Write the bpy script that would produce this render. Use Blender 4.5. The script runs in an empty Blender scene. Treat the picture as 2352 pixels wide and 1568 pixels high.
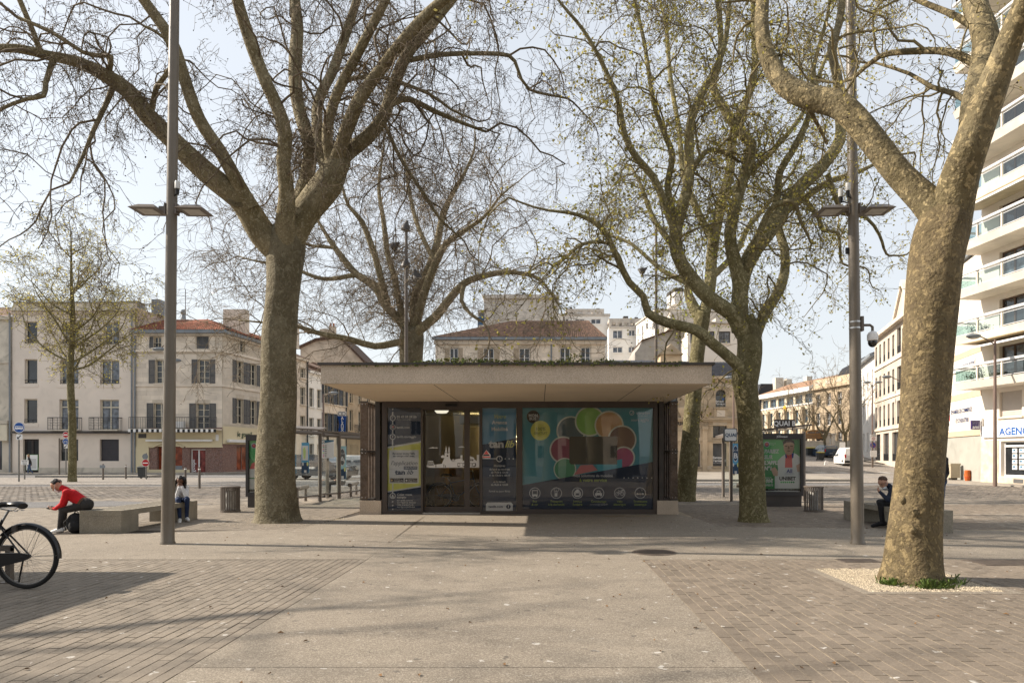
import bpy, bmesh, math, random
import numpy as np
from mathutils import Vector, Matrix
S = bpy.context.scene; COL = S.collection
R = random.Random(7); NR = np.random.RandomState(11)
PI = math.pi; rad = math.radians
# ---------------------------------------------------------------- camera, sky, sun, exposure
F, VX, HZ, EH = 1568.0, 1240.0, 1045.0, 1.45      # focal length, principal column, horizon row (photo measured at 2352 x 1568), eye height
cd = bpy.data.cameras.new('camera'); cam = bpy.data.objects.new('camera', cd); COL.objects.link(cam)
cam.location = (0, 0, EH); cam.rotation_euler = (PI/2, 0, 0)
cd.sensor_width = 36; cd.lens = F/2352*36; cd.shift_x = -(VX-1176)/2352; cd.shift_y = (HZ-784)/2352
cd.clip_start = .1; cd.clip_end = 2000
S.camera = cam
SUN_EL, SUN_DIR = 36.0, (-.991, .133)             # the sun stands over the houses on the far side of the square, to the west of the kiosk
w = bpy.data.worlds.new('World'); S.world = w; w.use_nodes = True
nt = w.node_tree; bg = nt.nodes['Background']
sky = nt.nodes.new('ShaderNodeTexSky'); sky.sky_type = 'NISHITA'; sky.sun_disc = False
sky.sun_elevation = rad(SUN_EL); sky.sun_rotation = math.atan2(SUN_DIR[0], SUN_DIR[1])
sky.air_density = 1.5; sky.dust_density = 1.2; sky.ozone_density = 1.3; sky.altitude = 0
hsv = nt.nodes.new('ShaderNodeHueSaturation'); hsv.inputs['Saturation'].default_value = .5
veil = nt.nodes.new('ShaderNodeMix'); veil.data_type = 'RGBA'; veil.inputs[0].default_value = .66; veil.inputs[7].default_value = (4.3, 4.5, 4.8, 1)   # high thin haze over the whole sky
nt.links.new(sky.outputs[0], hsv.inputs['Color']); nt.links.new(hsv.outputs[0], veil.inputs[6]); nt.links.new(veil.outputs[2], bg.inputs[0])
bg.inputs[1].default_value = .098
ld = bpy.data.lights.new('sun', 'SUN'); ld.energy = 4.0; ld.angle = rad(.55); ld.color = (1, .89, .755)
sun = bpy.data.objects.new('sun', ld); COL.objects.link(sun)
sv = Vector((SUN_DIR[0]*math.cos(rad(SUN_EL)), SUN_DIR[1]*math.cos(rad(SUN_EL)), math.sin(rad(SUN_EL))))
sun.rotation_euler = sv.to_track_quat('Z', 'Y').to_euler(); sun.location = (-30, 5, 40)
S.view_settings.view_transform = 'Standard'; S.view_settings.look = 'None'
S.view_settings.exposure = 1.04; S.view_settings.gamma = 1; S.view_settings.use_curve_mapping = False
S.cycles.max_bounces = 8; S.cycles.transparent_max_bounces = 24; S.cycles.use_denoising = True
S.cycles.sample_clamp_indirect = 6

# ---------------------------------------------------------------- helpers
def P(px, py, Y): return ((px-VX)/F*Y, Y, EH-(py-HZ)/F*Y)
def PX(px, Y): return (px-VX)/F*Y
def PZ(py, Y): return EH-(py-HZ)/F*Y
def G(px, py):
    Y = EH*F/(py-HZ); return ((px-VX)/F*Y, Y, 0.0)
def gz(x, y):                                     # height of the ground: the street on the east side climbs away
    k = min(1, max(0, (x-12)/10)); return k*max(0, y-57)*.052
MATS = {}
def mat(name, col, rough=.8, var=.15, scale=2.5, col2=None, bump=0., bscale=60, metal=0., spec=.3, fine=.0, fscale=90, piece=0., grime=0., coat=0.):
    if name in MATS: return MATS[name]
    m = bpy.data.materials.new(name); m.use_nodes = True; n = m.node_tree; b = n.nodes['Principled BSDF']
    b.inputs['Roughness'].default_value = rough; b.inputs['Metallic'].default_value = metal
    b.inputs['Specular IOR Level'].default_value = spec
    if coat: b.inputs['Coat Weight'].default_value = coat; b.inputs['Coat Roughness'].default_value = .06
    N, L = n.nodes.new, n.links.new
    geo = N('ShaderNodeNewGeometry')
    def noise(sc, det=4, dist=0):
        t = N('ShaderNodeTexNoise'); t.inputs['Scale'].default_value = sc; t.inputs['Detail'].default_value = det
        t.inputs['Distortion'].default_value = dist; L(geo.outputs['Position'], t.inputs['Vector']); return t.outputs['Fac']
    def mixc(f, a, c, typ='MIX'):
        x = N('ShaderNodeMix'); x.data_type = 'RGBA'; x.blend_type = typ
        if isinstance(f, (int, float)): x.inputs[0].default_value = f
        else: L(f, x.inputs[0])
        for s, v in ((6, a), (7, c)):
            if isinstance(v, tuple): x.inputs[s].default_value = (*v[:3], 1)
            else: L(v, x.inputs[s])
        return x.outputs[2]
    def ramp(f, lo, hi):
        x = N('ShaderNodeMapRange'); x.inputs[1].default_value = lo; x.inputs[2].default_value = hi; L(f, x.inputs[0]); return x.outputs[0]
    c = col
    if var or col2:
        hi = col2 or tuple(min(1, v*(1+var)) for v in col); lo = col if col2 else tuple(v*(1-var) for v in col)
        c = mixc(ramp(noise(scale, 5), .32, .68), lo, hi)
    if fine:
        c = mixc(ramp(noise(fscale, 2), .35, .65), mixc(fine, c, (0, 0, 0)), mixc(fine*.6, c, (1, 1, 1)))
    if piece:
        oi = N('ShaderNodeObjectInfo'); at = N('ShaderNodeAttribute'); at.attribute_name = 'rnd'
        ad = N('ShaderNodeMath'); ad.operation = 'ADD'; L(oi.outputs['Random'], ad.inputs[0]); L(at.outputs['Fac'], ad.inputs[1])
        fr = N('ShaderNodeMath'); fr.operation = 'FRACT'; L(ad.outputs[0], fr.inputs[0])
        c2 = mixc(fr.outputs[0], (1-piece,)*3, (1+piece*.5, 1+piece*.45, 1+piece*.4))
        c = mixc(1.0, c, c2, 'MULTIPLY')
    if grime:
        c = mixc(ramp(noise(.9, 8, 1.5), .52, .8), c, mixc(grime, c, (.05, .05, .04)))
    if isinstance(c, tuple): b.inputs['Base Color'].default_value = (*c[:3], 1)
    else: L(c, b.inputs['Base Color'])
    if bump:
        bp = N('ShaderNodeBump'); bp.inputs['Strength'].default_value = bump; bp.inputs['Distance'].default_value = .02
        L(noise(bscale, 4), bp.inputs['Height']); L(bp.outputs[0], b.inputs['Normal'])
    MATS[name] = m; return m
def emit(name, col, st):
    m = bpy.data.materials.new(name); m.use_nodes = True; b = m.node_tree.nodes['Principled BSDF']
    b.inputs['Base Color'].default_value = (*col, 1); b.inputs['Emission Color'].default_value = (*col, 1); b.inputs['Emission Strength'].default_value = st
    MATS[name] = m; return m
def glass(name, tint=(1, 1, 1), ior=1.5, rough=.0, base=.0):
    m = bpy.data.materials.new(name); m.use_nodes = True; n = m.node_tree; n.nodes.remove(n.nodes['Principled BSDF'])
    N, L = n.nodes.new, n.links.new
    t = N('ShaderNodeBsdfTransparent'); t.inputs[0].default_value = (*tint, 1)
    g = N('ShaderNodeBsdfGlossy'); g.inputs['Roughness'].default_value = rough
    fr = N('ShaderNodeFresnel'); fr.inputs[0].default_value = ior
    ad = N('ShaderNodeMath'); ad.operation = 'ADD'; ad.inputs[1].default_value = base; ad.use_clamp = True; L(fr.outputs[0], ad.inputs[0])
    x = N('ShaderNodeMixShader'); L(ad.outputs[0], x.inputs[0]); L(t.outputs[0], x.inputs[1]); L(g.outputs[0], x.inputs[2])
    L(x.outputs[0], n.nodes['Material Output'].inputs[0]); MATS[name] = m; return m

def meshnp(name, v, f, mats=(), smooth=False, midx=None, rnd=None):
    """v (n,3); f (m,k) array, or list of such arrays"""
    fs = [np.asarray(a, np.int64) for a in (f if isinstance(f, list) and isinstance(f[0], np.ndarray) else [f]) if len(a)]
    me = bpy.data.meshes.new(name); v = np.asarray(v, np.float32); me.vertices.add(len(v)); me.vertices.foreach_set('co', v.ravel())
    tot = sum(a.size for a in fs); npoly = sum(len(a) for a in fs)
    me.loops.add(tot); me.polygons.add(npoly)
    me.loops.foreach_set('vertex_index', np.concatenate([a.ravel() for a in fs]).astype(np.int32))
    cnt = np.concatenate([np.full(len(a), a.shape[1]) for a in fs]); st = np.concatenate([[0], np.cumsum(cnt)[:-1]])
    me.polygons.foreach_set('loop_start', st.astype(np.int32)); me.polygons.foreach_set('loop_total', cnt.astype(np.int32))
    me.polygons.foreach_set('use_smooth', np.full(npoly, bool(smooth)))
    for m in mats: me.materials.append(m)
    if midx is not None: me.polygons.foreach_set('material_index', np.asarray(midx, np.int32))
    me.update(calc_edges=True)
    if rnd is not None:
        a = me.attributes.new('rnd', 'FLOAT', 'POINT'); a.data.foreach_set('value', np.asarray(rnd, np.float32))
    return me
def link(name, me, parent=None, loc=None, rot=None, scale=None):
    o = bpy.data.objects.new(name, me); COL.objects.link(o)
    if parent is not None: o.parent = parent
    if loc is not None: o.location = loc
    if rot is not None: o.rotation_euler = rot
    if scale is not None: o.scale = scale
    return o
def tag(o, label=None, cat=None, group=None, kind=None):
    if label: o['label'] = label
    if cat: o['category'] = cat
    if group: o['group'] = group
    if kind: o['kind'] = kind
    return o
def thing(name, label, cat, loc=(0, 0, 0), rz=0., group=None):
    o = bpy.data.objects.new(name, None); COL.objects.link(o); o.location = loc; o.rotation_euler = (0, 0, rz); o.empty_display_size = .2
    return tag(o, label, cat, group)
def copytree(o, loc=None, rz=None, label=None, group=None, parent=None):
    c = o.copy(); COL.objects.link(c)
    if parent is not None: c.parent = parent
    if loc is not None: c.location = loc
    if rz is not None: c.rotation_euler = (0, 0, rz)
    if label: c['label'] = label
    if group: c['group'] = group
    for ch in list(o.children): copytree(ch, parent=c)
    return c
class MB:
    """collects shapes into one mesh"""
    def __init__(s): s.v = []; s.f = []; s.m = []; s.mats = []
    def mi(s, m):
        if m not in s.mats: s.mats.append(m)
        return s.mats.index(m)
    def add(s, v, f, m=None):
        b = len(s.v); s.v += [tuple(p) for p in v]; s.f += [tuple(b+i for i in q) for q in f]; s.m += [s.mi(m) if m else 0]*len(f); return s
    def box(s, x0, x1, y0, y1, z0, z1, m=None):
        v = [(x0, y0, z0), (x1, y0, z0), (x1, y1, z0), (x0, y1, z0), (x0, y0, z1), (x1, y0, z1), (x1, y1, z1), (x0, y1, z1)]
        return s.add(v, [(0, 3, 2, 1), (4, 5, 6, 7), (0, 1, 5, 4), (1, 2, 6, 5), (2, 3, 7, 6), (3, 0, 4, 7)], m)
    def prism(s, pts, y0, y1, m=None, ax='y'):
        """polygon in x,z (ax y), y,z (ax x) or x,y (ax z), extruded along ax"""
        n = len(pts); T = {'y': lambda a, b, t: (a, t, b), 'x': lambda a, b, t: (t, a, b), 'z': lambda a, b, t: (a, b, t)}[ax]
        v = [T(a, b, y0) for a, b in pts]+[T(a, b, y1) for a, b in pts]
        return s.add(v, [tuple(range(n)), tuple(range(2*n-1, n-1, -1))]+[(i, i+n, (i+1) % n+n, (i+1) % n) for i in range(n)], m)
    def poly(s, pts, y, m=None): return s.add([(a, y, b) for a, b in pts], [tuple(range(len(pts)))], m)
    def disc(s, cx, cz, r, y, m=None, n=28, rz=None): return s.poly([(cx+r*math.cos(2*PI*i/n), cz+(rz or r)*math.sin(2*PI*i/n)) for i in range(n)], y, m)
    def ring(s, cx, cz, r0, r1, y, m=None, n=32):
        v = [(cx+r*math.cos(2*PI*i/n), y, cz+r*math.sin(2*PI*i/n)) for r in (r0, r1) for i in range(n)]
        return s.add(v, [(i, (i+1) % n, (i+1) % n+n, i+n) for i in range(n)], m)
    def tube(s, pts, r, n=8, m=None, cap=True):
        pts = [Vector(p) for p in pts]; k = len(pts); rr = r if isinstance(r, (list, tuple)) else [r]*k
        t0 = (pts[1]-pts[0]).normalized(); a = t0.orthogonal().normalized(); v = []
        for i, p in enumerate(pts):
            t = (pts[min(i+1, k-1)]-pts[max(i-1, 0)]).normalized(); a = (a-t*a.dot(t))
            a = a.normalized() if a.length > 1e-6 else t.orthogonal().normalized(); c = t.cross(a)
            v += [p+(a*math.cos(2*PI*j/n)+c*math.sin(2*PI*j/n))*rr[i] for j in range(n)]
        f = [(i*n+j, i*n+(j+1) % n, (i+1)*n+(j+1) % n, (i+1)*n+j) for i in range(k-1) for j in range(n)]
        if cap: f += [tuple(range(n-1, -1, -1)), tuple(range((k-1)*n, k*n))]
        return s.add(v, f, m)
    def lathe(s, prof, n=20, m=None, c=(0, 0, 0)):
        """profile of (r, z) turned about the vertical through c"""
        v = [(c[0]+r*math.cos(2*PI*j/n), c[1]+r*math.sin(2*PI*j/n), c[2]+z) for r, z in prof for j in range(n)]; k = len(prof)
        f = [(i*n+j, i*n+(j+1) % n, (i+1)*n+(j+1) % n, (i+1)*n+j) for i in range(k-1) for j in range(n)]
        return s.add(v, f+[tuple(range(n-1, -1, -1)), tuple(range((k-1)*n, k*n))], m)
    def torus(s, c, R_, r, n=40, k=8, m=None, ax='y'):
        v = []
        for i in range(n):
            a = 2*PI*i/n
            for j in range(k):
                b = 2*PI*j/k; q = R_+r*math.cos(b); h = r*math.sin(b)
                v.append((c[0]+q*math.cos(a), c[1]+h, c[2]+q*math.sin(a)) if ax == 'y' else (c[0]+q*math.cos(a), c[1]+q*math.sin(a), c[2]+h))
        return s.add(v, [(i*k+j, ((i+1) % n)*k+j, ((i+1) % n)*k+(j+1) % k, i*k+(j+1) % k) for i in range(n) for j in range(k)], m)
    def ball(s, c, r, m=None, n=12, k=8):
        rr = r if isinstance(r, (tuple, list)) else (r, r, r)
        v = [(c[0]+rr[0]*math.sin(PI*i/k)*math.cos(2*PI*j/n), c[1]+rr[1]*math.sin(PI*i/k)*math.sin(2*PI*j/n), c[2]+rr[2]*math.cos(PI*i/k)) for i in range(k+1) for j in range(n)]
        return s.add(v, [(i*n+j, (i+1)*n+j, (i+1)*n+(j+1) % n, i*n+(j+1) % n) for i in range(k) for j in range(n)], m)
    def mesh(s, name, m=None, smooth=False):
        me = bpy.data.meshes.new(name); me.from_pydata(s.v, [], s.f)
        for q in (s.mats or ([m] if m else [])): me.materials.append(q)
        if s.mats: me.polygons.foreach_set('material_index', s.m)
        if smooth: me.polygons.foreach_set('use_smooth', [True]*len(s.f))
        me.update(); return me
    def put(s, name, m=None, parent=None, label=None, smooth=False, loc=None, rot=None):
        o = link(name, s.mesh(name, m, smooth), parent, loc, rot)
        if smooth:
            try: o.data.set_sharp_from_angle(angle=rad(38))
            except Exception: pass
        if label: o['label'] = label
        return o
def bx(name, x0, x1, y0, y1, z0, z1, m, parent=None, label=None): return MB().box(x0, x1, y0, y1, z0, z1).put(name, m, parent, label)
UNIT = {}
def unit(m, bev=.0):
    k = (m.name, bev)
    if k not in UNIT: UNIT[k] = MB().box(-.5, .5, -.5, .5, -.5, .5).mesh('piece', m)
    return UNIT[k]
def piece(name, m, parent, c, size, rot=None): return link(name, unit(m), parent, c, rot, size)
def lettering(s, size, m, parent, loc, rot=(PI/2, 0, 0), bold=0., align='CENTER', name='lettering', shear=0., sx=1., space=1.):
    c = bpy.data.curves.new(name, 'FONT'); c.body = s; c.size = size; c.align_x = align; c.offset = bold*size; c.resolution_u = 2; c.shear = shear; c.space_character = space
    o = bpy.data.objects.new(name, c); me = bpy.data.meshes.new_from_object(o); bpy.data.objects.remove(o); bpy.data.curves.remove(c)
    me.materials.clear(); me.materials.append(m)
    return link(name, me, parent, loc, rot, (sx, 1, 1))

# plain materials
dark_metal = mat('dark_metal', (.055, .047, .042), .5, .2, spec=.4)
bronze = mat('bronze_paint', (.12, .097, .078), .45, .08, scale=1.2, spec=.45, fine=.03)
post_paint = mat('lamp_post_paint', (.15, .125, .095), .42, .1, scale=1.5, spec=.5, fine=.03, grime=.2)
black = mat('black_plastic', (.012, .012, .013), .4, .1)
rubber = mat('rubber', (.018, .018, .018), .75, .2)
steel = mat('steel', (.5, .5, .5), .3, .1, metal=.9)
white_paint = mat('white_paint', (.78, .77, .75), .5, .04)
cream_paint = mat('cream_paint', (.62, .56, .44), .6, .06)
pane_dark = mat('window_glass', (.02, .025, .032), .04, .5, scale=.8, spec=.7)
pane_curtain = mat('curtained_glass', (.10, .115, .14), .05, .8, scale=3, spec=.7)
concrete = mat('concrete', (.30, .275, .235), .85, .12, scale=1.5, bump=.3, bscale=70, fine=.28, fscale=55, grime=.35)
zinc = mat('zinc', (.20, .22, .24), .5, .12)
slate = mat('slate', (.035, .037, .045), .6, .35, scale=6, piece=.35)
tile_old = mat('old_clay_tile', (.125, .075, .052), .85, .45, scale=5, piece=.5, grime=.5)
tile_red = mat('red_clay_tile', (.29, .10, .055), .8, .3, scale=5, piece=.3)
# ---------------------------------------------------------------- ground
def aggregate(name, a, b, peb, pscale, spots=1., bump=.35, moss=None, piece=0.):
    """washed concrete: pebbles of several tones, bird droppings and old chewing gum"""
    m = bpy.data.materials.new(name); m.use_nodes = True; n = m.node_tree; bs = n.nodes['Principled BSDF']; N, L = n.nodes.new, n.links.new
    geo = N('ShaderNodeNewGeometry').outputs['Position']
    def no(sc, d=4):
        t = N('ShaderNodeTexNoise'); t.inputs['Scale'].default_value = sc; t.inputs['Detail'].default_value = d; L(geo, t.inputs['Vector']); return t.outputs['Fac']
    def vo(sc, feat='F1', rnd=1.):
        t = N('ShaderNodeTexVoronoi'); t.inputs['Scale'].default_value = sc; t.feature = feat; t.inputs['Randomness'].default_value = rnd; L(geo, t.inputs['Vector']); return t
    def mr(f, lo, hi, o0=0., o1=1.):
        x = N('ShaderNodeMapRange'); x.inputs[1].default_value = lo; x.inputs[2].default_value = hi; x.inputs[3].default_value = o0; x.inputs[4].default_value = o1; L(f, x.inputs[0]); return x.outputs[0]
    def mx(f, p, q, ty='MIX'):
        x = N('ShaderNodeMix'); x.data_type = 'RGBA'; x.blend_type = ty
        if isinstance(f, float): x.inputs[0].default_value = f
        else: L(f, x.inputs[0])
        for s, v in ((6, p), (7, q)):
            if isinstance(v, tuple): x.inputs[s].default_value = (*v, 1)
            else: L(v, x.inputs[s])
        return x.outputs[2]
    def mul(p, q):
        x = N('ShaderNodeMath'); x.operation = 'MULTIPLY'; L(p, x.inputs[0]); L(q, x.inputs[1]); return x.outputs[0]
    c = mx(mr(no(.55, 6), .35, .68), a, b)
    c = mx(mr(no(3.5, 6), .5, .75, 0, .45), c, tuple(v*.62 for v in a))
    if peb:
        v1 = vo(pscale); sp = N('ShaderNodeSeparateColor'); L(v1.outputs['Color'], sp.inputs[0])
        c = mx(mr(sp.outputs[0], .66, .7, 0, peb), c, (.50, .45, .37)); c = mx(mr(sp.outputs[1], .68, .72, 0, peb), c, (.11, .09, .075))
    if piece:
        oi = N('ShaderNodeObjectInfo'); at = N('ShaderNodeAttribute'); at.attribute_name = 'rnd'; ad = N('ShaderNodeMath'); ad.operation = 'ADD'
        L(oi.outputs['Random'], ad.inputs[0]); L(at.outputs['Fac'], ad.inputs[1]); fr = N('ShaderNodeMath'); fr.operation = 'FRACT'; L(ad.outputs[0], fr.inputs[0])
        c = mx(1., c, mx(fr.outputs[0], (1-piece,)*3, (1+piece*.6, 1+piece*.55, 1+piece*.5)), 'MULTIPLY')
    if spots:
        dst = N('ShaderNodeVectorMath'); dst.operation = 'ADD'; t = N('ShaderNodeTexNoise'); t.inputs['Scale'].default_value = 14; L(geo, t.inputs['Vector'])
        s = N('ShaderNodeVectorMath'); s.operation = 'SCALE'; s.inputs['Scale'].default_value = .16; L(t.outputs['Color'], s.inputs[0]); L(geo, dst.inputs[0]); L(s.outputs[0], dst.inputs[1])
        for sc, r, keep, col, k in ((2.3, .055, .50, (.60, .58, .54), .75), (5.1, .065, .62, (.52, .50, .46), .6), (3.1, .075, .60, (.055, .05, .048), .7), (1.1, .06, .75, (.10, .085, .07), .5), (7., .07, .5, (.08, .07, .06), .6)):
            v = vo(sc); v.voronoi_dimensions = '2D'; L(dst.outputs[0], v.inputs['Vector']); sp = N('ShaderNodeSeparateColor'); L(v.outputs['Color'], sp.inputs[0])
            f = mul(mr(v.outputs['Distance'], r*.55, r, k*spots, 0), mr(sp.outputs[2], keep, keep+.02))
            c = mx(f, c, col)
    if moss: c = mx(mr(no(1.7, 6), .5, .72, 0, .7), c, moss)
    L(c, bs.inputs['Base Color']); bs.inputs['Roughness'].default_value = .85; bs.inputs['Specular IOR Level'].default_value = .25
    bp = N('ShaderNodeBump'); bp.inputs['Strength'].default_value = bump; bp.inputs['Distance'].default_value = .012; L(no(pscale*.8, 3), bp.inputs['Height']); L(bp.outputs[0], bs.inputs['Normal'])
    MATS[name] = m; return m
plaza_m = aggregate('washed_concrete', (.198, .168, .132), (.242, .208, .164), .34, 120, .8)
brick_m = aggregate('paving_brick', (.192, .163, .129), (.23, .197, .158), .10, 110, .8, .12, piece=.11)
sett_m = mat('granite_sett', (.19, .162, .132), .75, .2, scale=.5, piece=.45, fine=.1)
brick_e_shaded = aggregate('paving_brick_east_shaded', (.160, .131, .102), (.198, .164, .129), .10, 110, .9, .12, piece=.14)  # darker copy of the paving brick, with mottled shadow put into its colour
asphalt = mat('asphalt', (.105, .10, .097), .9, .2, scale=.6, bump=.4, bscale=120, fine=.2)
walk_m = mat('pavement_stone', (.28, .245, .20), .85, .12, scale=.7, fine=.12, grime=.2)
kerb_m = mat('kerb_stone', (.27, .255, .23), .8, .15, piece=.2)
joint_m = mat('joint_dirt', (.06, .048, .038), .95, .2)
line_white = mat('road_marking', (.62, .61, .58), .8, .12, scale=8)
gravel_m = mat('gravel_chips', (.50, .43, .32), .9, .2, scale=30, piece=.4)
leaflit = mat('dry_leaf', (.16, .09, .04), .9, .3)

# the base sheet: runs out to the horizon and climbs along the east street
xs = np.concatenate([[-900, -300, -120], np.arange(-60, 12, 12), np.arange(12, 24, 1), np.arange(24, 90, 6), [120, 300, 900]])
ys = np.concatenate([[-900, -200, -60], np.arange(-30, 57, 6), np.arange(57, 140, 5), [160, 200, 260, 600, 900]])
gx, gy = np.meshgrid(xs, ys)
gv = np.stack([gx, gy, np.vectorize(lambda a, b: gz(a, min(b, 200)))(gx, gy)-.03], -1).reshape(-1, 3); nx = len(xs)
gf = [(j*nx+i, j*nx+i+1, (j+1)*nx+i+1, (j+1)*nx+i) for j in range(len(ys)-1) for i in range(nx-1)]
ground = tag(link('ground', meshnp('ground', gv, gf, [asphalt])), kind='structure')
def sheet(name, polys, z0, z1, m):
    b = MB()
    for p in polys: b.prism(p, z0, z1, ax='z')
    return tag(b.put(name, m), kind='structure')
plaza = tag(bpy.data.objects.new('plaza', None), kind='structure'); COL.objects.link(plaza)
def slab(p): return MB().prism(p, -.06, 0, ax='z').put('paving_slab', plaza_m, plaza)
g_ = .008
for p in ([(-2.4, 2.2), (1.42, 2.2), (1.42, 4.68-g_), (-2.4, 4.68-g_)], [(-2.4, 4.68), (1.42, 4.68), (1.42, 9.5), (-2.4, 9.5)],
          [(-9, 9.5+g_), (-2.4-g_, 9.5+g_), (-2.75, 16.7), (-4.4, 16.7), (-4.8, 13.4), (-9, 12.4)],
          [(-2.4, 9.5+g_), (1.42, 9.5+g_), (1.72, 14.6), (-2.68, 14.6)],
          [(1.42+g_, 9.5+g_), (9.5, 9.5+g_), (9.5, 13.0), (3.9, 13.9), (3.4, 16.7), (1.8, 16.7), (1.73, 14.6)],
          [(-2.69, 14.6+g_), (1.72, 14.6+g_), (1.79, 16.7), (-2.75, 16.7)],
          [(-9-g_, 9.5), (-16, 9.5), (-16, 20), (-9-g_, 20)], [(9.5+g_, 9.5), (17, 9.5), (17, 17), (9.5+g_, 17)],
          [(-9, 9.5), (-30, 9.5), (-30, -12), (-9, -12)], [(9, 9.5-g_), (30, 9.5-g_), (30, -12), (9, -12)], [(-9, 2.2-g_), (9, 2.2-g_), (9, -12), (-9, -12)],
          [(-3.9, 16.75), (-3.9, 23), (2.9, 23), (2.9, 16.75)], [(-16, 20.02), (17, 20.02), (17, 23), (-16, 23)]): slab(p)
bx('paving_bed', -16, 1.42, 2, 20, -.06, -.008, mat('joint_soil', (.045, .035, .026), .95, .3, scale=5), plaza); bx('paving_bed', 1.425, 17, 2, 20, -.06, -.0025, mat('joint_sand', (.27, .225, .165), .95, .3, scale=6), plaza)

def brickfield(name, root, x0, x1, y0, y1, cw, cl, m, keep, gap=.008, cgap=.003, pieces=0, along='y', z=0., h=.02, jit=.0015, pname='brick'):
    pts = []; i = 0; u = x0 if along == 'y' else y0; u1 = x1 if along == 'y' else y1; a0, a1 = (y0, y1) if along == 'y' else (x0, x1)
    while u+cw <= u1+1e-6:
        v = a0-(i % 2)*cl/2-R.random()*cl*.06
        while v < a1:
            s, e = max(v, a0), min(v+cl, a1)
            if e-s > cl*.2:
                c = (u+cw/2, (s+e)/2) if along == 'y' else ((s+e)/2, u+cw/2)
                if keep(*c): pts.append((c[0], c[1], e-s))
            v += cl
        u += cw; i += 1
    pts = np.array(pts); pts = pts[np.argsort(pts[:, 0]**2+pts[:, 1]**2)]
    for x, y, l in pts[:pieces]:
        sx, sy = (cw-gap, l-cgap) if along == 'y' else (l-cgap, cw-gap)
        piece(pname, m, root, (x, y, z-h/2+R.uniform(-jit, jit)), (sx, sy, h), (R.uniform(-.006, .006), R.uniform(-.01, .01), 0))
    q = pts[pieces:]; n = len(q)
    if not n: return
    dx = np.where(along == 'y', cw-gap, q[:, 2]-cgap)/2; dy = np.where(along == 'y', q[:, 2]-cgap, cw-gap)/2
    zt = z+NR.uniform(-jit, jit, n); V = np.zeros((n, 8, 3)); tl = NR.uniform(-.0012, .0012, (n, 4))
    for k, (sx, sy) in enumerate(((-1, -1), (1, -1), (1, 1), (-1, 1))):
        V[:, k] = np.stack([q[:, 0]+sx*dx, q[:, 1]+sy*dy, zt-h], -1); V[:, k+4] = np.stack([q[:, 0]+sx*dx*.97, q[:, 1]+sy*dy*.98, zt+tl[:, k]], -1)
    f = np.array([(4, 5, 6, 7), (0, 1, 5, 4), (1, 2, 6, 5), (2, 3, 7, 6), (3, 0, 4, 7)]); Fc = (np.arange(n)[:, None, None]*8+f).reshape(-1, 4)
    tag(link(pname+'s', meshnp(name, V.reshape(-1, 3), Fc, [m], rnd=np.repeat(NR.rand(n), 8)), root), kind='stuff')
def seen(x, y, mg=1.6): return -.791*y-mg < x < .709*y+mg and y > 2.6
pit_b = (3.5, 4.98, 7.25, 8.75)
brickfield('bricks_west', plaza, -9.005, -2.404, 2.3, 9.48, .1, .30, brick_m, lambda x, y: seen(x, y), pieces=150)
brickfield('bricks_east', plaza, 1.424, 8.9, 2.3, 9.48, .11, .21, brick_e_shaded, gap=.007, keep=lambda x, y: seen(x, y) and not (pit_b[0] < x < pit_b[1] and pit_b[2] < y < pit_b[3]), pieces=150)
brickfield('bricks_far_west', plaza, -16, -4.6, 13.2, 20, .11, .21, brick_m, lambda x, y: seen(x, y) and y > 12.6-.16*(x+4.6))
brickfield('bricks_far_east', plaza, 3.6, 17, 13.3, 20, .11, .21, brick_e_shaded, lambda x, y: seen(x, y) and y > 13.9-.12*(x-3.6) and x > 3.4)
brickfield('setts', ground, -26, -4.4, 20.05, 32, .16, .24, sett_m, lambda x, y: seen(x, y, .6), gap=.018, cgap=.018, along='x', h=.03, jit=.004, pname='sett')
brickfield('setts', ground, 4, 25, 17, 33, .16, .24, sett_m, lambda x, y: seen(x, y, .6) and (x > 17.1 or y > 20.05 or False) and x > .2*y-1, gap=.018, cgap=.018, along='x', h=.03, jit=.004, pname='sett')
far_setts = mat('distant_setts', (.20, .17, .138), .85, .25, scale=2.2, bump=.5, bscale=14, fine=.25, fscale=9)
sheet('square', [[(-60, 34), (-4, 34), (-4, 44.5), (-60, 44.5)], [(6, 36), (24.5, 36), (28, 50), (30, 57), (6, 57)], [(-4.4, 23), (4, 23), (6, 36), (6, 52), (-4, 52)], [(17.1, 9.5), (40, 9.5), (40, 17), (17.1, 17)], [(-16.1, 9.5), (-40, 9.5), (-40, 20), (-16.1, 20)]], -.029, -.004, far_setts)
# drainage channel across the square and patches of tarmac
sheet('drain_channel', [[(-20, 23.4), (-4.6, 27.2), (-4.6, 27.36), (-20, 23.56)]], -.02, .006, asphalt)
sheet('tarmac_patch', [[(-19, 17.4), (-9.6, 20.05), (-13.5, 21.6), (-19, 20.4)]], -.02, .007, asphalt)
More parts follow.
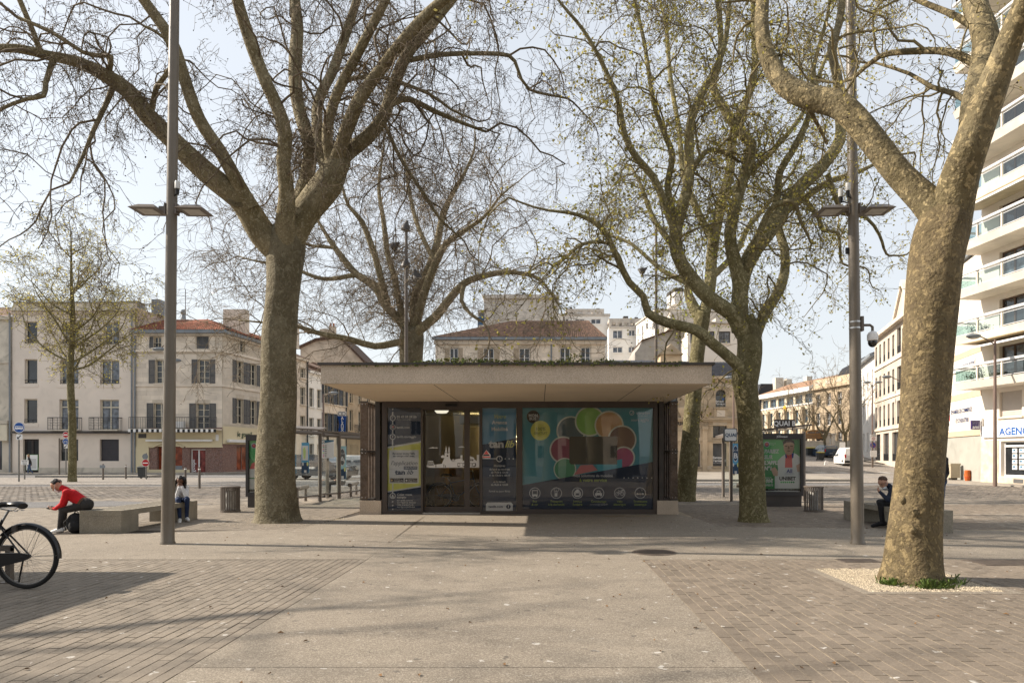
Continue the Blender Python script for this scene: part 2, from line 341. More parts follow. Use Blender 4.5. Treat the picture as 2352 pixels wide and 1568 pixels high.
# pavements on the far sides, with kerbs
def kerbrun(name, a, b, h=.12, wd=.16, zf=None, n=None):
    a, b = Vector((*a, 0)), Vector((*b, 0)); L_ = (b-a).length; n = n or max(2, int(L_/1.)); ang = math.atan2(b.y-a.y, b.x-a.x)
    root = tag(bpy.data.objects.new(name, None), kind='structure'); COL.objects.link(root)
    for i in range(n):
        c = a+(b-a)*((i+.5)/n); z = gz(c.x, c.y)
        piece('kerbstone', kerb_m, root, (c.x, c.y, z+h/2-.03), (L_/n-.012, wd, h+.06), (0, 0, ang))
    return root
sheet('pavement', [[(-60, 51.3), (-25.5, 51.3), (-23, 54), (-22, 70), (-20, 90), (-24, 90), (-26, 54.4), (-60, 54.4)]], -.029, .1, walk_m)
kerbrun('kerb', (-60, 51.2), (-25.4, 51.2), n=34); kerbrun('kerb', (-25.3, 51.3), (-21.8, 70))
sheet('bank_pavement', [[(6.5, 38), (17.5, 38), (20, 58), (6.5, 58)]], -.028, .11, walk_m); kerbrun('kerb', (6.5, 37.9), (17.5, 37.9))
sheet('traffic_island', [[(-33, 44.8), (-25.6, 44.8), (-25.6, 46.2), (-33, 46.2)]], -.03, .12, walk_m); kerbrun('kerb', (-33, 44.7), (-25.6, 44.7))
sheet('east_pavement', [[(21.3, 37), (22.3, 26), (40, 26), (40, 47), (25.2, 47), (22.6, 41.4)]], -.028, .07, walk_m)
# the climbing street: setts, pavements either side, a zebra crossing at its foot
def ramp_strip(name, fl, y0, y1, m, dz, st=3.):
    v, f = [], []; y = y0
    while y <= y1+.01:
        a, b = fl(y); v += [(a, y, gz(a, y)+dz), (b, y, gz(b, y)+dz)]; y += st
    f = [(2*i, 2*i+1, 2*i+3, 2*i+2) for i in range(len(v)//2-1)]
    return tag(link(name, meshnp(name, v, f, [m])), kind='structure')
ramp_strip('climbing_street', lambda y: (22.6-.02*(y-57), 33.4+.04*(y-57)), 57, 140, far_setts, .012)
ramp_strip('street_pavement', lambda y: (33.5+.04*(y-57), 44), 57, 140, walk_m, .09)
ramp_strip('street_pavement', lambda y: (12, 22.5-.02*(y-57)), 57, 140, walk_m, .08)
for i in range(8):
    x = 19.3+i*1.75; tag(sheet('crosswalk_stripe', [[(x, 55.2), (x+.8, 55.2), (x+.75, 58.6), (x-.05, 58.6)]], gz(x, 57)+.012, gz(x, 57)+.018, line_white))
sheet('road_line', [[(20, 46.0), (28, 46.0), (28, 46.15), (20, 46.15)]], -.003, .003, line_white)
sheet('road_line', [[(-24, 47.4), (-6, 47.4), (-6, 47.6), (-24, 47.6)]], -.02, -.012, line_white)
sheet('road_line', [[(-16, 39.4), (-2, 36.4), (-2, 36.55), (-16, 39.55)]], -.003, .003, line_white)
# manhole cover: disc with a raised lattice; drain grates
def manhole(px, py, r, label):
    x, y, _ = G(px, py); t = thing('manhole_cover', label, 'manhole cover', (x, y, 0))
    iron = mat('cast_iron', (.11, .085, .066), .55, .3, scale=9, spec=.5)
    MB().lathe([(r, 0), (r, .006), (r-.03, .007), (r-.03, .003), (0.01, .003)], 40).put('cover', iron, t)
    b = MB()
    for i in range(-9, 10):
        u = i*r*.1; h = math.sqrt(max(0, (r*.9)**2-u*u))
        for s in (1, -1):
            d = Vector((.7071, .7071*s, 0)); e = Vector((-.7071*s, .7071, 0)); b.tube([d*u-e*h+Vector((0, 0, .005)), d*u+e*h+Vector((0, 0, .005))], .0055, 4)
    b.put('tread', iron, t)
manhole(1503, 1268, .33, 'round cast iron manhole cover set in the washed concrete')
def grate(px, py, wx, wy, label, n=14):
    x, y, _ = G(px, py); t = thing('drain_grate', label, 'drain grate', (x, y, 0)); iron = MATS['cast_iron']
    bx('frame', -wx/2, wx/2, -wy/2, wy/2, .001, .004, iron, t)
    for i in range(n): bx('bar', -wx/2+.02, wx/2-.02, -wy/2+(i+.2)*wy/n, -wy/2+(i+.7)*wy/n, .004, .008, iron, t)
grate(1972, 1287, .52, .3, 'small iron drain grate between the lamp post and the gravel pit', 8)
grate(2330, 1291, 1.1, .5, 'wide iron drain grate beyond the gravel pit, half out of view', 10)
# tree pits
def pit(name, poly, n, label=None):
    cx = sum(p[0] for p in poly)/len(poly); cy = sum(p[1] for p in poly)/len(poly)
    root = tag(MB().prism(poly, -.05, -.008, ax='z').put(name, gravel_m), kind='structure')
    p = np.array(poly); x0, y0 = p.min(0); x1, y1 = p.max(0); q = NR.rand(n*2, 2)*(x1-x0, y1-y0)+(x0, y0)
    ins = np.ones(len(q), bool)
    for i in range(len(p)):
        a, b = p[i], p[(i+1) % len(p)]; ins &= ((b[0]-a[0])*(q[:, 1]-a[1])-(b[1]-a[1])*(q[:, 0]-a[0])) > .0
    q = q[ins][:n]; k = len(q); r = NR.uniform(.006, .013, (k, 1, 1)); base = np.array([(-1, -.6, 0), (1, -.8, 0), (.8, .9, 0), (-.9, .8, 0), (0.1, 0, 1.)])
    an = NR.rand(k)*6.28; ca, sa = np.cos(an)[:, None], np.sin(an)[:, None]
    B = np.stack([base[:, 0]*ca-base[:, 1]*sa, base[:, 0]*sa+base[:, 1]*ca, np.tile(base[:, 2], (k, 1))*NR.uniform(.5, 1.1, (k, 1))], -1)*r
    V = B+np.concatenate([q, NR.uniform(-.01, -.004, (k, 1))], 1)[:, None, :]
    f = np.array([(0, 1, 4), (1, 2, 4), (2, 3, 4), (3, 0, 4)]); Fc = (np.arange(k)[:, None, None]*5+f).reshape(-1, 3)
    tag(link('gravel', meshnp('gravel', V.reshape(-1, 3), Fc, [gravel_m], rnd=np.repeat(NR.rand(k), 5))), kind='stuff')
a, b, c, d = pit_b
pit('tree_pit', [(a, c), (b, c), (b, d), (a, d)], 14000)
cxA, cyA, _ = G(637, 1198)
pit('tree_pit', [(cxA+1.5*math.cos(t)*1.15, cyA+.1+1.2*math.sin(t)) for t in np.linspace(0, 2*PI, 15)[:-1]], 5000)
bx('pit_edging', a-.1, b+.1, c-.1, c, -.05, .002, plaza_m, plaza); bx('pit_edging', a-.1, a, c+.001, d, -.05, .002, plaza_m, plaza); bx('pit_edging', b, b+.1, c+.001, d, -.05, .002, plaza_m, plaza)
# fallen leaves and twigs lying about
q = [(NR.uniform(-.79*y, .7*y), y) for y in NR.uniform(4.2, 16, 150)]; lb = MB()
for x, y in q:
    a = R.random()*6.3; s = R.uniform(.012, .03); c_, s_ = math.cos(a)*s, math.sin(a)*s
    lb.add([(x-c_, y-s_, .006), (x+s_*.5, y-c_*.5, .012), (x+c_, y+s_, .006), (x-s_*.5, y+c_*.5, .02)], [(0, 1, 2), (0, 2, 3)])
tag(lb.put('leaf_litter', leaflit), kind='stuff')
# ---------------------------------------------------------------- the kiosk (travel agency pavilion)
YG = 16.84
kx = lambda px: PX(px, YG); kz = lambda py: PZ(py, YG)
kiosk = thing('kiosk', 'low glass fronted bus agency kiosk under a wide flat concrete canopy with planted top', 'kiosk', (0, YG, 0))
def kb(name, px0, px1, py0, py1, y0, y1, m, parent=None, label=None): return bx(name, kx(px0), kx(px1), y0, y1, kz(py1), kz(py0), m, parent or kiosk, label)
agg_k = mat('kiosk_concrete', (.56, .45, .335), .85, .1, scale=1.2, bump=.3, bscale=90, fine=.26, fscale=75, grime=.22)
soffit_m = mat('soffit_plaster', (.72, .59, .44), .9, .06, scale=.8, fine=.05, grime=.08)
wood_m = mat('weathered_plank', (.12, .085, .062), .75, .35, scale=4, fine=.06, fscale=20, piece=.25)
RX0, RX1, RY0, RY1, RZ0, RZ1 = -4.09, 3.21, 12.75-YG, 22.2-YG, 2.775, 3.13
bx('canopy', RX0, RX1, RY0, RY1, RZ0+.01, RZ1, agg_k, kiosk)
bx('soffit', RX0+.06, RX1-.06, RY0+.06, RY1-.06, RZ0, RZ0+.02, soffit_m, kiosk)
for x in (-2.0, .1, 1.9): bx('soffit_joint', x, x+.012, RY0+.1, -.05, RZ0-.002, RZ0+.005, joint_m, kiosk)
cap = bx('roof_edging', RX0-.05, RX1+.05, RY0-.05, RY1+.05, RZ1, RZ1+.045, dark_metal, kiosk)
# planted top
gv, gf, gr = [], [], []; n = 7000
px_ = NR.uniform(RX0+.45, RX1-.55, n); py_ = RY0+.02+NR.rand(n)**2*3.0; mound = .5+.5*np.sin(px_*1.9+1)*np.sin(px_*.7); hh = NR.uniform(.012, .10, n)*(.15+1.1*mound**1.6)*np.where(px_ < -2.4, .45, 1)
big = ((px_ > 1.15) & (px_ < 1.75)) | ((px_ > .5) & (px_ < .8)); hh = np.where(big & (NR.rand(n) < .6), hh*2.6, hh)
u = NR.normal(size=(n, 3)); u /= np.linalg.norm(u, axis=1)[:, None]; v_ = np.cross(u, NR.normal(size=(n, 3))); v_ /= np.linalg.norm(v_, axis=1)[:, None]
c0 = np.stack([px_, py_, RZ1+.04+hh], -1); sz = NR.uniform(.012, .03, (n, 1)); over = NR.rand(n) < .04; c0[over, 1] = RY0-.06; c0[over, 2] -= .07
V = np.stack([c0-u*sz, c0+v_*sz*.7, c0+u*sz, c0-v_*sz*.7], 1).reshape(-1, 3)
green = mat('sedum_leaf', (.10, .155, .03), .7, .35, scale=5, col2=(.19, .17, .045), piece=.5)
tag(link('roof_plants', meshnp('roof_plants', V, np.arange(n*4).reshape(-1, 4), [green], rnd=np.repeat(NR.rand(n), 4)), kiosk), kind='stuff')
bx('roof_soil', RX0+.3, RX1-.3, RY0+.1, RY1-.3, RZ1+.02, RZ1+.05, mat('soil', (.06, .05, .03), .95, .3), kiosk)
# frame
fm = mat('kiosk_frame', (.075, .06, .052), .45, .06, spec=.4)
for nm, a in (('lintel', (877.5, 1510, 919, 936, 0, .12)), ('mullion', (877.5, 888.5, 936, 1180, .0, .14)), ('mullion', (966.5, 971, 936, 1180, .01, .12)), ('mullion', (1103, 1107.5, 936, 1180, .01, .12)),
              ('mullion', (1186.4, 1199.8, 936, 1180, 0, .14)), ('mullion', (1500.7, 1510.4, 936, 1180, 0, .14)), ('bottom_rail', (888.5, 966.5, 1173, 1180, .01, .12)), ('bottom_rail', (1107.5, 1186.4, 1173, 1180, .01, .12)),
              ('bottom_rail', (1199.8, 1500.7, 1169, 1180, .005, .13)), ('threshold', (971, 1103, 1176.5, 1180, -.02, .3)), ('door_track', (971, 1103, 934, 941, .02, .16))): kb(nm, *a, m=fm if nm != 'threshold' else steel)
for a in ((971, 975, 941, 1176, .16, .2), (1064.6, 1077.5, 941, 1176, .16, .2), (1099.5, 1103, 941, 1176, .16, .2)): kb('door_stile', *a, m=fm)
for a in ((975, 1064.6), (1077.5, 1099.5)):
    kb('door_rail', a[0], a[1], 1164, 1176, .161, .199, fm); kb('door_rail', a[0], a[1], 936.5, 941, .161, .199, fm)
bx('door_sensor', kx(1024), kx(1050), -.06, 0, kz(933), kz(927.5), black, kiosk)
gl = glass('kiosk_glass', (.95, .96, .96), 1.5, .0, .035); gl2 = glass('kiosk_door_glass', (.84, .84, .82), 1.5, 0, .015)
for px0, px1, py0, py1, y in ((888.5, 966.5, 936, 1173, .05), (1107.5, 1186.4, 936, 1173, .05), (1199.8, 1500.7, 936, 1169, .05)):
    MB().poly([(kx(px0), kz(py1)), (kx(px1), kz(py1)), (kx(px1), kz(py0)), (kx(px0), kz(py0))], y).put('pane', gl, kiosk)
for a in ((975, 1064.6), (1077.5, 1099.5)):
    MB().poly([(kx(a[0]), kz(1164)), (kx(a[1]), kz(1164)), (kx(a[1]), kz(941)), (kx(a[0]), kz(941))], .18).put('door_pane', gl2, kiosk)
# films printed on the glazing, just inside it
def ink(n, c): return mat('print_'+n, tuple(min(.78, (v*.72+.28*sum(c)/3)*2.5) for v in c), .6, .03, scale=6, spec=.2)
navy, teal, teal2 = ink('navy', (.010, .022, .048)), ink('teal', (.03, .17, .205)), ink('blue', (.04, .16, .26))
lime, white_i, pale, grey_i = ink('lime', (.36, .42, .02)), ink('white', (.60, .60, .58)), ink('pale', (.40, .43, .38)), ink('grey', (.36, .36, .34))
def kpoly(b, pts, y, m): return b.poly([(kx(x), kz(y_)) for x, y_ in pts][::-1], y, m)
def ktext(s, px, py, hpx, m, par, y, bold=.012, align='LEFT', shear=0., sx=1.): return lettering(s, hpx/93.1, m, par, (kx(px), y, kz(py)), bold=bold, align=align, shear=shear, sx=sx)
z4x = lambda x: 689.1+x*.25634; z4y = lambda y: 803.9+y*.25634; z5x = lambda x: 1177.2+x*.25634
Z4 = lambda *p: [(z4x(x), z4y(y)) for x, y in p]; Z5 = lambda *p: [(z5x(x), z4y(y)) for x, y in p]
# first film
b = MB(); kpoly(b, Z4((779, 515), (1082, 515), (1082, 1440), (779, 1440)), .075, navy); f1 = b.put('window_film', navy, kiosk)
b = MB(); kpoly(b, Z4((779, 880), (1082, 825), (1082, 1212), (779, 1262)), .073, lime); kpoly(b, Z4((779, 862), (1082, 812), (1082, 825), (779, 880)), .073, pale); kpoly(b, Z4((779, 1262), (1082, 1212), (1082, 1226), (779, 1274)), .073, pale)
kpoly(b, Z4((793, 893), (1058, 893), (1058, 1193), (793, 1193)), .071, pale)
kpoly(b, Z4((818, 560), (830, 560), (830, 890), (818, 890)), .0725, grey_i); kpoly(b, Z4((820, 1195), (830, 1195), (830, 1300), (820, 1300)), .0725, grey_i)
for y in (527, 556, 1357, 1391, 1426): b.disc(kx(z4x(825)), kz(z4y(y)), .018, .0715, grey_i, 12)
for y in (606, 687, 775, 1305): b.disc(kx(z4x(825)), kz(z4y(y)), .072, .071, grey_i, 24); b.disc(kx(z4x(825)), kz(z4y(y)), .055, .0705, navy, 24)
kpoly(b, Z4((803, 1147), (923, 1147), (923, 1183), (803, 1183)), .069, ink('black', (.015, .015, .017))); kpoly(b, Z4((933, 1147), (1048, 1147), (1048, 1183), (933, 1183)), .069, MATS['print_black'])
kpoly(b, Z4((925, 1040), (1046, 1040), (1046, 1068), (925, 1068)), .069, MATS['print_navy']); kpoly(b, Z4((812, 1155), (828, 1165), (812, 1176)), .068, ink('orange', (.5, .2, .03)))
b.disc(kx(z4x(949)), kz(z4y(1166)), .022, .068, white_i, 14); b.put('print', None, f1)
for s, x, y, h, m, bo, al, sh, sx in (('05 49 09 09 00', 862, 605, 7.6, pale, .02, 'LEFT', 0, .98), ('Numéro non surtaxé', 862, 624, 3.9, grey_i, .0, 'LEFT', 0, 1), ('tanlib.com', 861, 700, 7.2, pale, .02, 'LEFT', 0, 1), ('tanlib.niortagglo', 861, 783, 7.0, pale, .02, 'LEFT', 0, 1.0),
        ('f', 824, 785, 7.5, pale, .03, 'CENTER', 0, 1), ('✆', 824, 614, 7.5, pale, .0, 'CENTER', 0, 1), ('Recevez toute l’info', 925, 933, 6.6, navy, .015, 'CENTER', 0, .98), ('en temps réel avec', 925, 955, 6.6, navy, .015, 'CENTER', 0, .98), ('l’application', 927, 1028, 14, navy, .0, 'CENTER', .3, .92), ('GRATUITE', 985, 1061, 5.6, pale, .02, 'CENTER', 0, 1.1),
        ('tan', 892, 1112, 15, navy, .045, 'CENTER', 0, 1.22), ('lib', 977, 1112, 15, navy, .01, 'CENTER', .4, 1.05), ('DISPONIBLE SUR', 837, 1157, 1.8, pale, 0, 'LEFT', 0, 1), ('Google Play', 837, 1175, 5.0, pale, .0, 'LEFT', 0, .98), ('Télécharger dans', 963, 1157, 1.8, pale, 0, 'LEFT', 0, 1), ('l’App Store', 963, 1175, 5.0, pale, 0, 'LEFT', 0, .98),
        ('Créez votre', 864, 1303, 7.2, pale, .025, 'LEFT', 0, .95), ('compte', 864, 1326, 7.2, pale, .025, 'LEFT', 0, .95), ('sur tanlib.com ou', 864, 1352, 5.4, pale, .01, 'LEFT', 0, .96), ('sur l’appli et recevez', 864, 1371, 5.4, pale, .01, 'LEFT', 0, .96), ('l’info transport de', 864, 1391, 5.4, pale, .01, 'LEFT', 0, .96), ('vos lignes préférées', 864, 1411, 5.4, pale, .01, 'LEFT', 0, .96)):
    ktext(s, z4x(x), z4y(y), h, m, f1, .0675, bo, al, sh, sx)
b = MB()
b.disc(kx(z4x(825)), kz(z4y(1299)), .018, .0675, pale, 12); b.poly([(kx(z4x(825))+a_, kz(z4y(1318))+c_) for a_, c_ in ((-.035, 0), (.035, 0), (.022, .03), (-.022, .03))], .0675, pale)
b.box(kx(z4x(812)), kx(z4x(838)), .0674, .068, kz(z4y(697)), kz(z4y(676)), white_i); b.disc(kx(z4x(829)), kz(z4y(686)), .02, .067, ink('red', (.42, .02, .02)), 12); b.put('pictogram', None, f1)
# second film
b = MB(); kpoly(b, Z4((1632, 518), (1937, 518), (1937, 1440), (1632, 1440)), .075, navy); f2 = b.put('window_film', navy, kiosk)
b = MB(); kpoly(b, Z4((1632, 518), (1937, 518), (1937, 785), (1632, 845)), .073, teal2)
kpoly(b, Z4((1663, 1440), (1905, 1440), (1905, 1380), (1890, 1364), (1678, 1364), (1663, 1380)), .073, pale); b.disc(kx(z4x(1866)), kz(z4y(1402)), .055, .071, navy, 24)
kpoly(b, Z4((1632, 967), (1760, 967), (1760, 975), (1632, 975)), .073, pale); b.ring(kx(z4x(1785)), kz(z4y(973)), .055, .08, .072, pale)
for x in (1838, 1873, 1910): b.disc(kx(z4x(x)), kz(z4y(972)), .017, .072, pale, 12)
b.poly([(kx(z4x(x)), kz(z4y(y))) for x, y in ((1785, 955), (1788, 955), (1788, 973), (1796, 982), (1793, 985), (1785, 976))], .071, pale)
b.put('print', None, f2)
for s, y, h, m, bo, sh, sx in (('Votre', 610, 13, lime, .0, .35, .95), ('Agence', 660, 11.5, pale, .035, 0, 1), ('Mobilité', 720, 11.5, pale, .035, 0, 1), ('Horaires', 1044, 7.4, white_i, .025, 0, 1), ('du lundi au vendredi', 1074, 5.8, pale, .02, 0, .98), ('de 7h30 à 12h30', 1102, 5.8, pale, .02, 0, 1), ('et de 13h30 à 18h30', 1129, 5.8, pale, .02, 0, 1),
        ('et le samedi', 1185, 5.8, pale, .02, 0, 1), ('de 9h30 à 12h00', 1213, 5.8, pale, .02, 0, 1), ('Fermé les jours fériés', 1271, 5.8, pale, .005, 0, .97)):
    ktext(s, z4x(1786), z4y(y), h, m, f2, .068, bo, 'CENTER', sh, sx)
ktext('tan', z4x(1758), z4y(870), 24, white_i, f2, .068, .045, 'CENTER', 0, 1.15); ktext('lib', z4x(1872), z4y(870), 23, lime, f2, .068, .02, 'CENTER', .35, .95)
ktext('tanlib.com', z4x(1752), z4y(1412), 8.0, navy, f2, .068, .02, 'CENTER'); ktext('f', z4x(1866), z4y(1413), 9, pale, f2, .068, .03, 'CENTER')
b = MB(); kpoly(b, Z4((1632, 967), (1706, 967), (1706, 935), (1668, 892), (1632, 945)), .046, white_i); kpoly(b, Z4((1645, 932), (1692, 932), (1668, 897)), .044, MATS['print_red']); kpoly(b, Z4((1636, 952), (1703, 952), (1703, 962), (1636, 962)), .044, MATS['print_red']); kpoly(b, Z4((1640, 946), (1698, 946), (1694, 934), (1644, 934)), .0445, MATS['print_black']); b.put('warning_sticker', None, kiosk)
# big film with the flower of discs
b = MB(); kpoly(b, Z5((88, 508), (1262, 508), (1262, 1425), (88, 1425)), .08, teal); f3 = b.put('window_film', teal, kiosk)
b = MB(); yy = .0785
def kd(x, y, r, m, ring=14):
    global yy
    if ring: b.disc(kx(z5x(x)), kz(z4y(y)), (r+ring)*.25634/93.1, yy, ink('ring', (.30, .38, .26)), 40)
    b.disc(kx(z5x(x)), kz(z4y(y)), r*.25634/93.1, yy-.0006, m, 40); yy -= .0012
kd(525, 720, 118, ink('slate_disc', (.07, .10, .11))); kd(695, 635, 122, ink('green', (.14, .29, .05))); kd(868, 672, 118, ink('amber', (.31, .18, .06))); kd(985, 800, 116, ink('brown', (.15, .09, .06)))
kd(1000, 962, 88, ink('magenta', (.26, .05, .11))); kd(455, 893, 110, ink('wine', (.19, .05, .075))); kd(470, 1065, 92, ink('bottle', (.05, .19, .10)), 10)
kpoly(b, Z5((550, 1120), (610, 1030), (720, 1025), (765, 1075)), yy, ink('coral', (.34, .10, .10))); kpoly(b, Z5((750, 1020), (985, 975), (985, 1060), (770, 1085)), yy-.0004, ink('aqua', (.02, .22, .27))); yy -= .001
kpoly(b, Z5((525, 772), (930, 772), (940, 785), (940, 1022), (525, 1022), (510, 1005), (510, 785)), yy, ink('umber', (.07, .062, .045))); yy -= .001
kpoly(b, Z5((88, 1208), (1262, 1000), (1262, 1425), (88, 1425)), yy, navy); yy -= .001
kd(185, 595, 58, ink('cocoa', (.045, .04, .032)), 0); kd(250, 718, 88, lime, 0)
for x in (1002, 1042, 1083, 1125, 1167, 1209, 1250): b.disc(kx(z5x(x)), kz(z4y(1144)), .017, yy, grey_i, 12)
IX = (200, 393, 583, 773, 963, 1148)
for x in IX: b.ring(kx(z5x(x)), kz(z4y(1280)), .123, .138, yy, pale)
b.put('print', None, f3)
ic = MB(); q = lambda x, y: (kx(z5x(x)), kz(z4y(y)))
def ib(x0, x1, y0, y1, m=pale): ic.poly([q(x0, y1), q(x1, y1), q(x1, y0), q(x0, y0)], yy-.001 if m is pale else yy-.0018, m)
def il(*pts, r=.008): ic.tube([(q(*p)[0], yy-.001, q(*p)[1]) for p in pts], r, 4, pale)
def ir(x, y, r): ic.ring(*q(x, y), r*.00275-.012, r*.00275, yy-.001, pale, 16)
ib(175, 225, 1252, 1308); ib(181, 219, 1260, 1290, navy); ib(180, 190, 1308, 1316); ib(210, 220, 1308, 1316)                      # bus
ib(378, 402, 1262, 1312); ib(382, 398, 1268, 1280, navy); il((393, 1262), (393, 1250)); ic.ring(*q(393, 1250), .05, .06, yy-.001, pale, 20)   # phone
ib(562, 604, 1256, 1314); ib(568, 598, 1282, 1300, navy); ib(572, 594, 1246, 1256); ib(552, 560, 1270, 1305); ib(606, 614, 1270, 1305)        # schoolbag
ib(742, 804, 1280, 1300); ic.poly([q(752, 1280), q(794, 1280), q(786, 1258), q(760, 1258)], yy-.001, pale); ib(745, 757, 1300, 1308); ib(789, 801, 1300, 1308); ic.poly([q(760, 1277), q(786, 1277), q(781, 1263), q(765, 1263)], yy-.0018, navy)  # car
ir(942, 1285, 17); ir(985, 1285, 17); il((942, 1285), (955, 1262), (978, 1262), (985, 1285)); il((955, 1262), (963, 1285), (978, 1262)); il((963, 1285), (942, 1285)); il((950, 1256), (960, 1256)); il((985, 1285), (976, 1252), (985, 1250)); ib(984, 997, 1250, 1262)    # bicycle
il((1125, 1288), (1165, 1288), (1160, 1248), (1152, 1246)); ir(1122, 1288, 8); ir(1172, 1288, 8)                                              # scooter
ic.put('pictogram', None, f3)
for s, x, y, h, m, bo, sx in (('MON', 185, 595, 9, pale, .04, 1), ('BUS', 180, 624, 9, pale, .04, 1), ('100%', 250, 718, 11, ink('olive', (.16, .19, .03)), .03, 1), ('GRATUIT', 250, 752, 7.5, MATS['print_olive'], .03, 1), ('transdev', 1172, 572, 9.5, pale, .0, .98), ('the mobility company', 1170, 588, 2.6, grey_i, 0, 1), ('niort agglo', 1145, 635, 9.5, grey_i, .0, 1),
        ('Nos solutions de mobilité', 725, 1135, 8.6, grey_i, .02, 1), ('à votre service', 725, 1177, 10.5, ink('olive2', (.22, .27, .03)), .03, 1)): ktext(s, z5x(x), z4y(y), h, m, f3, yy-.002, bo, 'CENTER', 0, sx)
b = MB(); b.ring(*q(1072, 560), .045, .06, yy-.001, pale, 20); b.tube([(q(1065, 575)[0], yy-.001, q(0, 575)[1]), (q(1085, 550)[0], yy-.001, q(0, 550)[1])], .008, 4, pale); b.put('pictogram', None, f3)
for x, s in zip(IX, (('Bus', '& car'), ('Transport', 'à la demande'), ('Service', 'Scolaire'), ('Covoiturage', ''), ('Vélo', 'électrique'), ('Trottinette', 'électrique'))):
    for j, t in enumerate(s):
        if t: ktext(t, z5x(x), z4y(1364+j*27), 7.0, MATS['print_olive2'], f3, yy-.002, .015, 'CENTER')
ktext('covoiturage-tanlib.fr', z5x(773), z4y(1388), 5., pale, f3, yy-.002, 0, 'CENTER', .3)
# frosted skyline strip on the doors
b = MB(); Zs = lambda *p: [(kx((1700+x/3.5625)/1.7415), kz((1620+y/3.5625)/1.7415)) for x, y in p][::-1]
sk = ink('frost', (.42, .39, .35))
for p in (((5, 875), (40, 892), (785, 888), (785, 705), (730, 705), (728, 800), (525, 800), (525, 755), (430, 768), (372, 800), (340, 755), (340, 690), (265, 690), (262, 750), (225, 835), (5, 855)),
          ((265, 690), (276, 640), (287, 570), (299, 640), (302, 690)), ((316, 690), (318, 640), (330, 570), (340, 640), (342, 690)), ((372, 800), (385, 760), (420, 800)), ((494, 765), (494, 712), (522, 708), (522, 765)), ((575, 800), (575, 750), (632, 725), (690, 748), (692, 800)),
          ((525, 800), (575, 770), (575, 800)), ((690, 800), (690, 768), (730, 795), (730, 800)), ((18, 858), (22, 790), (100, 790), (112, 858)), ((215, 750), (215, 722), (240, 708), (265, 722), (262, 750)), ((18, 612), (60, 602), (90, 592), (125, 600), (150, 596), (170, 610)), ((458, 598), (480, 588), (515, 582), (548, 590), (567, 598))): b.poly(Zs(*p), .176)
b.put('skyline_decal', sk, kiosk)
b = MB()
for p in (((450, 825), (718, 825), (718, 862), (700, 882), (450, 880)), ): b.poly(Zs(*p), .174, fm)
for x0, x1, y0, y1 in ((455, 485, 835, 858), (530, 556, 835, 858), (585, 612, 835, 858), (668, 705, 835, 858), (488, 525, 830, 880), (630, 655, 830, 880), (562, 578, 825, 882)): b.poly(Zs((x0, y0), (x1, y0), (x1, y1), (x0, y1)), .172, sk)
for x in (470, 545, 600, 677): b.disc((((1700+x/3.5625)/1.7415)-VX)/F*YG, kz((1620+872/3.5625)/1.7415), .026, .171, sk, 14); b.disc((((1700+x/3.5625)/1.7415)-VX)/F*YG, kz((1620+872/3.5625)/1.7415), .017, .170, fm, 14)
for x in (285, 328): b.poly(Zs((x-4, 660), (x+4, 660), (x+4, 682), (x-4, 682)), .174, fm)
b.disc(kx((1700+307/3.5625)/1.7415), kz((1620+720/3.5625)/1.7415), .022, .173, fm, 14)
for x in (590, 615, 645, 670): b.poly(Zs((x-8, 768), (x+8, 768), (x+8, 795), (x-8, 795)), .174, fm)
for x in range(26, 100, 13): b.poly(Zs((x, 800), (x+6, 800), (x+6, 852), (x, 852)), .174, fm)
for x0, h in ((140, 55), (255, 45), (278, 30)): b.poly(Zs((x0-5, 885), (x0+5, 885), (x0+4, 885-h), (x0-4, 885-h)), .174, fm)
b.put('skyline_detail', None, kiosk)
# side columns, louvres of upright planks, concrete plinths
for a in ((862, 872), (1514, 1524.5)):
    kb('column', a[0], a[1], 919, 1149, .02, .16, dark_metal); kb('side_frame', min(a)-4 if a[0] < 1000 else 1510.6, 877.4 if a[0] < 1000 else a[0], 920, 1160, .17, .3, fm)
for s, x0, x1 in ((-1, 827.5, 844), (1, 1540, 1556.5)):
    for k in range(12):
        for (ya, yb) in ((924, 1034), (1038, 1145)):
            w_ = kx(x1)-kx(x0); piece('louvre_plank', wood_m, kiosk, ((kx(x0)+kx(x1))/2, .02+k*.3, (kz(ya)+kz(yb))/2), (w_ if k == 0 else w_*.96, .045, kz(ya)-kz(yb)), (0, 0, 0 if k == 0 else s*.35))
    for y_ in (922.5, 1036, 1146.5): bx('louvre_rail', kx(x0)-.01, kx(x1)+.01, 0, 3.6, kz(y_)-.018, kz(y_)+.018, dark_metal, kiosk)
    bb = MB()
    for y_ in (928, 1032, 1040, 1142):
        for xx in (x0+4.5, x1-4.5): bb.ball((kx(xx), -.004, kz(y_)), .011, steel, 8, 5)
    bb.put('bolt', None, kiosk)
    px = (827.5, 876) if s < 0 else (1509, 1557); bx('plinth', kx(px[0]), kx(px[1])-(0 if s < 0 else 0), -.04 if s > 0 else -.05, 4.0, -.02, kz(1149), agg_k, kiosk)
    bx('louvre_foot', kx((px[0]+px[1])/2)-.07, kx((px[0]+px[1])/2)+.05, .05, 3.5, kz(1149), kz(1145), dark_metal, kiosk)
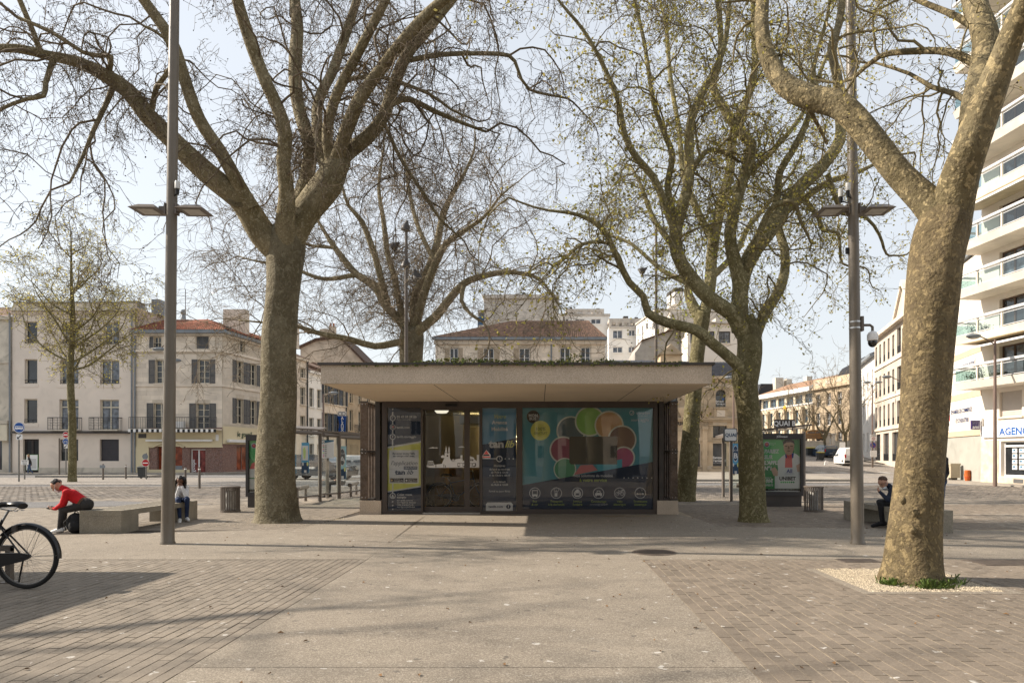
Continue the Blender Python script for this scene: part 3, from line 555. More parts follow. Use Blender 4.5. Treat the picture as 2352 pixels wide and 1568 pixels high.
# the room behind the glass
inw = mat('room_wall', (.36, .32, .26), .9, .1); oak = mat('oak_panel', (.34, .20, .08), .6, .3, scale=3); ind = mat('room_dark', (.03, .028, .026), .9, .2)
X0, X1 = kx(880), kx(1508)
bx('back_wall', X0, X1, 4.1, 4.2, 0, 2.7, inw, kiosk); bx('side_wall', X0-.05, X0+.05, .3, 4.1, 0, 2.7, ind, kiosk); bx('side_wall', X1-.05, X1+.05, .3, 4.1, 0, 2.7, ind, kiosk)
bx('room_floor', X0, X1, .2, 4.1, -.01, .012, mat('room_floor', (.10, .09, .075), .35, .1), kiosk); bx('room_ceiling', X0, X1, .2, 4.1, 2.66, 2.72, mat('room_ceiling', (.30, .30, .28), .9, .03), kiosk)
bx('ceiling_box', kx(1040), kx(1190), 1.4, 3.6, 2.3, 2.5, mat('room_ceiling_box', (.42, .42, .39), .9, .03), kiosk)
bx('counter', kx(990), kx(1100), 3.2, 3.9, .012, 1.05, oak, kiosk); bx('cupboard', kx(965), kx(992), 2.3, 3.2, .012, 1.2, oak, kiosk)
warm = emit('lamp_strip', (1., .78, .36), 8.); soft = emit('ceiling_lamp', (1., .93, .75), .55)
bx('light_strip', kx(1030), kx(1125), 3.0, 3.06, 2.54, 2.58, warm, kiosk); bx('light_strip', kx(1085), kx(1180), 3.9, 3.95, 2.0, 2.03, warm, kiosk); bx('light_strip', kx(1085), kx(1180), 3.9, 3.95, 1.86, 1.88, warm, kiosk)
for x in (1001, 1125): MB().lathe([(.02, -.06), (.13, -.05), (.18, 0), (.18, .02)], 20, c=(kx(x), 1.0, 2.6)).put('ceiling_lamp', soft, kiosk, smooth=True)
# metal plates let into the ground before the kiosk
x, y, _ = G(1177+1020*.25634, 1184.5); tag(bx('floor_plate', x-.55, x+.55, y-.12, y+.12, .001, .005, mat('plate', (.22, .17, .11), .6, .15)), 'flat rusty floor plate before the big kiosk window', 'floor plate')
# ---------------------------------------------------------------- buildings
CACHE = {}
class Fac:
    """one facade of a building: u runs along the wall as seen from the square, w goes into the house, v is height"""
    def __init__(s, bld, P0, P1):
        s.b = bld; s.P = Vector((*P0, 0)); d = Vector((P1[0]-P0[0], P1[1]-P0[1], 0)); s.L = d.length; s.d = d/s.L; s.n = Vector((-s.d.y, s.d.x, 0)); s.a = math.atan2(d.y, d.x); s.o = Vector(bld.location)
    def u(s, px):
        k = (px-VX)/F; return (s.P.x-k*s.P.y)/(k*s.d.y-s.d.x)
    def v(s, px, py): return EH-(py-HZ)/F*(s.P+s.d*s.u(px)).y
    def at(s, u, w, v): return s.P+s.d*u+s.n*w+Vector((0, 0, v))-s.o
    def put(s, mb, name, m, uvw=(0, 0, 0), parent=None, label=None, smooth=False):
        o = mb.put(name, m, s.b, label, smooth, s.at(*uvw), (0, 0, s.a)); return o
    def inst(s, me, name, uvw, scale=None, rot=0):
        return link(name, me, s.b, s.at(*uvw), (0, 0, s.a+rot), scale)
    def box(s, name, u0, u1, w0, w1, v0, v1, m, label=None):
        o = link(name, unit(m), s.b, s.at((u0+u1)/2, (w0+w1)/2, (v0+v1)/2), (0, 0, s.a), (u1-u0, w1-w0, v1-v0))
        if label: o['label'] = label
        return o
    def wall(s, u0, u1, v0, v1, holes, m, th=.3, name='wall', w0=0.):
        us = sorted({u0, u1, *[h[0] for h in holes], *[h[2] for h in holes]}); vs = sorted({v0, v1, *[h[1] for h in holes], *[h[3] for h in holes]}); b = MB()
        us = [x for x in us if u0-1e-6 <= x <= u1+1e-6]; vs = [x for x in vs if v0-1e-6 <= x <= v1+1e-6]
        for i in range(len(us)-1):
            for j in range(len(vs)-1):
                cu, cv = (us[i]+us[i+1])/2, (vs[j]+vs[j+1])/2
                if not any(h[0] < cu < h[2] and h[1] < cv < h[3] for h in holes): b.add([(us[i], w0, vs[j]), (us[i+1], w0, vs[j]), (us[i+1], w0, vs[j+1]), (us[i], w0, vs[j+1])], [(0, 1, 2, 3)])
        for a, c, e, g in holes: b.add([(a, w0, c), (e, w0, c), (e, w0, g), (a, w0, g), (a, w0+th, c), (e, w0+th, c), (e, w0+th, g), (a, w0+th, g)], [(0, 1, 5, 4), (1, 2, 6, 5), (2, 3, 7, 6), (3, 0, 4, 7)])
        return s.put(b, name, m)
    def shell(s, u0, u1, depth, v0, v1, m, w0=.31): return s.box('shell', u0, u1, w0, depth, v0, v1, m)
    def win(s, hole, fm_=None, cols=2, rows=1, w=.17, fr=.06, pane=None, sill=None, shut=None, rail=None, name='window', balcony=None, transom=0, box_=None, closed=None):
        a, c, e, g = hole; W, H = round(e-a, 2), round(g-c, 2); fm_ = fm_ or cream_paint; pane = pane or pane_dark
        k = ('win', W, H, cols, rows, fm_.name, fr, transom)
        if k not in CACHE:
            b = MB(); b.box(-W/2, -W/2+fr, -.03, .03, 0, H); b.box(W/2-fr, W/2, -.03, .03, 0, H); b.box(-W/2+fr, W/2-fr, -.03, .03, 0, fr); b.box(-W/2+fr, W/2-fr, -.03, .03, H-fr, H)
            for i in range(1, cols): x = -W/2+W*i/cols; b.box(x-fr*.6, x+fr*.6, -.034, .034, fr, H-fr)
            for j in range(1, rows): z = H*j/rows; b.box(-W/2+fr, W/2-fr, -.026, .026, z-fr*.25, z+fr*.25)
            if transom: b.box(-W/2+fr, W/2-fr, -.04, .04, H*transom-fr*.6, H*transom+fr*.6)
            CACHE[k] = b.mesh('window', fm_)
        o = s.inst(CACHE[k], name, ((a+e)/2, w, c))
        for i in range(cols): piece('pane', pane, o, (-W/2+W*(i+.5)/cols, .012, H/2), (W/cols-fr, .008, H-fr))
        if sill: piece('sill', sill, o, (0, -w-.03, -.05), (W+.2, .24, .1))
        if closed:
            for sg in (-1, 1): link('shutter', s.shutter(W/2-.02, H, closed), o, (sg*W/4, -w+.06, 0))
        if shut:
            for sg in shut[1:] if len(shut) > 1 else (-1, 1): link('shutter', s.shutter(min(W/2, .75), H, shut[0]), o, (sg*(W/2+min(W/2, .75)/2+.04), -w-.03, 0))
        if rail: link('railing', s.railing(W, rail[0], rail[1]), o, (0, -w+.05, 0))
        return o
    def shutter(s, W, H, m):
        k = ('sh', round(W, 2), round(H, 2), m.name)
        if k not in CACHE:
            b = MB(); b.box(-W/2, -W/2+.06, -.02, .02, 0, H); b.box(W/2-.06, W/2, -.02, .02, 0, H)
            for z in (0, H*.33, H-.08): b.box(-W/2+.06, W/2-.06, -.018, .018, z, z+.08)
            n = int(H/.085)
            for i in range(n):
                z = .08+(H-.16)*i/n; b.add([(-W/2+.06, -.014, z), (W/2-.06, -.014, z), (W/2-.06, .012, z+.07), (-W/2+.06, .012, z+.07)], [(0, 1, 2, 3)])
            CACHE[k] = b.mesh('shutter', m)
        return CACHE[k]
    def railing(s, W, H, m, gap=.12):
        k = ('rail', round(W, 2), round(H, 2), m.name, gap)
        if k not in CACHE:
            b = MB(); b.box(-W/2, W/2, -.025, .025, H-.04, H); b.box(-W/2, W/2, -.015, .015, .05, .08); n = max(2, int(W/gap))
            for i in range(n+1): x = -W/2+W*i/n; b.box(x-.01, x+.01, -.01, .01, 0, H-.04)
            CACHE[k] = b.mesh('railing', m)
        return CACHE[k]
    def stones(s, u0, u1, v0, v1, holes, rh, l0, l1, m, cap=290, proud=.014):
        out = []; v = v0
        while v+rh <= v1+.05:
            h = min(rh, v1-v); cuts = [u0]
            bl = sorted((a-.005, e+.005) for a, c, e, g in holes if c < v+h-.04 and g > v+.04); segs = []; x = u0
            for a, e in bl:
                if a > x: segs.append((x, a))
                x = max(x, e)
            if x < u1: segs.append((x, u1))
            for a, e in segs:
                x = a
                while x < e-.02:
                    l = R.uniform(l0, l1)
                    if e-x-l < l0*.6: l = e-x
                    out.append((x, min(e, x+l), v, v+h)); x += l
            v += rh
        R.shuffle(out); g = .008
        for a, e, c, d in out[:cap]: link('stone', unit(m), s.b, s.at((a+e)/2, .02-proud+R.uniform(-.003, .003), (c+d)/2), (0, 0, s.a), (e-a-g, .04, d-c-g))
        if out[cap:]:
            b = MB()
            for a, e, c, d in out[cap:]: b.box(a+g/2, e-g/2, -proud, .02, c+g/2, d-g/2)
            tag(s.put(b, 'stonework', m), kind='stuff')
    def tiles(s, roof, A, B, C_, D, nu, nv, m, cap=0, r=.1):
        """clay tiles on the slope A B (eaves) C D (ridge), given as u, w, v"""
        A, B, C_, D = (Vector(p) for p in (A, B, C_, D)); seg = 5; arc = [(math.cos(PI*i/seg), math.sin(PI*i/seg)) for i in range(seg+1)]
        nrm = (B-A).cross(D-A).normalized(); V, Fq, rn, objs = [], [], [], 0; ln = (D-A).length/nv*1.12
        for j in range(nv):
            for i in range(nu):
                fu, fv = (i+.5)/nu, (j+.5)/nv; p = (A+(B-A)*fu)*(1-fv)+(D+(C_-D)*fu)*fv
                up = ((D+(C_-D)*fu)-(A+(B-A)*fu)).normalized(); ac = up.cross(nrm); ac = -ac if ac.x < 0 else ac; wid = ((B-A)*(1-fv)+(C_-D)*fv).length/nu*.5
                j1, j2 = R.uniform(-.012, .012), R.uniform(-.02, .02); base = len(V); vv = []
                for e in (-.5, .5):
                    rr = wid*(.98 if e < 0 else .86)
                    for ca, sa in arc: vv.append(p+ac*(ca*rr+j1)+nrm*(sa*rr*.75+.01-e*.025)+up*(e*ln+j2))
                ff = [(q, q+1, q+seg+2, q+seg+1) for q in range(seg)]
                if objs < cap:
                    me = CACHE.get(('tile', m.name, nu))
                    if me is None:
                        loc0 = Matrix((ac, nrm, -up)).transposed().to_4x4(); inv = loc0.inverted()
                        me = CACHE[('tile', m.name, nu)] = MB().add([inv @ (x-p) for x in vv], ff).mesh('tile', m)
                    o = link('tile', me, roof); o.matrix_basis = Matrix.Translation(p) @ Matrix((ac, nrm, -up)).transposed().to_4x4(); objs += 1
                else: V += [tuple(x) for x in vv]; Fq += [tuple(base+q for q in f) for f in ff]; rn += [R.random()]*len(vv)
        if Fq:
            o = link('tiles', meshnp('tiles', V, np.array(Fq), [m], rnd=rn), roof); tag(o, kind='stuff')
    def text(s, t, size, m, u, w, v, **k): return lettering(t, size, m, s.b, s.at(u, w, v), (PI/2, 0, s.a), **k)
def bld(name, label, P0, group=None, cat='building'): return thing(name, label, cat, (P0[0], P0[1], 0), 0, group)

stucco = mat('cream_render', (.72, .63, .54), .9, .06, scale=.5, grime=.12)
stucco_old = mat('stained_render', (.58, .52, .43), .9, .15, scale=.9, grime=.5)
lime_st = mat('limestone', (.72, .63, .52), .88, .12, scale=1.1, piece=.16, grime=.15, fine=.06)
bank_st = mat('bank_stone', (.52, .41, .28), .88, .18, scale=.9, piece=.22, grime=.25, fine=.08)
lime_j = mat('stone_joint', (.52, .45, .36), .9, .1)
white_r = mat('white_render', (.82, .79, .74), .85, .05, scale=.5, grime=.1)
warm_r = mat('warm_render', (.76, .69, .60), .85, .06, scale=.4)
grey_sh = mat('grey_shutter', (.105, .105, .105), .6, .1)
iron_r = mat('iron_railing', (.05, .05, .052), .5, .1)
brickred = mat('red_brickwork', (.19, .075, .042), .8, .25, scale=9, fine=.3, fscale=26)
YL = 54.0
def PF(Y): return lambda px: (px-VX)/F*Y
xl = PF(YL); zl = lambda py: PZ(py, YL)
# --- house at the far west edge
b0 = bld('town_house', 'stained old house at the edge of view, beside the cream rendered house', (xl(-200), YL))
f = Fac(b0, (xl(-200), YL), (xl(26.5), YL)); L = f.L; hs = [(L-2.6, .3, L-.75, 2.9), (L-5.6, .3, L-3.2, 2.9), (L-2.5, 6.2, L-1.4, 8.3), (L-2.5, 9., L-1.4, 10.4)]
f.wall(0, L, -.1, zl(727), hs, stucco_old); f.shell(0, L, 7, -.1, zl(727)-.05, stucco_old); f.box('cornice', 0, L+.0, -.25, .1, zl(735), zl(727), stucco_old)
for h in hs: f.win(h, dark_metal, 1, 1)
f.box('string_course', 0, L-.02, -.12, .05, zl(834), zl(828), stucco_old); f.box('shop_fascia', 0, L-.15, -.3, .0, zl(1012), zl(975), cream_paint); f.box('shop_cornice', 0, L-.1, -.36, .0, zl(974), zl(966), stucco_old)
roof = f.put(MB().add([(0, -.3, zl(727)), (L, -.3, zl(727)), (L, 4, zl(727)+1.6), (0, 4, zl(727)+1.6)], [(0, 1, 2, 3)]), 'roof', tile_old)
# --- cream rendered house
b1 = bld('apartment_house', 'cream rendered three storey house with dark ledge and little iron balconies', (xl(28), YL))
f = Fac(b1, (xl(28), YL), (xl(310), YL)); U = lambda px: xl(px)-xl(28); q1 = lambda x: U(x*.2930); q2 = lambda y: zl(660.4+y*.2930)
rect = lambda x0, y0, x1, y1: (q1(x0), q2(y1), q1(x1), q2(y0))
hs = [rect(193, 265, 292, 437), rect(493, 270, 613, 437), rect(808, 270, 935, 445), rect(193, 560, 292, 752), rect(470, 565, 615, 755), rect(785, 567, 935, 755), rect(190, 872, 292, 1062), rect(465, 875, 615, 1112), rect(783, 878, 932, 1112)]
gh = [rect(180, 1186, 305, 1447), rect(470, 1188, 613, 1356), rect(782, 1188, 932, 1358)]
f.wall(0, f.L, -.1, q2(165), hs+gh, stucco, .32); f.shell(.0, f.L-.01, 9, -.1, q2(150), mat('pink_render', (.52, .43, .37), .9, .08, scale=.5))
for i, h in enumerate(hs):
    w_ = f.win(h, cream_paint, 1 if i % 3 == 0 else 2, 1, .24, .07, pane_curtain if i % 3 else pane_dark, transom=.75 if i in (7, 8) else 0)
    if i < 7: link('railing', f.railing(h[2]-h[0], .32, iron_r, .3), w_, (0, -.2, 0))
    f.box('window_apron', h[0]-.28, h[2]+.08, -.03, .02, h[1]-.28, h[1]-.02, stucco)
f.box('ledge', q1(115), q1(1020), -.32, .05, q2(1142), q2(1124), dark_metal); f.box('cornice', 0, f.L, -.42, .05, q2(188), q2(163), stucco_old); f.box('frieze', 0, f.L, -.12, .02, q2(207), q2(190), stucco)
f.box('parapet', .1, f.L, -.02, .3, q2(163), q2(118), stucco_old); f.box('parapet_cap', .05, f.L+.05, -.1, .4, q2(118), q2(112), zinc); f.box('plinth', q1(306), f.L, -.05, .03, -.1, q2(1410), stucco_old)
for x0, x1 in ((415, 640), (736, 957)):
    a, e = q1(x0), q1(x1); W = e-a; z0, z1 = q2(1115), q2(1018); H = z1-z0; b = MB()
    b.box(-W/2, W/2, -.62, -.56, H-.06, H); b.box(-W/2, W/2, -.6, -.57, .04, .07)
    for i in range(7): x = -W/2+W*i/6; b.box(x-.012, x+.012, -.6, -.575, 0, H-.06)
    for zz in (.35, .55, .78): b.tube([(-W/2+W*i/24, -.588, H*zz+.03*math.sin(i*1.5)) for i in range(25)], .012, 4)
    for sx in (-1, 1):
        b.box(sx*W/2-.015, sx*W/2+.015, -.6, 0, H-.06, H)
        for j in range(3): b.box(sx*W/2-.01, sx*W/2+.01, -.45+j*.2, -.43+j*.2, 0, H)
    f.put(b, 'balcony_railing', iron_r, ((a+e)/2, 0, z0)); f.box('balcony_floor', a, e, -.62, .0, z0-.08, z0, stucco_old)
dr = f.win(gh[0], mat('door_wood', (.035, .028, .026), .6, .2), 2, 1, .2, .16, black, name='door'); f.box('notice_board', q1(203), q1(290), .05, .09, q2(1428), q2(1310), white_paint)
f.box('notice_border', q1(203)-.03, q1(290)+.03, .07, .1, q2(1430), q2(1308), mat('green_border', (.15, .4, .1), .6)); nb = MB()
for i in range(9): nb.box(q1(215), q1(280), .04, .048, q2(1345+i*8.5), q2(1343+i*8.5))
f.put(nb, 'notice_print', ink('black', (.02, .02, .02)) if 'print_black' not in MATS else MATS['print_black'])
f.win(gh[1], dark_metal, 1, 1, .2, .05, mat('bank_glass', (.03, .035, .035), .15, .2), name='shop_window')
for i in range(10): f.box('blind_slat', gh[1][0]+.06, gh[1][2]-.06, .16, .175, gh[1][3]-.12-i*.095, gh[1][3]-.06-i*.095, grey_sh)
f.box('roller_shutter', gh[2][0], gh[2][2], .2, .24, gh[2][1], gh[2][3], dark_metal)
for i in range(14): h = gh[2]; z = h[1]+(h[3]-h[1])*i/14; f.box('shutter_slat', h[0]+.02, h[2]-.02, .185, .2, z+.01, z+(h[3]-h[1])/14-.012, mat('roller_slat', (.045, .042, .05), .5, .1))
for x in (87, 1040): f.put(MB().tube([(0, 0, 0), (0, 0, q2(200))], .065, 8), 'downpipe', zinc, (q1(x), -.14, 0))
for (u0, u1, w0, h) in ((5.4, 6.6, 2.5, .5), (7.6, 9.0, 1.5, .42), (9.3, 10., 3, .9)): f.box('roof_unit', u0, u1, w0, w0+1.2, q2(150), q2(112)+h, zinc)
f.box('chimney', f.L+.1, f.L+1.5, 5, 6.5, q2(330), q2(150), stucco); f.put(MB().lathe([(.18, 0), (.2, .2), (.12, .5), (.22, .55), (.2, .9), (.05, 1.)], 10), 'chimney_pot', zinc, (f.L+.9, 5.6, q2(150)))
b = MB(); b.tube([(0, 0, 0), (0, 0, 2.9)], .03, 5)
for z, l in ((2.6, .5), (2.3, .7), (1.7, 1.0)): b.tube([(-l, 0, z), (l*.4, 0, z)], .014, 4)
f.put(b, 'aerial', dark_metal, (f.L+1.4, 5, q2(60)-1.2))
# --- corner house with the restaurant
xc = xl(511)
b2 = bld('corner_house', 'pale stone corner house with grey shutters, red tiled roof and brick restaurant front', (xl(309), YL))
f = Fac(b2, (xl(310.5), YL), (xc, YL)); U = lambda px: xl(px)-xl(310.5); q1 = lambda x: U(x*.2930)
zb2 = q2(1245)
hs = [rect(1205, 385, 1262, 473), rect(1540, 382, 1636, 478), rect(1218, 567, 1310, 750), rect(1552, 563, 1640, 750), rect(1206, 905, 1305, 1108), rect(1540, 907, 1640, 1108)]
f.wall(0, f.L, zb2, q2(345), hs, lime_j, .3)
f.stones(0.02, f.L-.02, q2(1130), q2(505), [(h[0]-.1, h[1]-.1, h[2]+.1, h[3]+.1) for h in hs], .36, .5, 1.1, lime_st, 240)
f.stones(0.02, f.L-.02, q2(486), q2(378), [(h[0]-.1, h[1]-.1, h[2]+.1, h[3]+.1) for h in hs], .36, .6, 1.2, lime_st, 50)
f.shell(0, f.L-.3, 12, -.1, q2(350), lime_j)
for i, h in enumerate(hs):
    if i == 1: f.win(h, grey_sh, 2, 1, .2, closed=grey_sh)
    else: f.win(h, cream_paint, 2, 4 if i > 1 else 2, .2, .06, sill=lime_st, shut=(grey_sh, -1) if i in (0,) else (grey_sh, -1, 1), rail=(.35, iron_r) if i == 0 else None)
for y0, y1, d in ((505, 486, .14), (775, 757, .1), (378, 345, .2)): f.box('string_course', 0, f.L+d, -d, .05, q2(y0), q2(y1), lime_st)
f.box('gutter', -.1, f.L+.5, -.5, -.2, q2(362), q2(338), zinc)
a, e = q1(1066), q1(1743); f.box('balcony_floor', a, e, -1., .0, q2(1118), q2(1108), lime_st); f.put(MB().add(*(lambda me: ([v.co[:] for v in me.vertices], [tuple(p.vertices) for p in me.polygons]))(f.railing(e-a, q2(1018)-q2(1108), iron_r, .13))), 'balcony_railing', iron_r, ((a+e)/2, -.95, q2(1108)))
for i in range(34):
    u = a+(e-a)*i/34; f.box('awning_stripe', u, u+(e-a)/34, -1.06, -1.03, q2(1134+ (3 if i % 2 else 0)), q2(1112), black if i % 2 else white_paint)
f.box('air_conditioner', q1(1378), q1(1462), -.5, -.15, q2(1102), q2(1050), white_paint)
# ground floor: cream band, brick piers, arched openings
cb = mat('cream_band', (.66, .57, .38), .8, .06, scale=.7)
og = [rect(1235, 1240, 1430, 1478), rect(1492, 1265, 1612, 1490)]
f.wall(0, f.L, q2(1245), q2(1118), [], cb, .3, 'fascia', -.06)
f.wall(0, f.L, -.1, q2(1245), og, brickred, .35, 'brick_front', -.03); f.box('cream_pier', 0, q1(1172), -.12, .0, -.1, q2(1245), cb)
hoop = MB(); hoop.tube([(q1(1180+i*15), -.14, q2(1248)+.38*math.sin(PI*min(1, max(0, (i-2)/15)))) for i in range(19)], .07, 6); f.put(hoop, 'arch_moulding', cb)
f.box('moulding', q1(1465), q1(1748), -.2, -.04, q2(1252), q2(1240), cb); f.box('brick_base', 0, q1(1490), -.12, .0, -.1, .32, cb)
for i in range(26):
    z = .4+i*.125
    for x0, x1 in ((1176, 1230), (1432, 1488), (1615, 1745)): f.box('brick_course', q1(x0), q1(x1), -.055, -.03, z, z+.1, brickred)
f.win(og[0], mat('poster_red', (.28, .05, .02), .5, .4, scale=2), 2, 1, .25, .05, mat('orange_glass', (.22, .05, .02), .2, .6, scale=2.2), name='shop_window'); f.box('window_panel', q1(1360), q1(1428), .1, .14, q2(1468), q2(1395), zinc)
f.win(og[1], white_paint, 2, 1, .2, .08, mat('red_door_glass', (.16, .03, .025), .15, .6, scale=3), name='door')
f.text('le goupil', .42, pale, q1(1521), .14, q2(1415), bold=.01).rotation_euler = (PI/2, -PI/2, 0)
f.box('awning_case', q1(1160), q1(1672), -.35, -.1, q2(1205), q2(1190), white_paint); f.box('menu_board', q1(1695), q1(1716), -.1, -.06, q2(1200), q2(1150), white_paint); f.box('stone_plaque', q1(1090), q1(1150), -.1, -.06, q2(1178), q2(1145), dark_metal)
f.put(MB().tube([(0, 0, 0), (0, 0, q2(380))], .06, 8), 'downpipe', zinc, (.05, -.12, 0)); f.box('street_plate', q1(1753), q1(1775), .0, .01, 0, .01, navy)
# the same house's side on the street
DX = .15
ln = lambda Y: xc+DX*(Y-YL)
pxY = lambda px: (xc-DX*YL-0)/(((px-VX)/F)-DX)
def side(bldg, pa, pb): Ya, Yb = pxY(pa), pxY(pb); return Fac(bldg, (ln(Ya), Ya), (ln(Yb), Yb))
g = Fac(b2, (xc, YL), (ln(64.5), 64.5)); zt = q2(345)
gu = [g.u(x*.2930) for x in (1838, 1946, 2060, 2160)]; hs = []
for u in gu: hs += [(u+.25, 4.05, u+1.25, 6.1), (u+.25, 7.4, u+1.25, 9.2)]
tp = [(gu[0]+.8, 10.0, gu[0]+1.5, 11.), (gu[2]+.4, 10., gu[2]+1.1, 11.)]
g.wall(0, g.L, 2.7, zt, hs+tp, lime_j, .3); g.stones(.02, g.L, 3.9, 9.7, [(h[0]-.1, h[1]-.1, h[2]+.1, h[3]+.1) for h in hs], .36, .6, 1.2, lime_st, 0)
for h in hs: g.win(h, cream_paint, 2, 3, .2, shut=(grey_sh, -1, 1))
for h in tp: g.win(h, cream_paint, 1, 2, .2)
for y0, y1, d in ((505, 486, .14), (775, 757, .1), (378, 345, .2)): g.box('string_course', 0, g.L, -d, .05, q2(y0), q2(y1), lime_st)
g.wall(0, g.L, -.1, 2.7, [(1.9, .2, 3.9, 2.2)], brickred, .3, 'brick_front'); g.win((1.9, .2, 3.9, 2.2), brickred, 2, 1, .22, pane=MATS['orange_glass']); g.box('fascia', 0, g.L, -.07, .0, 2.35, 3.75, cb); g.box('awning_case', .4, 5.2, -.35, -.1, 2.5, 2.72, white_paint)
g.text('le goupil', .62, mat('sign_green', (.03, .07, .04), .6), 2.9, -.1, 2.98, bold=.015, shear=.1); g.box('gutter', -.3, g.L, -.5, -.2, q2(362), q2(338), zinc)
rz = EH+(HZ-(660.4+250*.2930))/F*57.6; w2 = f.L; rf = MB(); e0, e1, e2, e3 = f.at(-.2, -.45, q2(340)), f.at(w2+.4, -.45, q2(340)), g.at(g.L, -.45, q2(340)), f.at(-.2, 9, q2(340))
r0, r1 = f.at(.2, 3.6, rz-.1), f.at(w2-3.0, 3.6, rz); r2 = g.at(g.L, 3.6, rz); rf.add([e0, e1, r1, r0, e2, r2, e3], [(0, 1, 2, 3), (1, 4, 5, 2), (0, 3, 6)])
roof = rf.put('roof', tile_red, b2); tl = lambda v: tuple(v)
f.tiles(roof, tl(e0), tl(e1), tl(r1), tl(r0), 40, 10, tile_red, 290); f.tiles(roof, tl(e1), tl(e2), tl(r2), tl(r1), 40, 10, tile_red)
for u, w, zt_, hh in ((w2-1.9, 4.2, rz, 1.0), (w2+.9, 8.5, rz-.3, 1.0)): f.box('chimney', u, u+1.9, w, w+.8, q2(340), zt_+hh, lime_st)
for u in (5.2, 6.4): f.box('roof_light', u, u+.5, 1.1, 1.6, q2(300), q2(300)+.16, dark_metal)
# --- the row down the street behind the bus shelter
def rowhouse(pa, pb, zt, m, label, cols, rows, pitch, shutm=None, roofm=None, ground=None):
    Ya = pxY(pa); bb = bld('row_house', label, (ln(Ya), Ya), 'houses along the narrow west street'); s = side(bb, pa, pb); hs = []
    for i in range(cols):
        u = s.L*(i+.5)/cols
        for v0, v1 in rows: hs.append((u-.5, v0, u+.5, v1))
    s.wall(0, s.L-.02, -.1, zt, hs, m, .28); s.shell(0, s.L-.02, 9, -.1, zt-.1, m)
    for h in hs: s.win(h, cream_paint, 2, 2, .2, sill=m, shut=(shutm, -1, 1) if shutm else None)
    s.box('cornice', 0, s.L-.02, -.3, .05, zt-.25, zt, m); s.put(MB().tube([(0, 0, 0), (0, 0, zt-.2)], .07, 6), 'downpipe', iron_r, (s.L-.15, -.1, 0))
    r = s.put(MB().add([(0, -.35, zt), (s.L, -.35, zt), (s.L, 4, zt+pitch), (0, 4, zt+pitch), (0, 8.5, zt), (s.L, 8.5, zt)], [(0, 1, 2, 3), (3, 2, 5, 4), (0, 3, 4), (1, 5, 2)]), 'roof', roofm or tile_old)
    return bb, s
R3 = [(3.6, 5.3), (6.4, 8.1), (9, 10.)]
rowhouse(612, 706, 10.9, lime_st, 'beige stone row house beside the corner house, partly behind the thick plane trunk', 4, R3, 1.8)
rowhouse(706.5, 742, 9.9, white_r, 'white rendered row house with a black downpipe, behind the bus timetable', 2, [(.6, 2.6), (3.4, 5.2), (6.3, 8.2)], 1.5)
bb5, s5 = rowhouse(742.5, 795, 10.2, lime_st, 'tan stone row house with blue grey shutters behind the vertical optician sign', 4, [(3.8, 5.9), (6.9, 8.9)], 1.6, mat('blue_shutter', (.09, .11, .14), .6))
bb6, s6 = rowhouse(795.5, 905, 9.8, bank_st, 'tan house with iron balcony and twin chimneys, next to the planked kiosk louvre', 6, [(4.2, 6.6), (7.4, 9.)], 2.2)
s6.put(MB().add(*(lambda me: ([v.co[:] for v in me.vertices], [tuple(p.vertices) for p in me.polygons]))(s6.railing(5.5, 1., iron_r, .14))), 'balcony_railing', iron_r, (3., -.9, 3.9)); s6.box('balcony_floor', .2, 5.8, -.95, 0, 3.75, 3.9, lime_st)
Yg_ = 92; xg = PF(Yg_); b7 = bld('gabled_house', 'brown gabled house with tall twin chimney rising behind the street row', (xg(700), Yg_)); f = Fac(b7, (xg(690), Yg_), (xg(835), Yg_)); zz = lambda py: PZ(py, Yg_)
gab = mat('gable_wall', (.50, .42, .33), .9, .2, scale=1, grime=.4); f.put(MB().prism([(0, 0), (f.L, 0), (f.L, zz(832)), (f.L*.62, zz(775)), (f.L*.25, zz(782)), (0, zz(800))], 0, 9), 'gable', gab)
f.put(MB().prism([(-.2, zz(801)), (f.L*.25, zz(783)), (f.L*.62, zz(776)), (f.L+.2, zz(834)), (f.L+.2, zz(828)), (f.L*.62, zz(770)), (f.L*.25, zz(777)), (-.2, zz(795))], -.3, 9.3), 'roof', tile_old)
f.box('chimney', f.u(729), f.u(747), 1, 2, zz(790), zz(752), gab); f.box('chimney', f.u(742), f.u(755), 2.5, 3.5, zz(790), zz(741), gab)
for p in (731, 738): f.put(MB().lathe([(.15, 0), (.12, .5)], 8), 'chimney_pot', tile_red, (f.u(p+13), 3, zz(741)))
# optician's hanging sign
Ys = pxY(786)-1; t = thing('hanging_sign', 'blue vertical shop sign with white letters and drawn spectacles', 'shop sign', (PX(786, Ys), Ys, 0)); sc_ = Ys/F
sx0, sx1, sy0, sy1 = PX(777, Ys)-t.location.x, PX(793, Ys)-t.location.x, PZ(991, Ys), PZ(955, Ys)
MB().prism([(sx0, sy0), (sx1, sy0), (sx1+.1, sy1), (sx0+.1-.2, sy1), (sx0+.12, (sy0+sy1)/2)], -.06, .06).put('board', mat('sign_blue', (.01, .06, .26), .5, .05), t)
b = MB(); b.ring(sx0*.45, sy1+.25, .17, .22, -.07, n=20); b.ring(sx1*.5, sy1+.25, .17, .22, -.07, n=20); b.box(sx0*.45+.2, sx1*.5-.2, -.08, -.06, sy1+.25, sy1+.29); b.put('spectacles', dark_metal, t); bx('name_plate', sx0-.05, sx1+.1, -.05, .05, sy1, sy1+.5, white_paint, t)
for i, c in enumerate('ALAUX'): lettering(c, .42, white_paint, t, (0.03, -.07, sy1-.37-i*.325), bold=.04)
bx('bracket', sx0-1.2, sx1+.1, -.03, .03, sy0-.06, sy0, dark_metal, t)
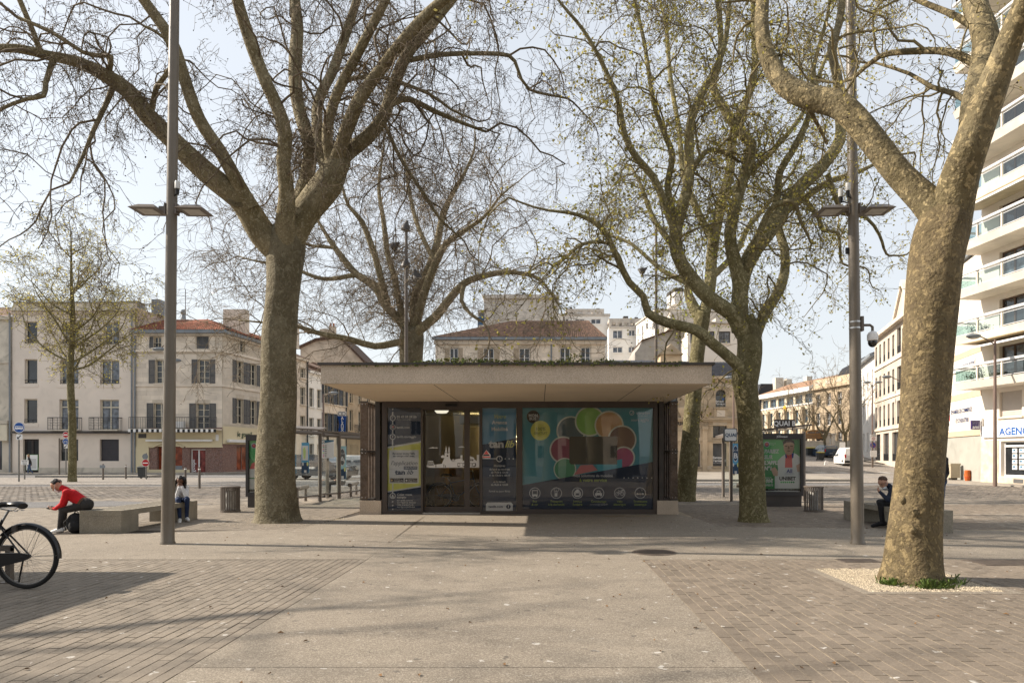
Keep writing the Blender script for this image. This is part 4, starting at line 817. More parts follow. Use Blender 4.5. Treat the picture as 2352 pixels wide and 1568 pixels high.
# --- middle: stone house with the canal tile roof
YC = 66.; xm = PF(YC); zm = lambda py: PZ(py, YC); m1 = lambda x: 947.5+x*.3174; m2 = lambda y: 660.4+y*.3174
b8 = bld('stone_house', 'stone house with shallow brown tiled hip roof rising behind the kiosk', (xm(1000), YC)); f = Fac(b8, (xm(1000), YC), (xm(1390), YC)); U = lambda x: xm(m1(x))-xm(1000)
ze = zm(m2(385)); hs = [(U(x0), 9.0, U(x1), zm(m2(436 if x0 < 900 else 432))) for x0, x1 in ((268, 330), (512, 588), (772, 848), (1066, 1140), (1217, 1286))]+[(U(x0), 4.5, U(x1), 7.) for x0, x1 in ((268, 330), (512, 588), (772, 848), (1066, 1140), (1217, 1286))]
f.wall(0, f.L, -.1, ze, hs, lime_j, .3); f.stones(.02, f.L-.02, 8.4, ze-.3, [(h[0]-.1, h[1]-.1, h[2]+.1, h[3]+.1) for h in hs], .42, .55, 1.1, lime_st, 230); f.shell(0, f.L, 11, -.1, ze, lime_j)
pale_sh = mat('pale_shutter', (.42, .34, .25), .7, .1)
for i, h in enumerate(hs): f.win(h, white_paint, 2, 3, .2, .07, shut=(pale_sh, -1, 1) if i in (0, 1) else (pale_sh, -1) if i == 2 else None, rail=(.35, iron_r))
f.box('cornice', -.1, f.L+.1, -.3, .05, ze-.35, ze, lime_st); f.box('gutter', -.2, f.L+.15, -.75, -.3, zm(m2(384)), zm(m2(366)), zinc); f.put(MB().tube([(0, 0, 5), (0, 0, ze)], .07, 8), 'downpipe', zinc, (U(1005), -.12, 0))
zr = zm(m2(252))*1.0+1.15; A, B_, Cc, D_ = (-.2, -.6, zm(m2(366))), (f.L+.1, -.6, zm(m2(366))), (f.L-1.2, 5.2, zr), (U(700)-.0, 5.2, zr)
roof = f.put(MB().add([A, B_, Cc, D_, (-.2, 11, A[2]), (f.L, 11, A[2])], [(0, 1, 2, 3), (0, 3, 4), (1, 5, 2), (4, 3, 2, 5)]), 'roof', tile_old)
f.tiles(roof, A, B_, Cc, D_, 76, 15, tile_old, 290)
# --- white and grey blocks on the hill behind
def block(name, label, px0, px1, py0, Y, m, wins=(), depth=8, group=None, rows=None, ybase=860, frame=None):
    X = PF(Y); bb = bld(name, label, (X(px0), Y), group); s = Fac(bb, (X(px0), Y), (X(px1), Y)); u = lambda p: X(p)-X(px0); z = lambda p: PZ(p, Y)
    hs = [(u(a), z(d), u(c), z(b_)) for a, b_, c, d in wins]; s.wall(0, s.L, 0, z(py0), hs, m, .3); s.shell(0, s.L, depth, 0, z(py0)-.02, m)
    for h in hs: s.win(h, frame or white_paint, 2, 1, .2, .07, pane_curtain, sill=m)
    return bb, s, u, z
D6 = lambda x0, y0, x1, y1: (m1(x0), m2(y0), m1(x1), m2(y1))
raw = mat('raw_concrete', (.54, .49, .43), .9, .1, scale=.6, grime=.5)
bb, s, u, z = block('concrete_block', 'windowless grey concrete tower block top behind the brown tiled roof', m1(520), m1(1058), m2(80), 96, raw)
s.put(MB().prism([(u(m1(500)), z(m2(55))), (u(m1(1062)), z(m2(55))), (u(m1(1062)), z(m2(80))), (u(m1(515)), z(m2(80)))][::-1], -.4, 8), 'roof_slab', raw); s.box('roof_unit', u(m1(665)), u(m1(880)), 1, 5, z(m2(55)), z(m2(35)), zinc); s.box('vent', u(m1(790)), u(m1(812)), 2, 3, z(m2(35)), z(m2(10)), dark_metal)
s.box('loggia', u(m1(470)), u(m1(520)), .3, 4, z(m2(290)), z(m2(210)), mat('blue_panel', (.03, .10, .2), .5, .2)); s.box('loggia_rail', u(m1(470)), u(m1(530)), .0, 4, z(m2(182)), z(m2(160)), raw); s.box('loggia_floor', u(m1(478)), u(m1(525)), .0, 4, z(m2(290)), z(m2(270)), raw)
def pergola(s, u, z, x0, x1, y0, y1, n, d=3.):
    a, e, t, b_ = u(m1(x0)), u(m1(x1)), z(m2(y0)), z(m2(y1)); s.box('pergola_beam', a, e, .3, .7, t-.45, t, raw); s.box('pergola_beam', a, e, d, d+.4, t-.45, t, raw); s.box('pergola_beam', a, e, .35, .65, b_+.35, b_+.6, raw)
    for i in range(n+1): uu = a+(e-a-.3)*i/n; s.box('pergola_post', uu, uu+.3, .3, .7, b_, t-.45, raw); s.box('pergola_rafter', uu, uu+.25, .7, d, t-.4, t-.02, raw)
def chim(s, u, z, x0, x1, y0, y1, w=1.5, m=None): s.box('chimney', u(m1(x0)), u(m1(x1)), w, w+.9, z(m2(y1)), z(m2(y0+14)), m or white_r); s.box('chimney_cowl', u(m1(x0))-.06, u(m1(x1))+.06, w-.06, w+.96, z(m2(y0+14)), z(m2(y0)), dark_metal)
bb, s, u, z = block('white_flats', 'white flats with concrete roof pergola, tallest of the white blocks', m1(1060), m1(1425), m2(190), 93, white_r, [D6(1085, 225, 1130, 262), D6(1176, 226, 1245, 262), D6(1292, 226, 1362, 262)])
pergola(s, u, z, 1110, 1388, 150, 190, 4); chim(s, u, z, 1143, 1157, 124, 160); chim(s, u, z, 1338, 1358, 133, 160); s.box('roof_edge', 0, s.L+.1, -.15, 8, z(m2(204)), z(m2(190)), raw)
bb, s, u, z = block('white_flats', 'lower white flats with open roof pergola beside the slate bank roof', m1(1423), m1(1620), m2(282), 90, white_r, [D6(1449, 307, 1519, 368), D6(1565, 306, 1609, 350), D6(1449, 428, 1519, 470), D6(1562, 428, 1609, 470)])
pergola(s, u, z, 1425, 1672, 220, 272, 5); chim(s, u, z, 1540, 1568, 190, 280); chim(s, u, z, 1624, 1640, 198, 280); chim(s, u, z, 1488, 1502, 210, 280); s.box('roof_edge', 0, s.L+.1, -.15, 8, z(m2(294)), z(m2(282)), raw); s.box('vent_grille', u(m1(1582)), u(m1(1590)), -.03, .0, z(m2(404)), z(m2(396)), dark_metal)
Pa, Pb = (PX(m1(1620), 89), 89), (PX(m1(1766), 80), 80); bb = bld('white_flats', 'white flats seen at an angle, its roofline rising towards the thin floodlight mast', Pa); s = Fac(bb, Pa, Pb); zt = PZ(m2(165), 80)
hs = [(s.u(m1(x0)), PZ(m2(y1), Y), s.u(m1(x1)), PZ(m2(y0), Y)) for x0, x1, y0, y1, Y in ((1627, 1637, 300, 345, 88.5), (1661, 1672, 280, 385, 86.5), (1689, 1705, 262, 308, 84.5), (1735, 1752, 255, 305, 81.5), (1627, 1637, 375, 425, 88.5))]
s.wall(0, s.L, 0, zt, hs, white_r); s.shell(0, s.L, 10, 0, zt, white_r); [s.win(h, white_paint, 2, 1, .2, .06) for h in hs]; s.box('roof_edge', -.1, s.L+.1, -.15, 10, zt, zt+.2, raw)
for px in (1790, 1838): s.box('chimney', s.L+(px-1766)*.035, s.L+(px-1766)*.035+1.1, 1, 2, zt, zt+1.4, white_r); s.box('chimney_cowl', s.L+(px-1766)*.035-.05, s.L+(px-1766)*.035+1.15, .95, 2.05, zt+1.4, zt+1.8, dark_metal)
Yq = 78; Xq = PF(Yq); b9 = bld('grey_gable_house', 'grey rendered gable rising behind the slate roof and floodlight mast', (Xq(m1(1610)), Yq)); s = Fac(b9, (Xq(m1(1610)), Yq), (Xq(m1(2000)), Yq)); u = lambda x: Xq(m1(x))-Xq(m1(1610)); z = lambda y: PZ(m2(y), Yq)
s.put(MB().prism([(0, 0), (s.L, 0), (s.L, z(330)), (u(1900), z(300)), (u(1660), z(385)), (u(1635), z(440)), (0, z(470))][::1], 0, 8), 'gable', mat('grey_render', (.36, .34, .31), .9, .12, scale=.8, grime=.4))
s.put(MB().prism([(u(1655), z(392)), (u(1900), z(304)), (u(1900), z(296)), (u(1655), z(380))], -.3, 8.2), 'roof', tile_old)
bb, s, u, z = block('beige_flats', 'beige flats with dark paired windows standing directly behind the bank', m1(1995), m1(2420), m2(262), 74, warm_r, [D6(2142, 316, 2186, 402), D6(2216, 316, 2300, 402), D6(2010, 335, 2040, 405)], frame=dark_metal)
s.box('roof_edge', -.1, s.L, -.4, 8, z(m2(262)), z(m2(252)), raw); s.box('attic', u(m1(1890)), u(m1(2330)), 2, 9, z(m2(262)), z(m2(148)), raw); s.box('attic_edge', u(m1(2190)), u(m1(2340)), -.2, 3, z(m2(250)), z(m2(222)), raw)
# --- the bank
YB = 56.; xb = PF(YB); zb = lambda py: PZ(py, YB); n1 = lambda x: 1550.4+x*.3112; n2 = lambda y: 746.5+y*.3112
b10 = bld('bank_building', 'ochre stone bank with arched upper windows and a slate roof', (xb(1395), YB)); f = Fac(b10, (xb(1395), YB), (xb(1697), YB)); U = lambda x: xb(n1(x))-xb(1395); z = lambda y: zb(n2(y))
rw = lambda x0, y0, x1, y1: (U(x0), z(y1), U(x1), z(y0))
up = [rw(120, 476, 172, 607), rw(300, 476, 375, 607)]; hs = up+[rw(125, 757, 186, 828), rw(281, 738, 384, 830), rw(120, 874, 187, 1043), rw(280, 872, 380, 1040), rw(-60, 476, 20, 607), rw(-60, 872, 20, 1040)]
f.wall(0, f.L, -.1, z(400), hs, lime_j, .35); f.shell(0, f.L, 10, -.1, z(385), bank_st)
f.stones(U(-150), f.L-.02, .6, z(695)-.05, hs, .4, .45, .95, bank_st, 150); f.stones(U(-150), f.L-.02, z(680)+.05, z(440), hs, .4, .45, .95, bank_st, 140)
for i, h in enumerate(hs): f.win(h, dark_metal, 2 if i == 3 else 1, 1, .25, .06, mat('bank_pane', (.05, .055, .06), .06, .5, scale=.7, spec=.7), sill=bank_st if i in (3, 4, 5) else None)
for h in up:                                      # arched heads
    cx, rr = (h[0]+h[2])/2, (h[2]-h[0])/2; zc = h[3]-rr; b = MB()
    for sg in (-1, 1): b.poly([(cx+sg*rr, zc)]+[(cx+sg*rr*math.cos(PI/2*i/8), zc+rr*math.sin(PI/2*i/8)) for i in range(1, 9)]+[(cx+sg*rr, zc+rr)], .02)
    f.put(b, 'spandrel', bank_st); b = MB()
    for i in range(13):
        a0, a1 = PI*i/13+.01, PI*(i+1)/13-.01; b.prism([(cx+r_*math.cos(t_), zc+r_*math.sin(t_)) for r_, t_ in ((rr+.02, a0), (rr+.32, a0), (rr+.32, a1), (rr+.02, a1))], -.06, .0)
    f.put(b, 'arch_stone', bank_st); f.box('window_apron', h[0]-.15, h[2]+.15, -.06, .02, z(683), z(616), bank_st); f.box('apron_panel', h[0]+.08, h[2]-.08, -.075, -.06, z(676), z(628), lime_st); f.box('sill', h[0]-.2, h[2]+.2, -.14, .03, z(618), z(607), bank_st)
    f.box('transom', h[0], h[2], .2, .27, z(515), z(510), dark_metal)
for y0, y1, d in ((700, 684, .32), (712, 700, .2), (425, 418, .12), (418, 398, .25), (398, 380, .5), (742, 736, .08), (862, 852, .1), (1095, 1062, .08)): f.box('cornice', U(-200) if y0 < 1000 else 0, f.L, -d, .05, z(y0), z(y1), bank_st)
for i in range(40): uu = U(-100)+i*.28; f.box('dentil', uu, uu+.14, -.2, -.02, z(427), z(418), bank_st) if uu < f.L-.2 else None
for i in range(5): f.put(MB().lathe([(.1, 0), (.14, .1), (.07, .25), (.14, .45), (.08, .6), (.12, .7)], 10), 'baluster', bank_st, (U(118)+i*.32, -.22, z(684)), smooth=True)
f.box('balustrade_rail', U(100), U(190), -.35, -.1, z(640), z(630), bank_st); f.put(MB().lathe([(.2, 0), (.3, .25), (.45, .55), (.5, .8), (.42, .85)], 14), 'stone_urn', bank_st, (U(220), -.25, z(684)), smooth=True); f.put(MB().lathe([(.2, 0), (.3, .25), (.45, .55), (.5, .8), (.42, .85)], 14), 'stone_urn', bank_st, (U(60), -.25, z(684)), smooth=True)
f.box('pilaster', U(200), U(236), -.14, .0, .0, z(770), bank_st); f.box('pilaster_capital', U(196), U(240), -.22, .0, z(770), z(745), bank_st); f.box('carved_frieze', U(150), U(250), -.1, .0, z(735), z(712), mat('carved_stone', (.30, .24, .17), .9, .6, scale=12))
for ux, uy, sz in ((303, 566, .225), (283, 984, .275)):
    f.text('Banque', sz, white_i, U(ux), .21, z(uy), bold=.02, align='LEFT'); f.text('Tarneaud', sz, white_i, U(ux), .21, z(uy)-sz*.95, bold=.02, align='LEFT'); f.text('Groupe Crédit du Nord', sz*.28, white_i, U(ux), .21, z(uy)-sz*1.4, align='LEFT')
    b = MB(); cx, cz, rr = U(360), z(uy-20), sz*.6; b.poly([(cx+(rr if i % 2 == 0 else rr*.38)*math.sin(PI*i/5), cz+(rr if i % 2 == 0 else rr*.38)*math.cos(PI*i/5)) for i in range(10)][::-1], .2); f.put(b, 'star', mat('star_blue', (.02, .12, .40), .5))
f.text('Banque', .6, dark_metal, U(-8), -.1, z(738), bold=.02)
f.put(MB().add([(0, -.3, z(380)), (f.L+.1, -.3, z(380)), (f.L-.6, 1.3, z(268)), (0, 1.3, z(268)), (f.L-.6, 10, z(268)), (f.L+.1, 10, z(380))], [(0, 1, 2, 3), (1, 5, 4, 2)]), 'mansard_roof', slate)
f.put(MB().add([(0, 1.3, z(268)), (f.L-.6, 1.3, z(268)), (f.L-4.5, 7, zb(800)), (0, 7, zb(800))], [(0, 1, 2, 3)]), 'upper_roof', slate); f.box('roof_edge', -.1, f.L-.5, 1.2, 1.5, z(270), z(262), zinc)
rs = MB()
for j in range(9):
    for i in range(44):
        t0 = j/9; zz0 = z(380)+(z(268)-z(380))*t0; w0_ = -.3+1.6*t0; uu = i*.25+(j % 2)*.12; rs.add([(uu, w0_-.02, zz0), (uu+.235, w0_-.02, zz0), (uu+.235, w0_+.16, zz0+.27), (uu, w0_+.16, zz0+.27)], [(0, 1, 2, 3)]) if uu < f.L-.5 else None
tag(f.put(rs, 'slates', slate), kind='stuff')
d0, d1 = xb(m1(1780))-xb(1395), xb(m1(1960))-xb(1395); zz = lambda y: zb(m2(y))
f.box('dormer', d0+.2, d1-.2, .2, 3, z(268)-.3, zz(480), bank_st); f.put(MB().prism([(d0, zz(482)), (d1, zz(482)), ((d0+d1)/2+.2, zz(425)), ((d0+d1)/2, zz(405)), ((d0+d1)/2-.2, zz(425))], -.1, 3), 'pediment', bank_st)
# --- east street: post office, stone mansion, white house, the tall pale row
def eaststreet(name, label, Pa, Pb, zt, m, holes, frame=None, depth=12, cols=2, rows=2, pane=None, sill=None, rail=None):
    bb = bld(name, label, Pa); s = Fac(bb, Pa, Pb); hs = holes(s); s.wall(0, s.L, -1, zt, hs, m, .35); s.shell(0, s.L, depth, -1, zt-.05, m)
    for h in hs: s.win(h, frame or white_paint, cols, rows, .22, .07, pane, sill=sill, rail=rail)
    return bb, s
PA, PB = (36.9, 113.6), (39.25, 98.); post_cream = mat('post_office_cream', (.58, .50, .38), .85, .06, scale=.5)  # even cream render of the post office
def po(s):
    n = 6; out = [(s.L*(i+.12)/n, 9.1, s.L*(i+.88)/n, 10.4) for i in range(n)]
    for i in range(n*2): out += [(s.L*(i+.18)/n/2, 6.2, s.L*(i+.82)/n/2, 8.2), (s.L*(i+.2)/n/2, 3.4, s.L*(i+.8)/n/2, 5.4)]
    return out
bb, s = eaststreet('post_office', 'cream post office with shallow orange roof and a round yellow emblem', PA, PB, 11.2, post_cream, po, frame=mat('blue_frame', (.16, .26, .36), .5), cols=2, rows=4)
s.box('eaves_band', -.2, s.L+.1, -.7, .0, 10.7, 11.35, white_paint); s.box('band', 0, s.L, -.12, .0, 8.85, 9.05, white_paint); s.put(MB().add([(-.2, -.7, 11.35), (s.L+.1, -.7, 11.35), (s.L+.1, 5, 13.3), (-.2, 5, 13.3)], [(0, 1, 2, 3)]), 'roof', mat('orange_tile', (.30, .18, .11), .85, .15))
s.put(MB().lathe([(.5, 0), (.5, .12)], 20), 'emblem', mat('post_yellow', (.70, .42, .02), .5), (s.L*.5, -.1, 8.6)).rotation_euler = (PI/2, 0, s.a)
for i in range(7): s.box('column', s.L*i/6-.25, s.L*i/6+.25, -.35, -.0, 2, 8.6, bank_st)
PD = (40.9, 88.)
bb, s = eaststreet('stone_mansion', 'sunlit stone mansion with roof balustrade beyond the bare street trees', PB, PD, 11.0, bank_st, lambda s: [(s.L*(i+.3)/4, v0, s.L*(i+.7)/4, v1) for i in range(4) for v0, v1 in ((2.6, 4.6), (5.6, 7.4), (8.3, 10.0))])
s.box('cornice', -.1, s.L, -.45, .0, 10.7, 11.0, bank_st); s.box('balustrade', 0, s.L, -.1, .3, 11.0, 12.1, bank_st)
for i in range(4): s.box('balustrade_panel', s.L*(i+.25)/4, s.L*(i+.75)/4, -.16, -.1, 11.3, 11.8, lime_j)
s.put(MB().prism([(0, 11), (s.L, 11), (s.L*.8, 14.5), (s.L*.3, 13.5)], 2.5, 10), 'roof', slate)
for k, (px0, px1, py) in enumerate(((1775, 1793, 869), (1801, 1813, 872), (1847, 1858, 867))): pass
YR = 125; Xr = PF(YR); bbr = bld('slate_roof_house', 'dark slate roofed house with three stone chimneys above the post office', (Xr(1745), YR)); s = Fac(bbr, (Xr(1742), YR), (Xr(1860), YR)); z = lambda p: PZ(p, YR)
s.put(MB().prism([(0, 2), (s.L, 2), (s.L, z(905)), (s.L*.62, z(876)), (s.L*.5, z(893)), (s.L*.32, z(893)), (s.L*.28, z(881)), (s.L*.05, z(881)), (0, z(900))], 0, 8), 'slate_roof', slate)
for p0, p1, t in ((1775, 1793, 869), (1800, 1812, 872), (1846, 1858, 866)): s.box('chimney', s.u(p0), s.u(p1), -1.5, .0, z(915), z(t), lime_st)
PE, PG_ = (39.2, 84.), (35.9, 73.2)
bb, s = eaststreet('white_house', 'sunlit white house with a small red tiled roof beside the tall pale row', PE, PG_, 12.3, white_r, lambda s: [(s.L*(i+.3)/4, v0, s.L*(i+.62)/4, v1) for i in range(4) for v0, v1 in ((1.8, 4.), (5., 7.2), (8.4, 10.8))])
s.put(MB().add([(0, -.4, 12.4), (s.L, -.4, 12.4), (s.L, 5, 14.4), (0, 5, 14.4)], [(0, 1, 2, 3)]), 'roof', tile_red); s.box('gutter', 0, s.L, -.5, 0, 12.1, 12.4, zinc); s.box('chimney', .5, 1.6, 2, 3, 12.4, 14.2, lime_st)
PH, PI_ = (35.3, 72.), (28.3, 46.5); hot = mat('pale_render', (.55, .48, .40), .85, .1, scale=.8, grime=.15)
def hr(s):
    out = []; n = 14
    for i in range(n):
        u = .4+s.L*i/n; big = i % 6 == 5; w_ = 1.5 if big else .85
        out += [(u, 10.7, u+w_, 13.0 if big else 12.7), (u, 7.4, u+w_, 9.5), (u, 4.3, u+w_, 6.4)]
        if i % 2 == 0: out.append((u, .9, u+2.4, 3.6))
    return out
bb, s = eaststreet('tall_row_building', 'tall pale building row with many narrow windows and a roof pediment', PH, PI_, 13.7, hot, hr, frame=dark_metal, cols=1, rows=2, rail=(.7, iron_r))
for v0, v1, d in ((13.35, 13.7, .5), (10.2, 10.45, .12), (6.9, 7.1, .1), (3.9, 4.15, .15)): s.box('string_course', 0, s.L, -d, .05, v0, v1, lime_st)
um = s.u(2083); s.put(MB().prism([(um-2.8, 13.75), (um+2.8, 13.75), (um, 16.2)], -.3, 6), 'pediment', hot); s.put(MB().prism([(um-3.2, 13.72), (um-2.8, 13.72), (um, 16.2), (um+2.8, 13.72), (um+3.2, 13.72), (um, 16.6)], -.5, 6.2), 'pediment_moulding', lime_st)
# --- chamber of commerce wing and the balcony block
CA, CB, CC = (24.4, 41.2), (22.9, 35.4), (24.3, 22.)
pan = mat('cladding_panel', (.80, .74, .65), .8, .05, scale=.5, piece=.06); band_m = mat('cladding_band', (.55, .42, .30), .8, .05)
b11 = bld('office_wing', 'cream panelled wing with a blue and red round emblem and grey concrete foot', CA); s = Fac(b11, CA, CB); zt = 12.2
s.box('shell', .0, s.L, .06, 9, -.1, zt, lime_j); nu = 3
for j in range(8):
    v0 = 2.5+j*1.2
    for i in range(nu): s.box('cladding_panel', s.L*i/nu+.012, s.L*(i+1)/nu-.012, .0, .055, v0+.012, v0+1.188, band_m if j in (0, 4) and False else pan)
for v in (2.5, 4.55, 6.85): s.box('band', .0, s.L-.01, -.025, .0, v, v+.32, band_m)
s.box('concrete_foot', 0, s.L, -.01, .055, -.1, 2.45, mat('foot_concrete', (.36, .35, .31), .85, .1, scale=.8, grime=.25)); s.box('roof_edge', -.1, s.L, -.2, 9, zt, zt+.15, zinc)
nv = mat('emblem_navy', (.01, .025, .10), .5); uu, vv = s.u(2179.5), 3.72
s.box('emblem_board', uu-.55, uu+.55, -.05, .0, vv-.75, vv+.75, white_paint); b = MB()
for r0, r1, a0, a1 in ((.28, .48, .8, 5.4), (.10, .22, .9, 5.3)):
    n = 20; b.add([(r*math.cos(a0+(a1-a0)*i/n), -.06, r*1.3*math.sin(a0+(a1-a0)*i/n)) for r in (r0, r1) for i in range(n+1)], [(i, i+1, i+n+2, i+n+1) for i in range(n)])
s.put(b, 'emblem', nv, (uu, 0, vv)); s.put(MB().poly([(.12, -.3), (.4, -.25), (.4, .1), (.2, .05)], -.062), 'emblem_red', MATS['print_red'], (uu, 0, vv))
s.text('CHAMBRE DE COMMERCE', .31, nv, s.u(2209), -.05, vv+.12, bold=.03, sx=.92); s.text('ET D’INDUSTRIE', .31, nv, s.u(2211), -.05, vv-.42, bold=.03, sx=.92)
s.box('banner', s.L*.08, s.L*.86, -.06, -.02, 6.15, 6.65, white_paint); s.text('ECOLE SUPERIEURE DES TECHNIQUES DE GESTION', .24, nv, s.L*.47, -.07, 6.3, bold=.02, sx=.85)
b12 = bld('balcony_flats', 'tall peach block of flats with stacked glass fronted balconies', CB); s = Fac(b12, CB, CC); L = s.L; hs = [(1.3, .4, 5.6, 2.15), (6.4, .4, 12, 2.15)]; wl = [(1.2, 2.75), (4.2, 6.4), (8.0, 10.2)]
zf = lambda k: 4.95+2.34*k
hs += [(1.2, 3.35, 2.6, 4.6), (4.4, 3.35, 5.8, 4.6), (7.6, 3.35, 9., 4.6)]
for k in range(9): hs += [(a, zf(k)+.02, e, zf(k)+1.95) for a, e in wl]
s.wall(0, L, -.1, 26.5, hs, warm_r, .35); s.shell(0, L, 10, -.1, 26.4, warm_r)
wood_f = mat('brown_frame', (.10, .06, .04), .5); blind = mat('roller_blind', (.52, .47, .42), .7, .05)
for i, h in enumerate(hs):
    if i < 2: s.win(h, white_paint, 3 if i == 0 else 4, 1, .2, .08, mat('shop_pane', (.02, .022, .025), .1, .3), name='shop_window', transom=.86)
    elif i < 5:
        s.box('roller_blind', h[0], h[2], .15, .2, h[1], h[3], blind); s.box('sill', h[0]-.1, h[2]+.1, -.1, .1, h[1]-.08, h[1], lime_st)
        for j in range(12): s.box('blind_slat', h[0]+.02, h[2]-.02, .135, .15, h[1]+(h[3]-h[1])*j/12+.01, h[1]+(h[3]-h[1])*(j+1)/12-.01, blind)
    else: s.win(h, wood_f, 2, 1, .2, .08, pane_curtain if i % 2 else pane_dark)
marb = mat('marble_facing', (.62, .52, .40), .5, .2, scale=3)
s.box('shop_pier', .0, 1.15, -.03, .0, -.1, 2.2, marb); s.box('shop_plinth', .0, L, -.05, .0, -.1, .38, marb); s.box('shop_fascia', .15, L, -.12, -.0, 2.35, 2.93, white_paint); s.text('AGENCE AMI', .50, mat('fascia_blue', (.01, .10, .36), .4), 1.35, -.13, 2.45, bold=.025, align='LEFT', sx=1.05)
for u0 in (.75, 2.2): s.box('vent_grille', u0+1.4, u0+2., -.06, -.04, .1, .3, grey_sh)
pw = mat('listing_paper', (.70, .70, .68), .7); pb = mat('listing_photo', (.12, .22, .32), .6, .8, scale=9)
for c in range(9):
    u0 = 1.85+c*.42+(.12 if c > 1 else 0)
    for r_ in range(4): s.box('listing', u0, u0+.3, .14, .16, .75+r_*.27, .97+r_*.27, pw); s.box('listing_photo', u0+.04, u0+.2, .13, .14, .84+r_*.27, .94+r_*.27, pb)
gb = glass('balcony_glass', (.55, .70, .70), 1.5, .0, .08); alu = mat('rail_metal', (.62, .62, .62), .35, .05, metal=.3); fasc = mat('balcony_concrete', (.72, .66, .57), .85, .12, scale=.8, grime=.2)
for k in range(9):
    z0 = zf(k)-.14; b = MB()
    s.box('balcony_floor', -.05, L, -1.35, -.0, z0, z0+.14, fasc); s.put(MB().prism([(-1.38, z0-.02), (-1.25, z0-.02), (-1.3, z0+.34), (-1.52, z0+.34)], -.1, L, ax='x'), 'balcony_front', fasc)
    s.put(MB().prism([(-.10, -.0), (.0, -.0), (.0, .32), (-.10, .32)], -1.35, -.0), 'balcony_end', fasc, (0, 0, z0))
    s.box('handrail', -.12, L, -1.56, -1.42, z0+1.06, z0+1.18, alu); s.box('handrail', -.12, -.02, -1.42, -.0, z0+1.06, z0+1.16, alu); u0 = .05
    s.put(MB().add([(-.08, -1.4, z0+.4), (-.08, -.05, z0+.4), (-.08, -.05, z0+.98), (-.08, -1.4, z0+.98)], [(0, 1, 2, 3)]), 'glass_panel', gb)
    for i in range(9):
        u1 = u0+1.45; s.box('balcony_post', u1, u1+.09, -1.5, -1.4, z0+.3, z0+1.06, fasc); s.put(MB().add([(u0, -1.47, z0+.42), (u1, -1.47, z0+.42), (u1, -1.47, z0+.96), (u0, -1.47, z0+.96)], [(0, 1, 2, 3)]), 'glass_panel', gb)
        s.box('panel_rail', u0, u1, -1.485, -1.455, z0+.385, z0+.42, alu); s.box('panel_rail', u0, u1, -1.485, -1.455, z0+.96, z0+.99, alu); u0 = u1+.12
    if k in (0, 3): s.put(MB().add([(.1, -.05, z0+2.3), (L*.8, -.05, z0+2.3), (L*.8, -1.9, z0+1.95), (.1, -1.9, z0+1.95)], [(0, 1, 2, 3)]), 'awning', mat('awning_canvas', (.58, .50, .36), .8)); s.box('awning_bar', .1, L*.8, -1.95, -1.88, z0+1.86, z0+1.95, white_paint)
sh = thing('projecting_sign', 'small dark blue square estate agency sign on the cladding edge', 'shop sign', (s.P+s.d*.1-s.n*.0).to_tuple()); sh.rotation_euler = (0, 0, 0)
bx('board', -.62, -.18, -.05, .05, 2.78, 3.25, mat('ami_purple', (.04, .025, .12), .5), sh); lettering('ami', .25, pale, sh, (-.40, -.06, 2.83), bold=.02); b = MB()
for r_ in range(3):
    for c in range(4): b.poly([(-.56+c*.1+x_, 3.04+r_*.06+y_) for x_, y_ in ((0, 0), (.03, 0), (.015, .03))], -.055)
b.put('stars', pale, sh); bx('arm', -.18, -.02, -.03, .03, 3.0, 3.06, alu, sh); bx('arm_plate', -.1, -.02, -.06, .06, 2.45, 3.35, alu, sh)
# garden wall with railing and gate piers above the climbing street
Yw = 88.; t = thing('garden_wall', 'low stained garden wall with railing and gate piers along the climbing street', 'wall', (PX(1845, Yw), Yw, gz(34, Yw)-.1)); Wd = PX(1966, Yw)-PX(1845, Yw)
for a, e in ((0, .42), (.56, 1)):
    bx('wall_panel', Wd*a, Wd*e, 0, .3, 0, 1.7, stucco_old, t); bx('coping', Wd*a, Wd*e, -.05, .35, 1.7, 1.8, lime_st, t); b = MB(); b.box(Wd*a, Wd*e, .12, .16, 2.45, 2.5)
    for i in range(int(Wd*(e-a)/.16)): b.box(Wd*a+i*.16, Wd*a+i*.16+.02, .13, .15, 1.8, 2.45)
    b.put('railing', iron_r, t)
for a in (.42, .53): bx('gate_pier', Wd*a, Wd*a+.5, -.1, .45, 0, 2.6, lime_st, t); bx('pier_cap', Wd*a-.08, Wd*a+.58, -.18, .53, 2.6, 2.75, lime_st, t)
bx('gate', Wd*.46, Wd*.53, .1, .16, .05, 2.1, white_paint, t)
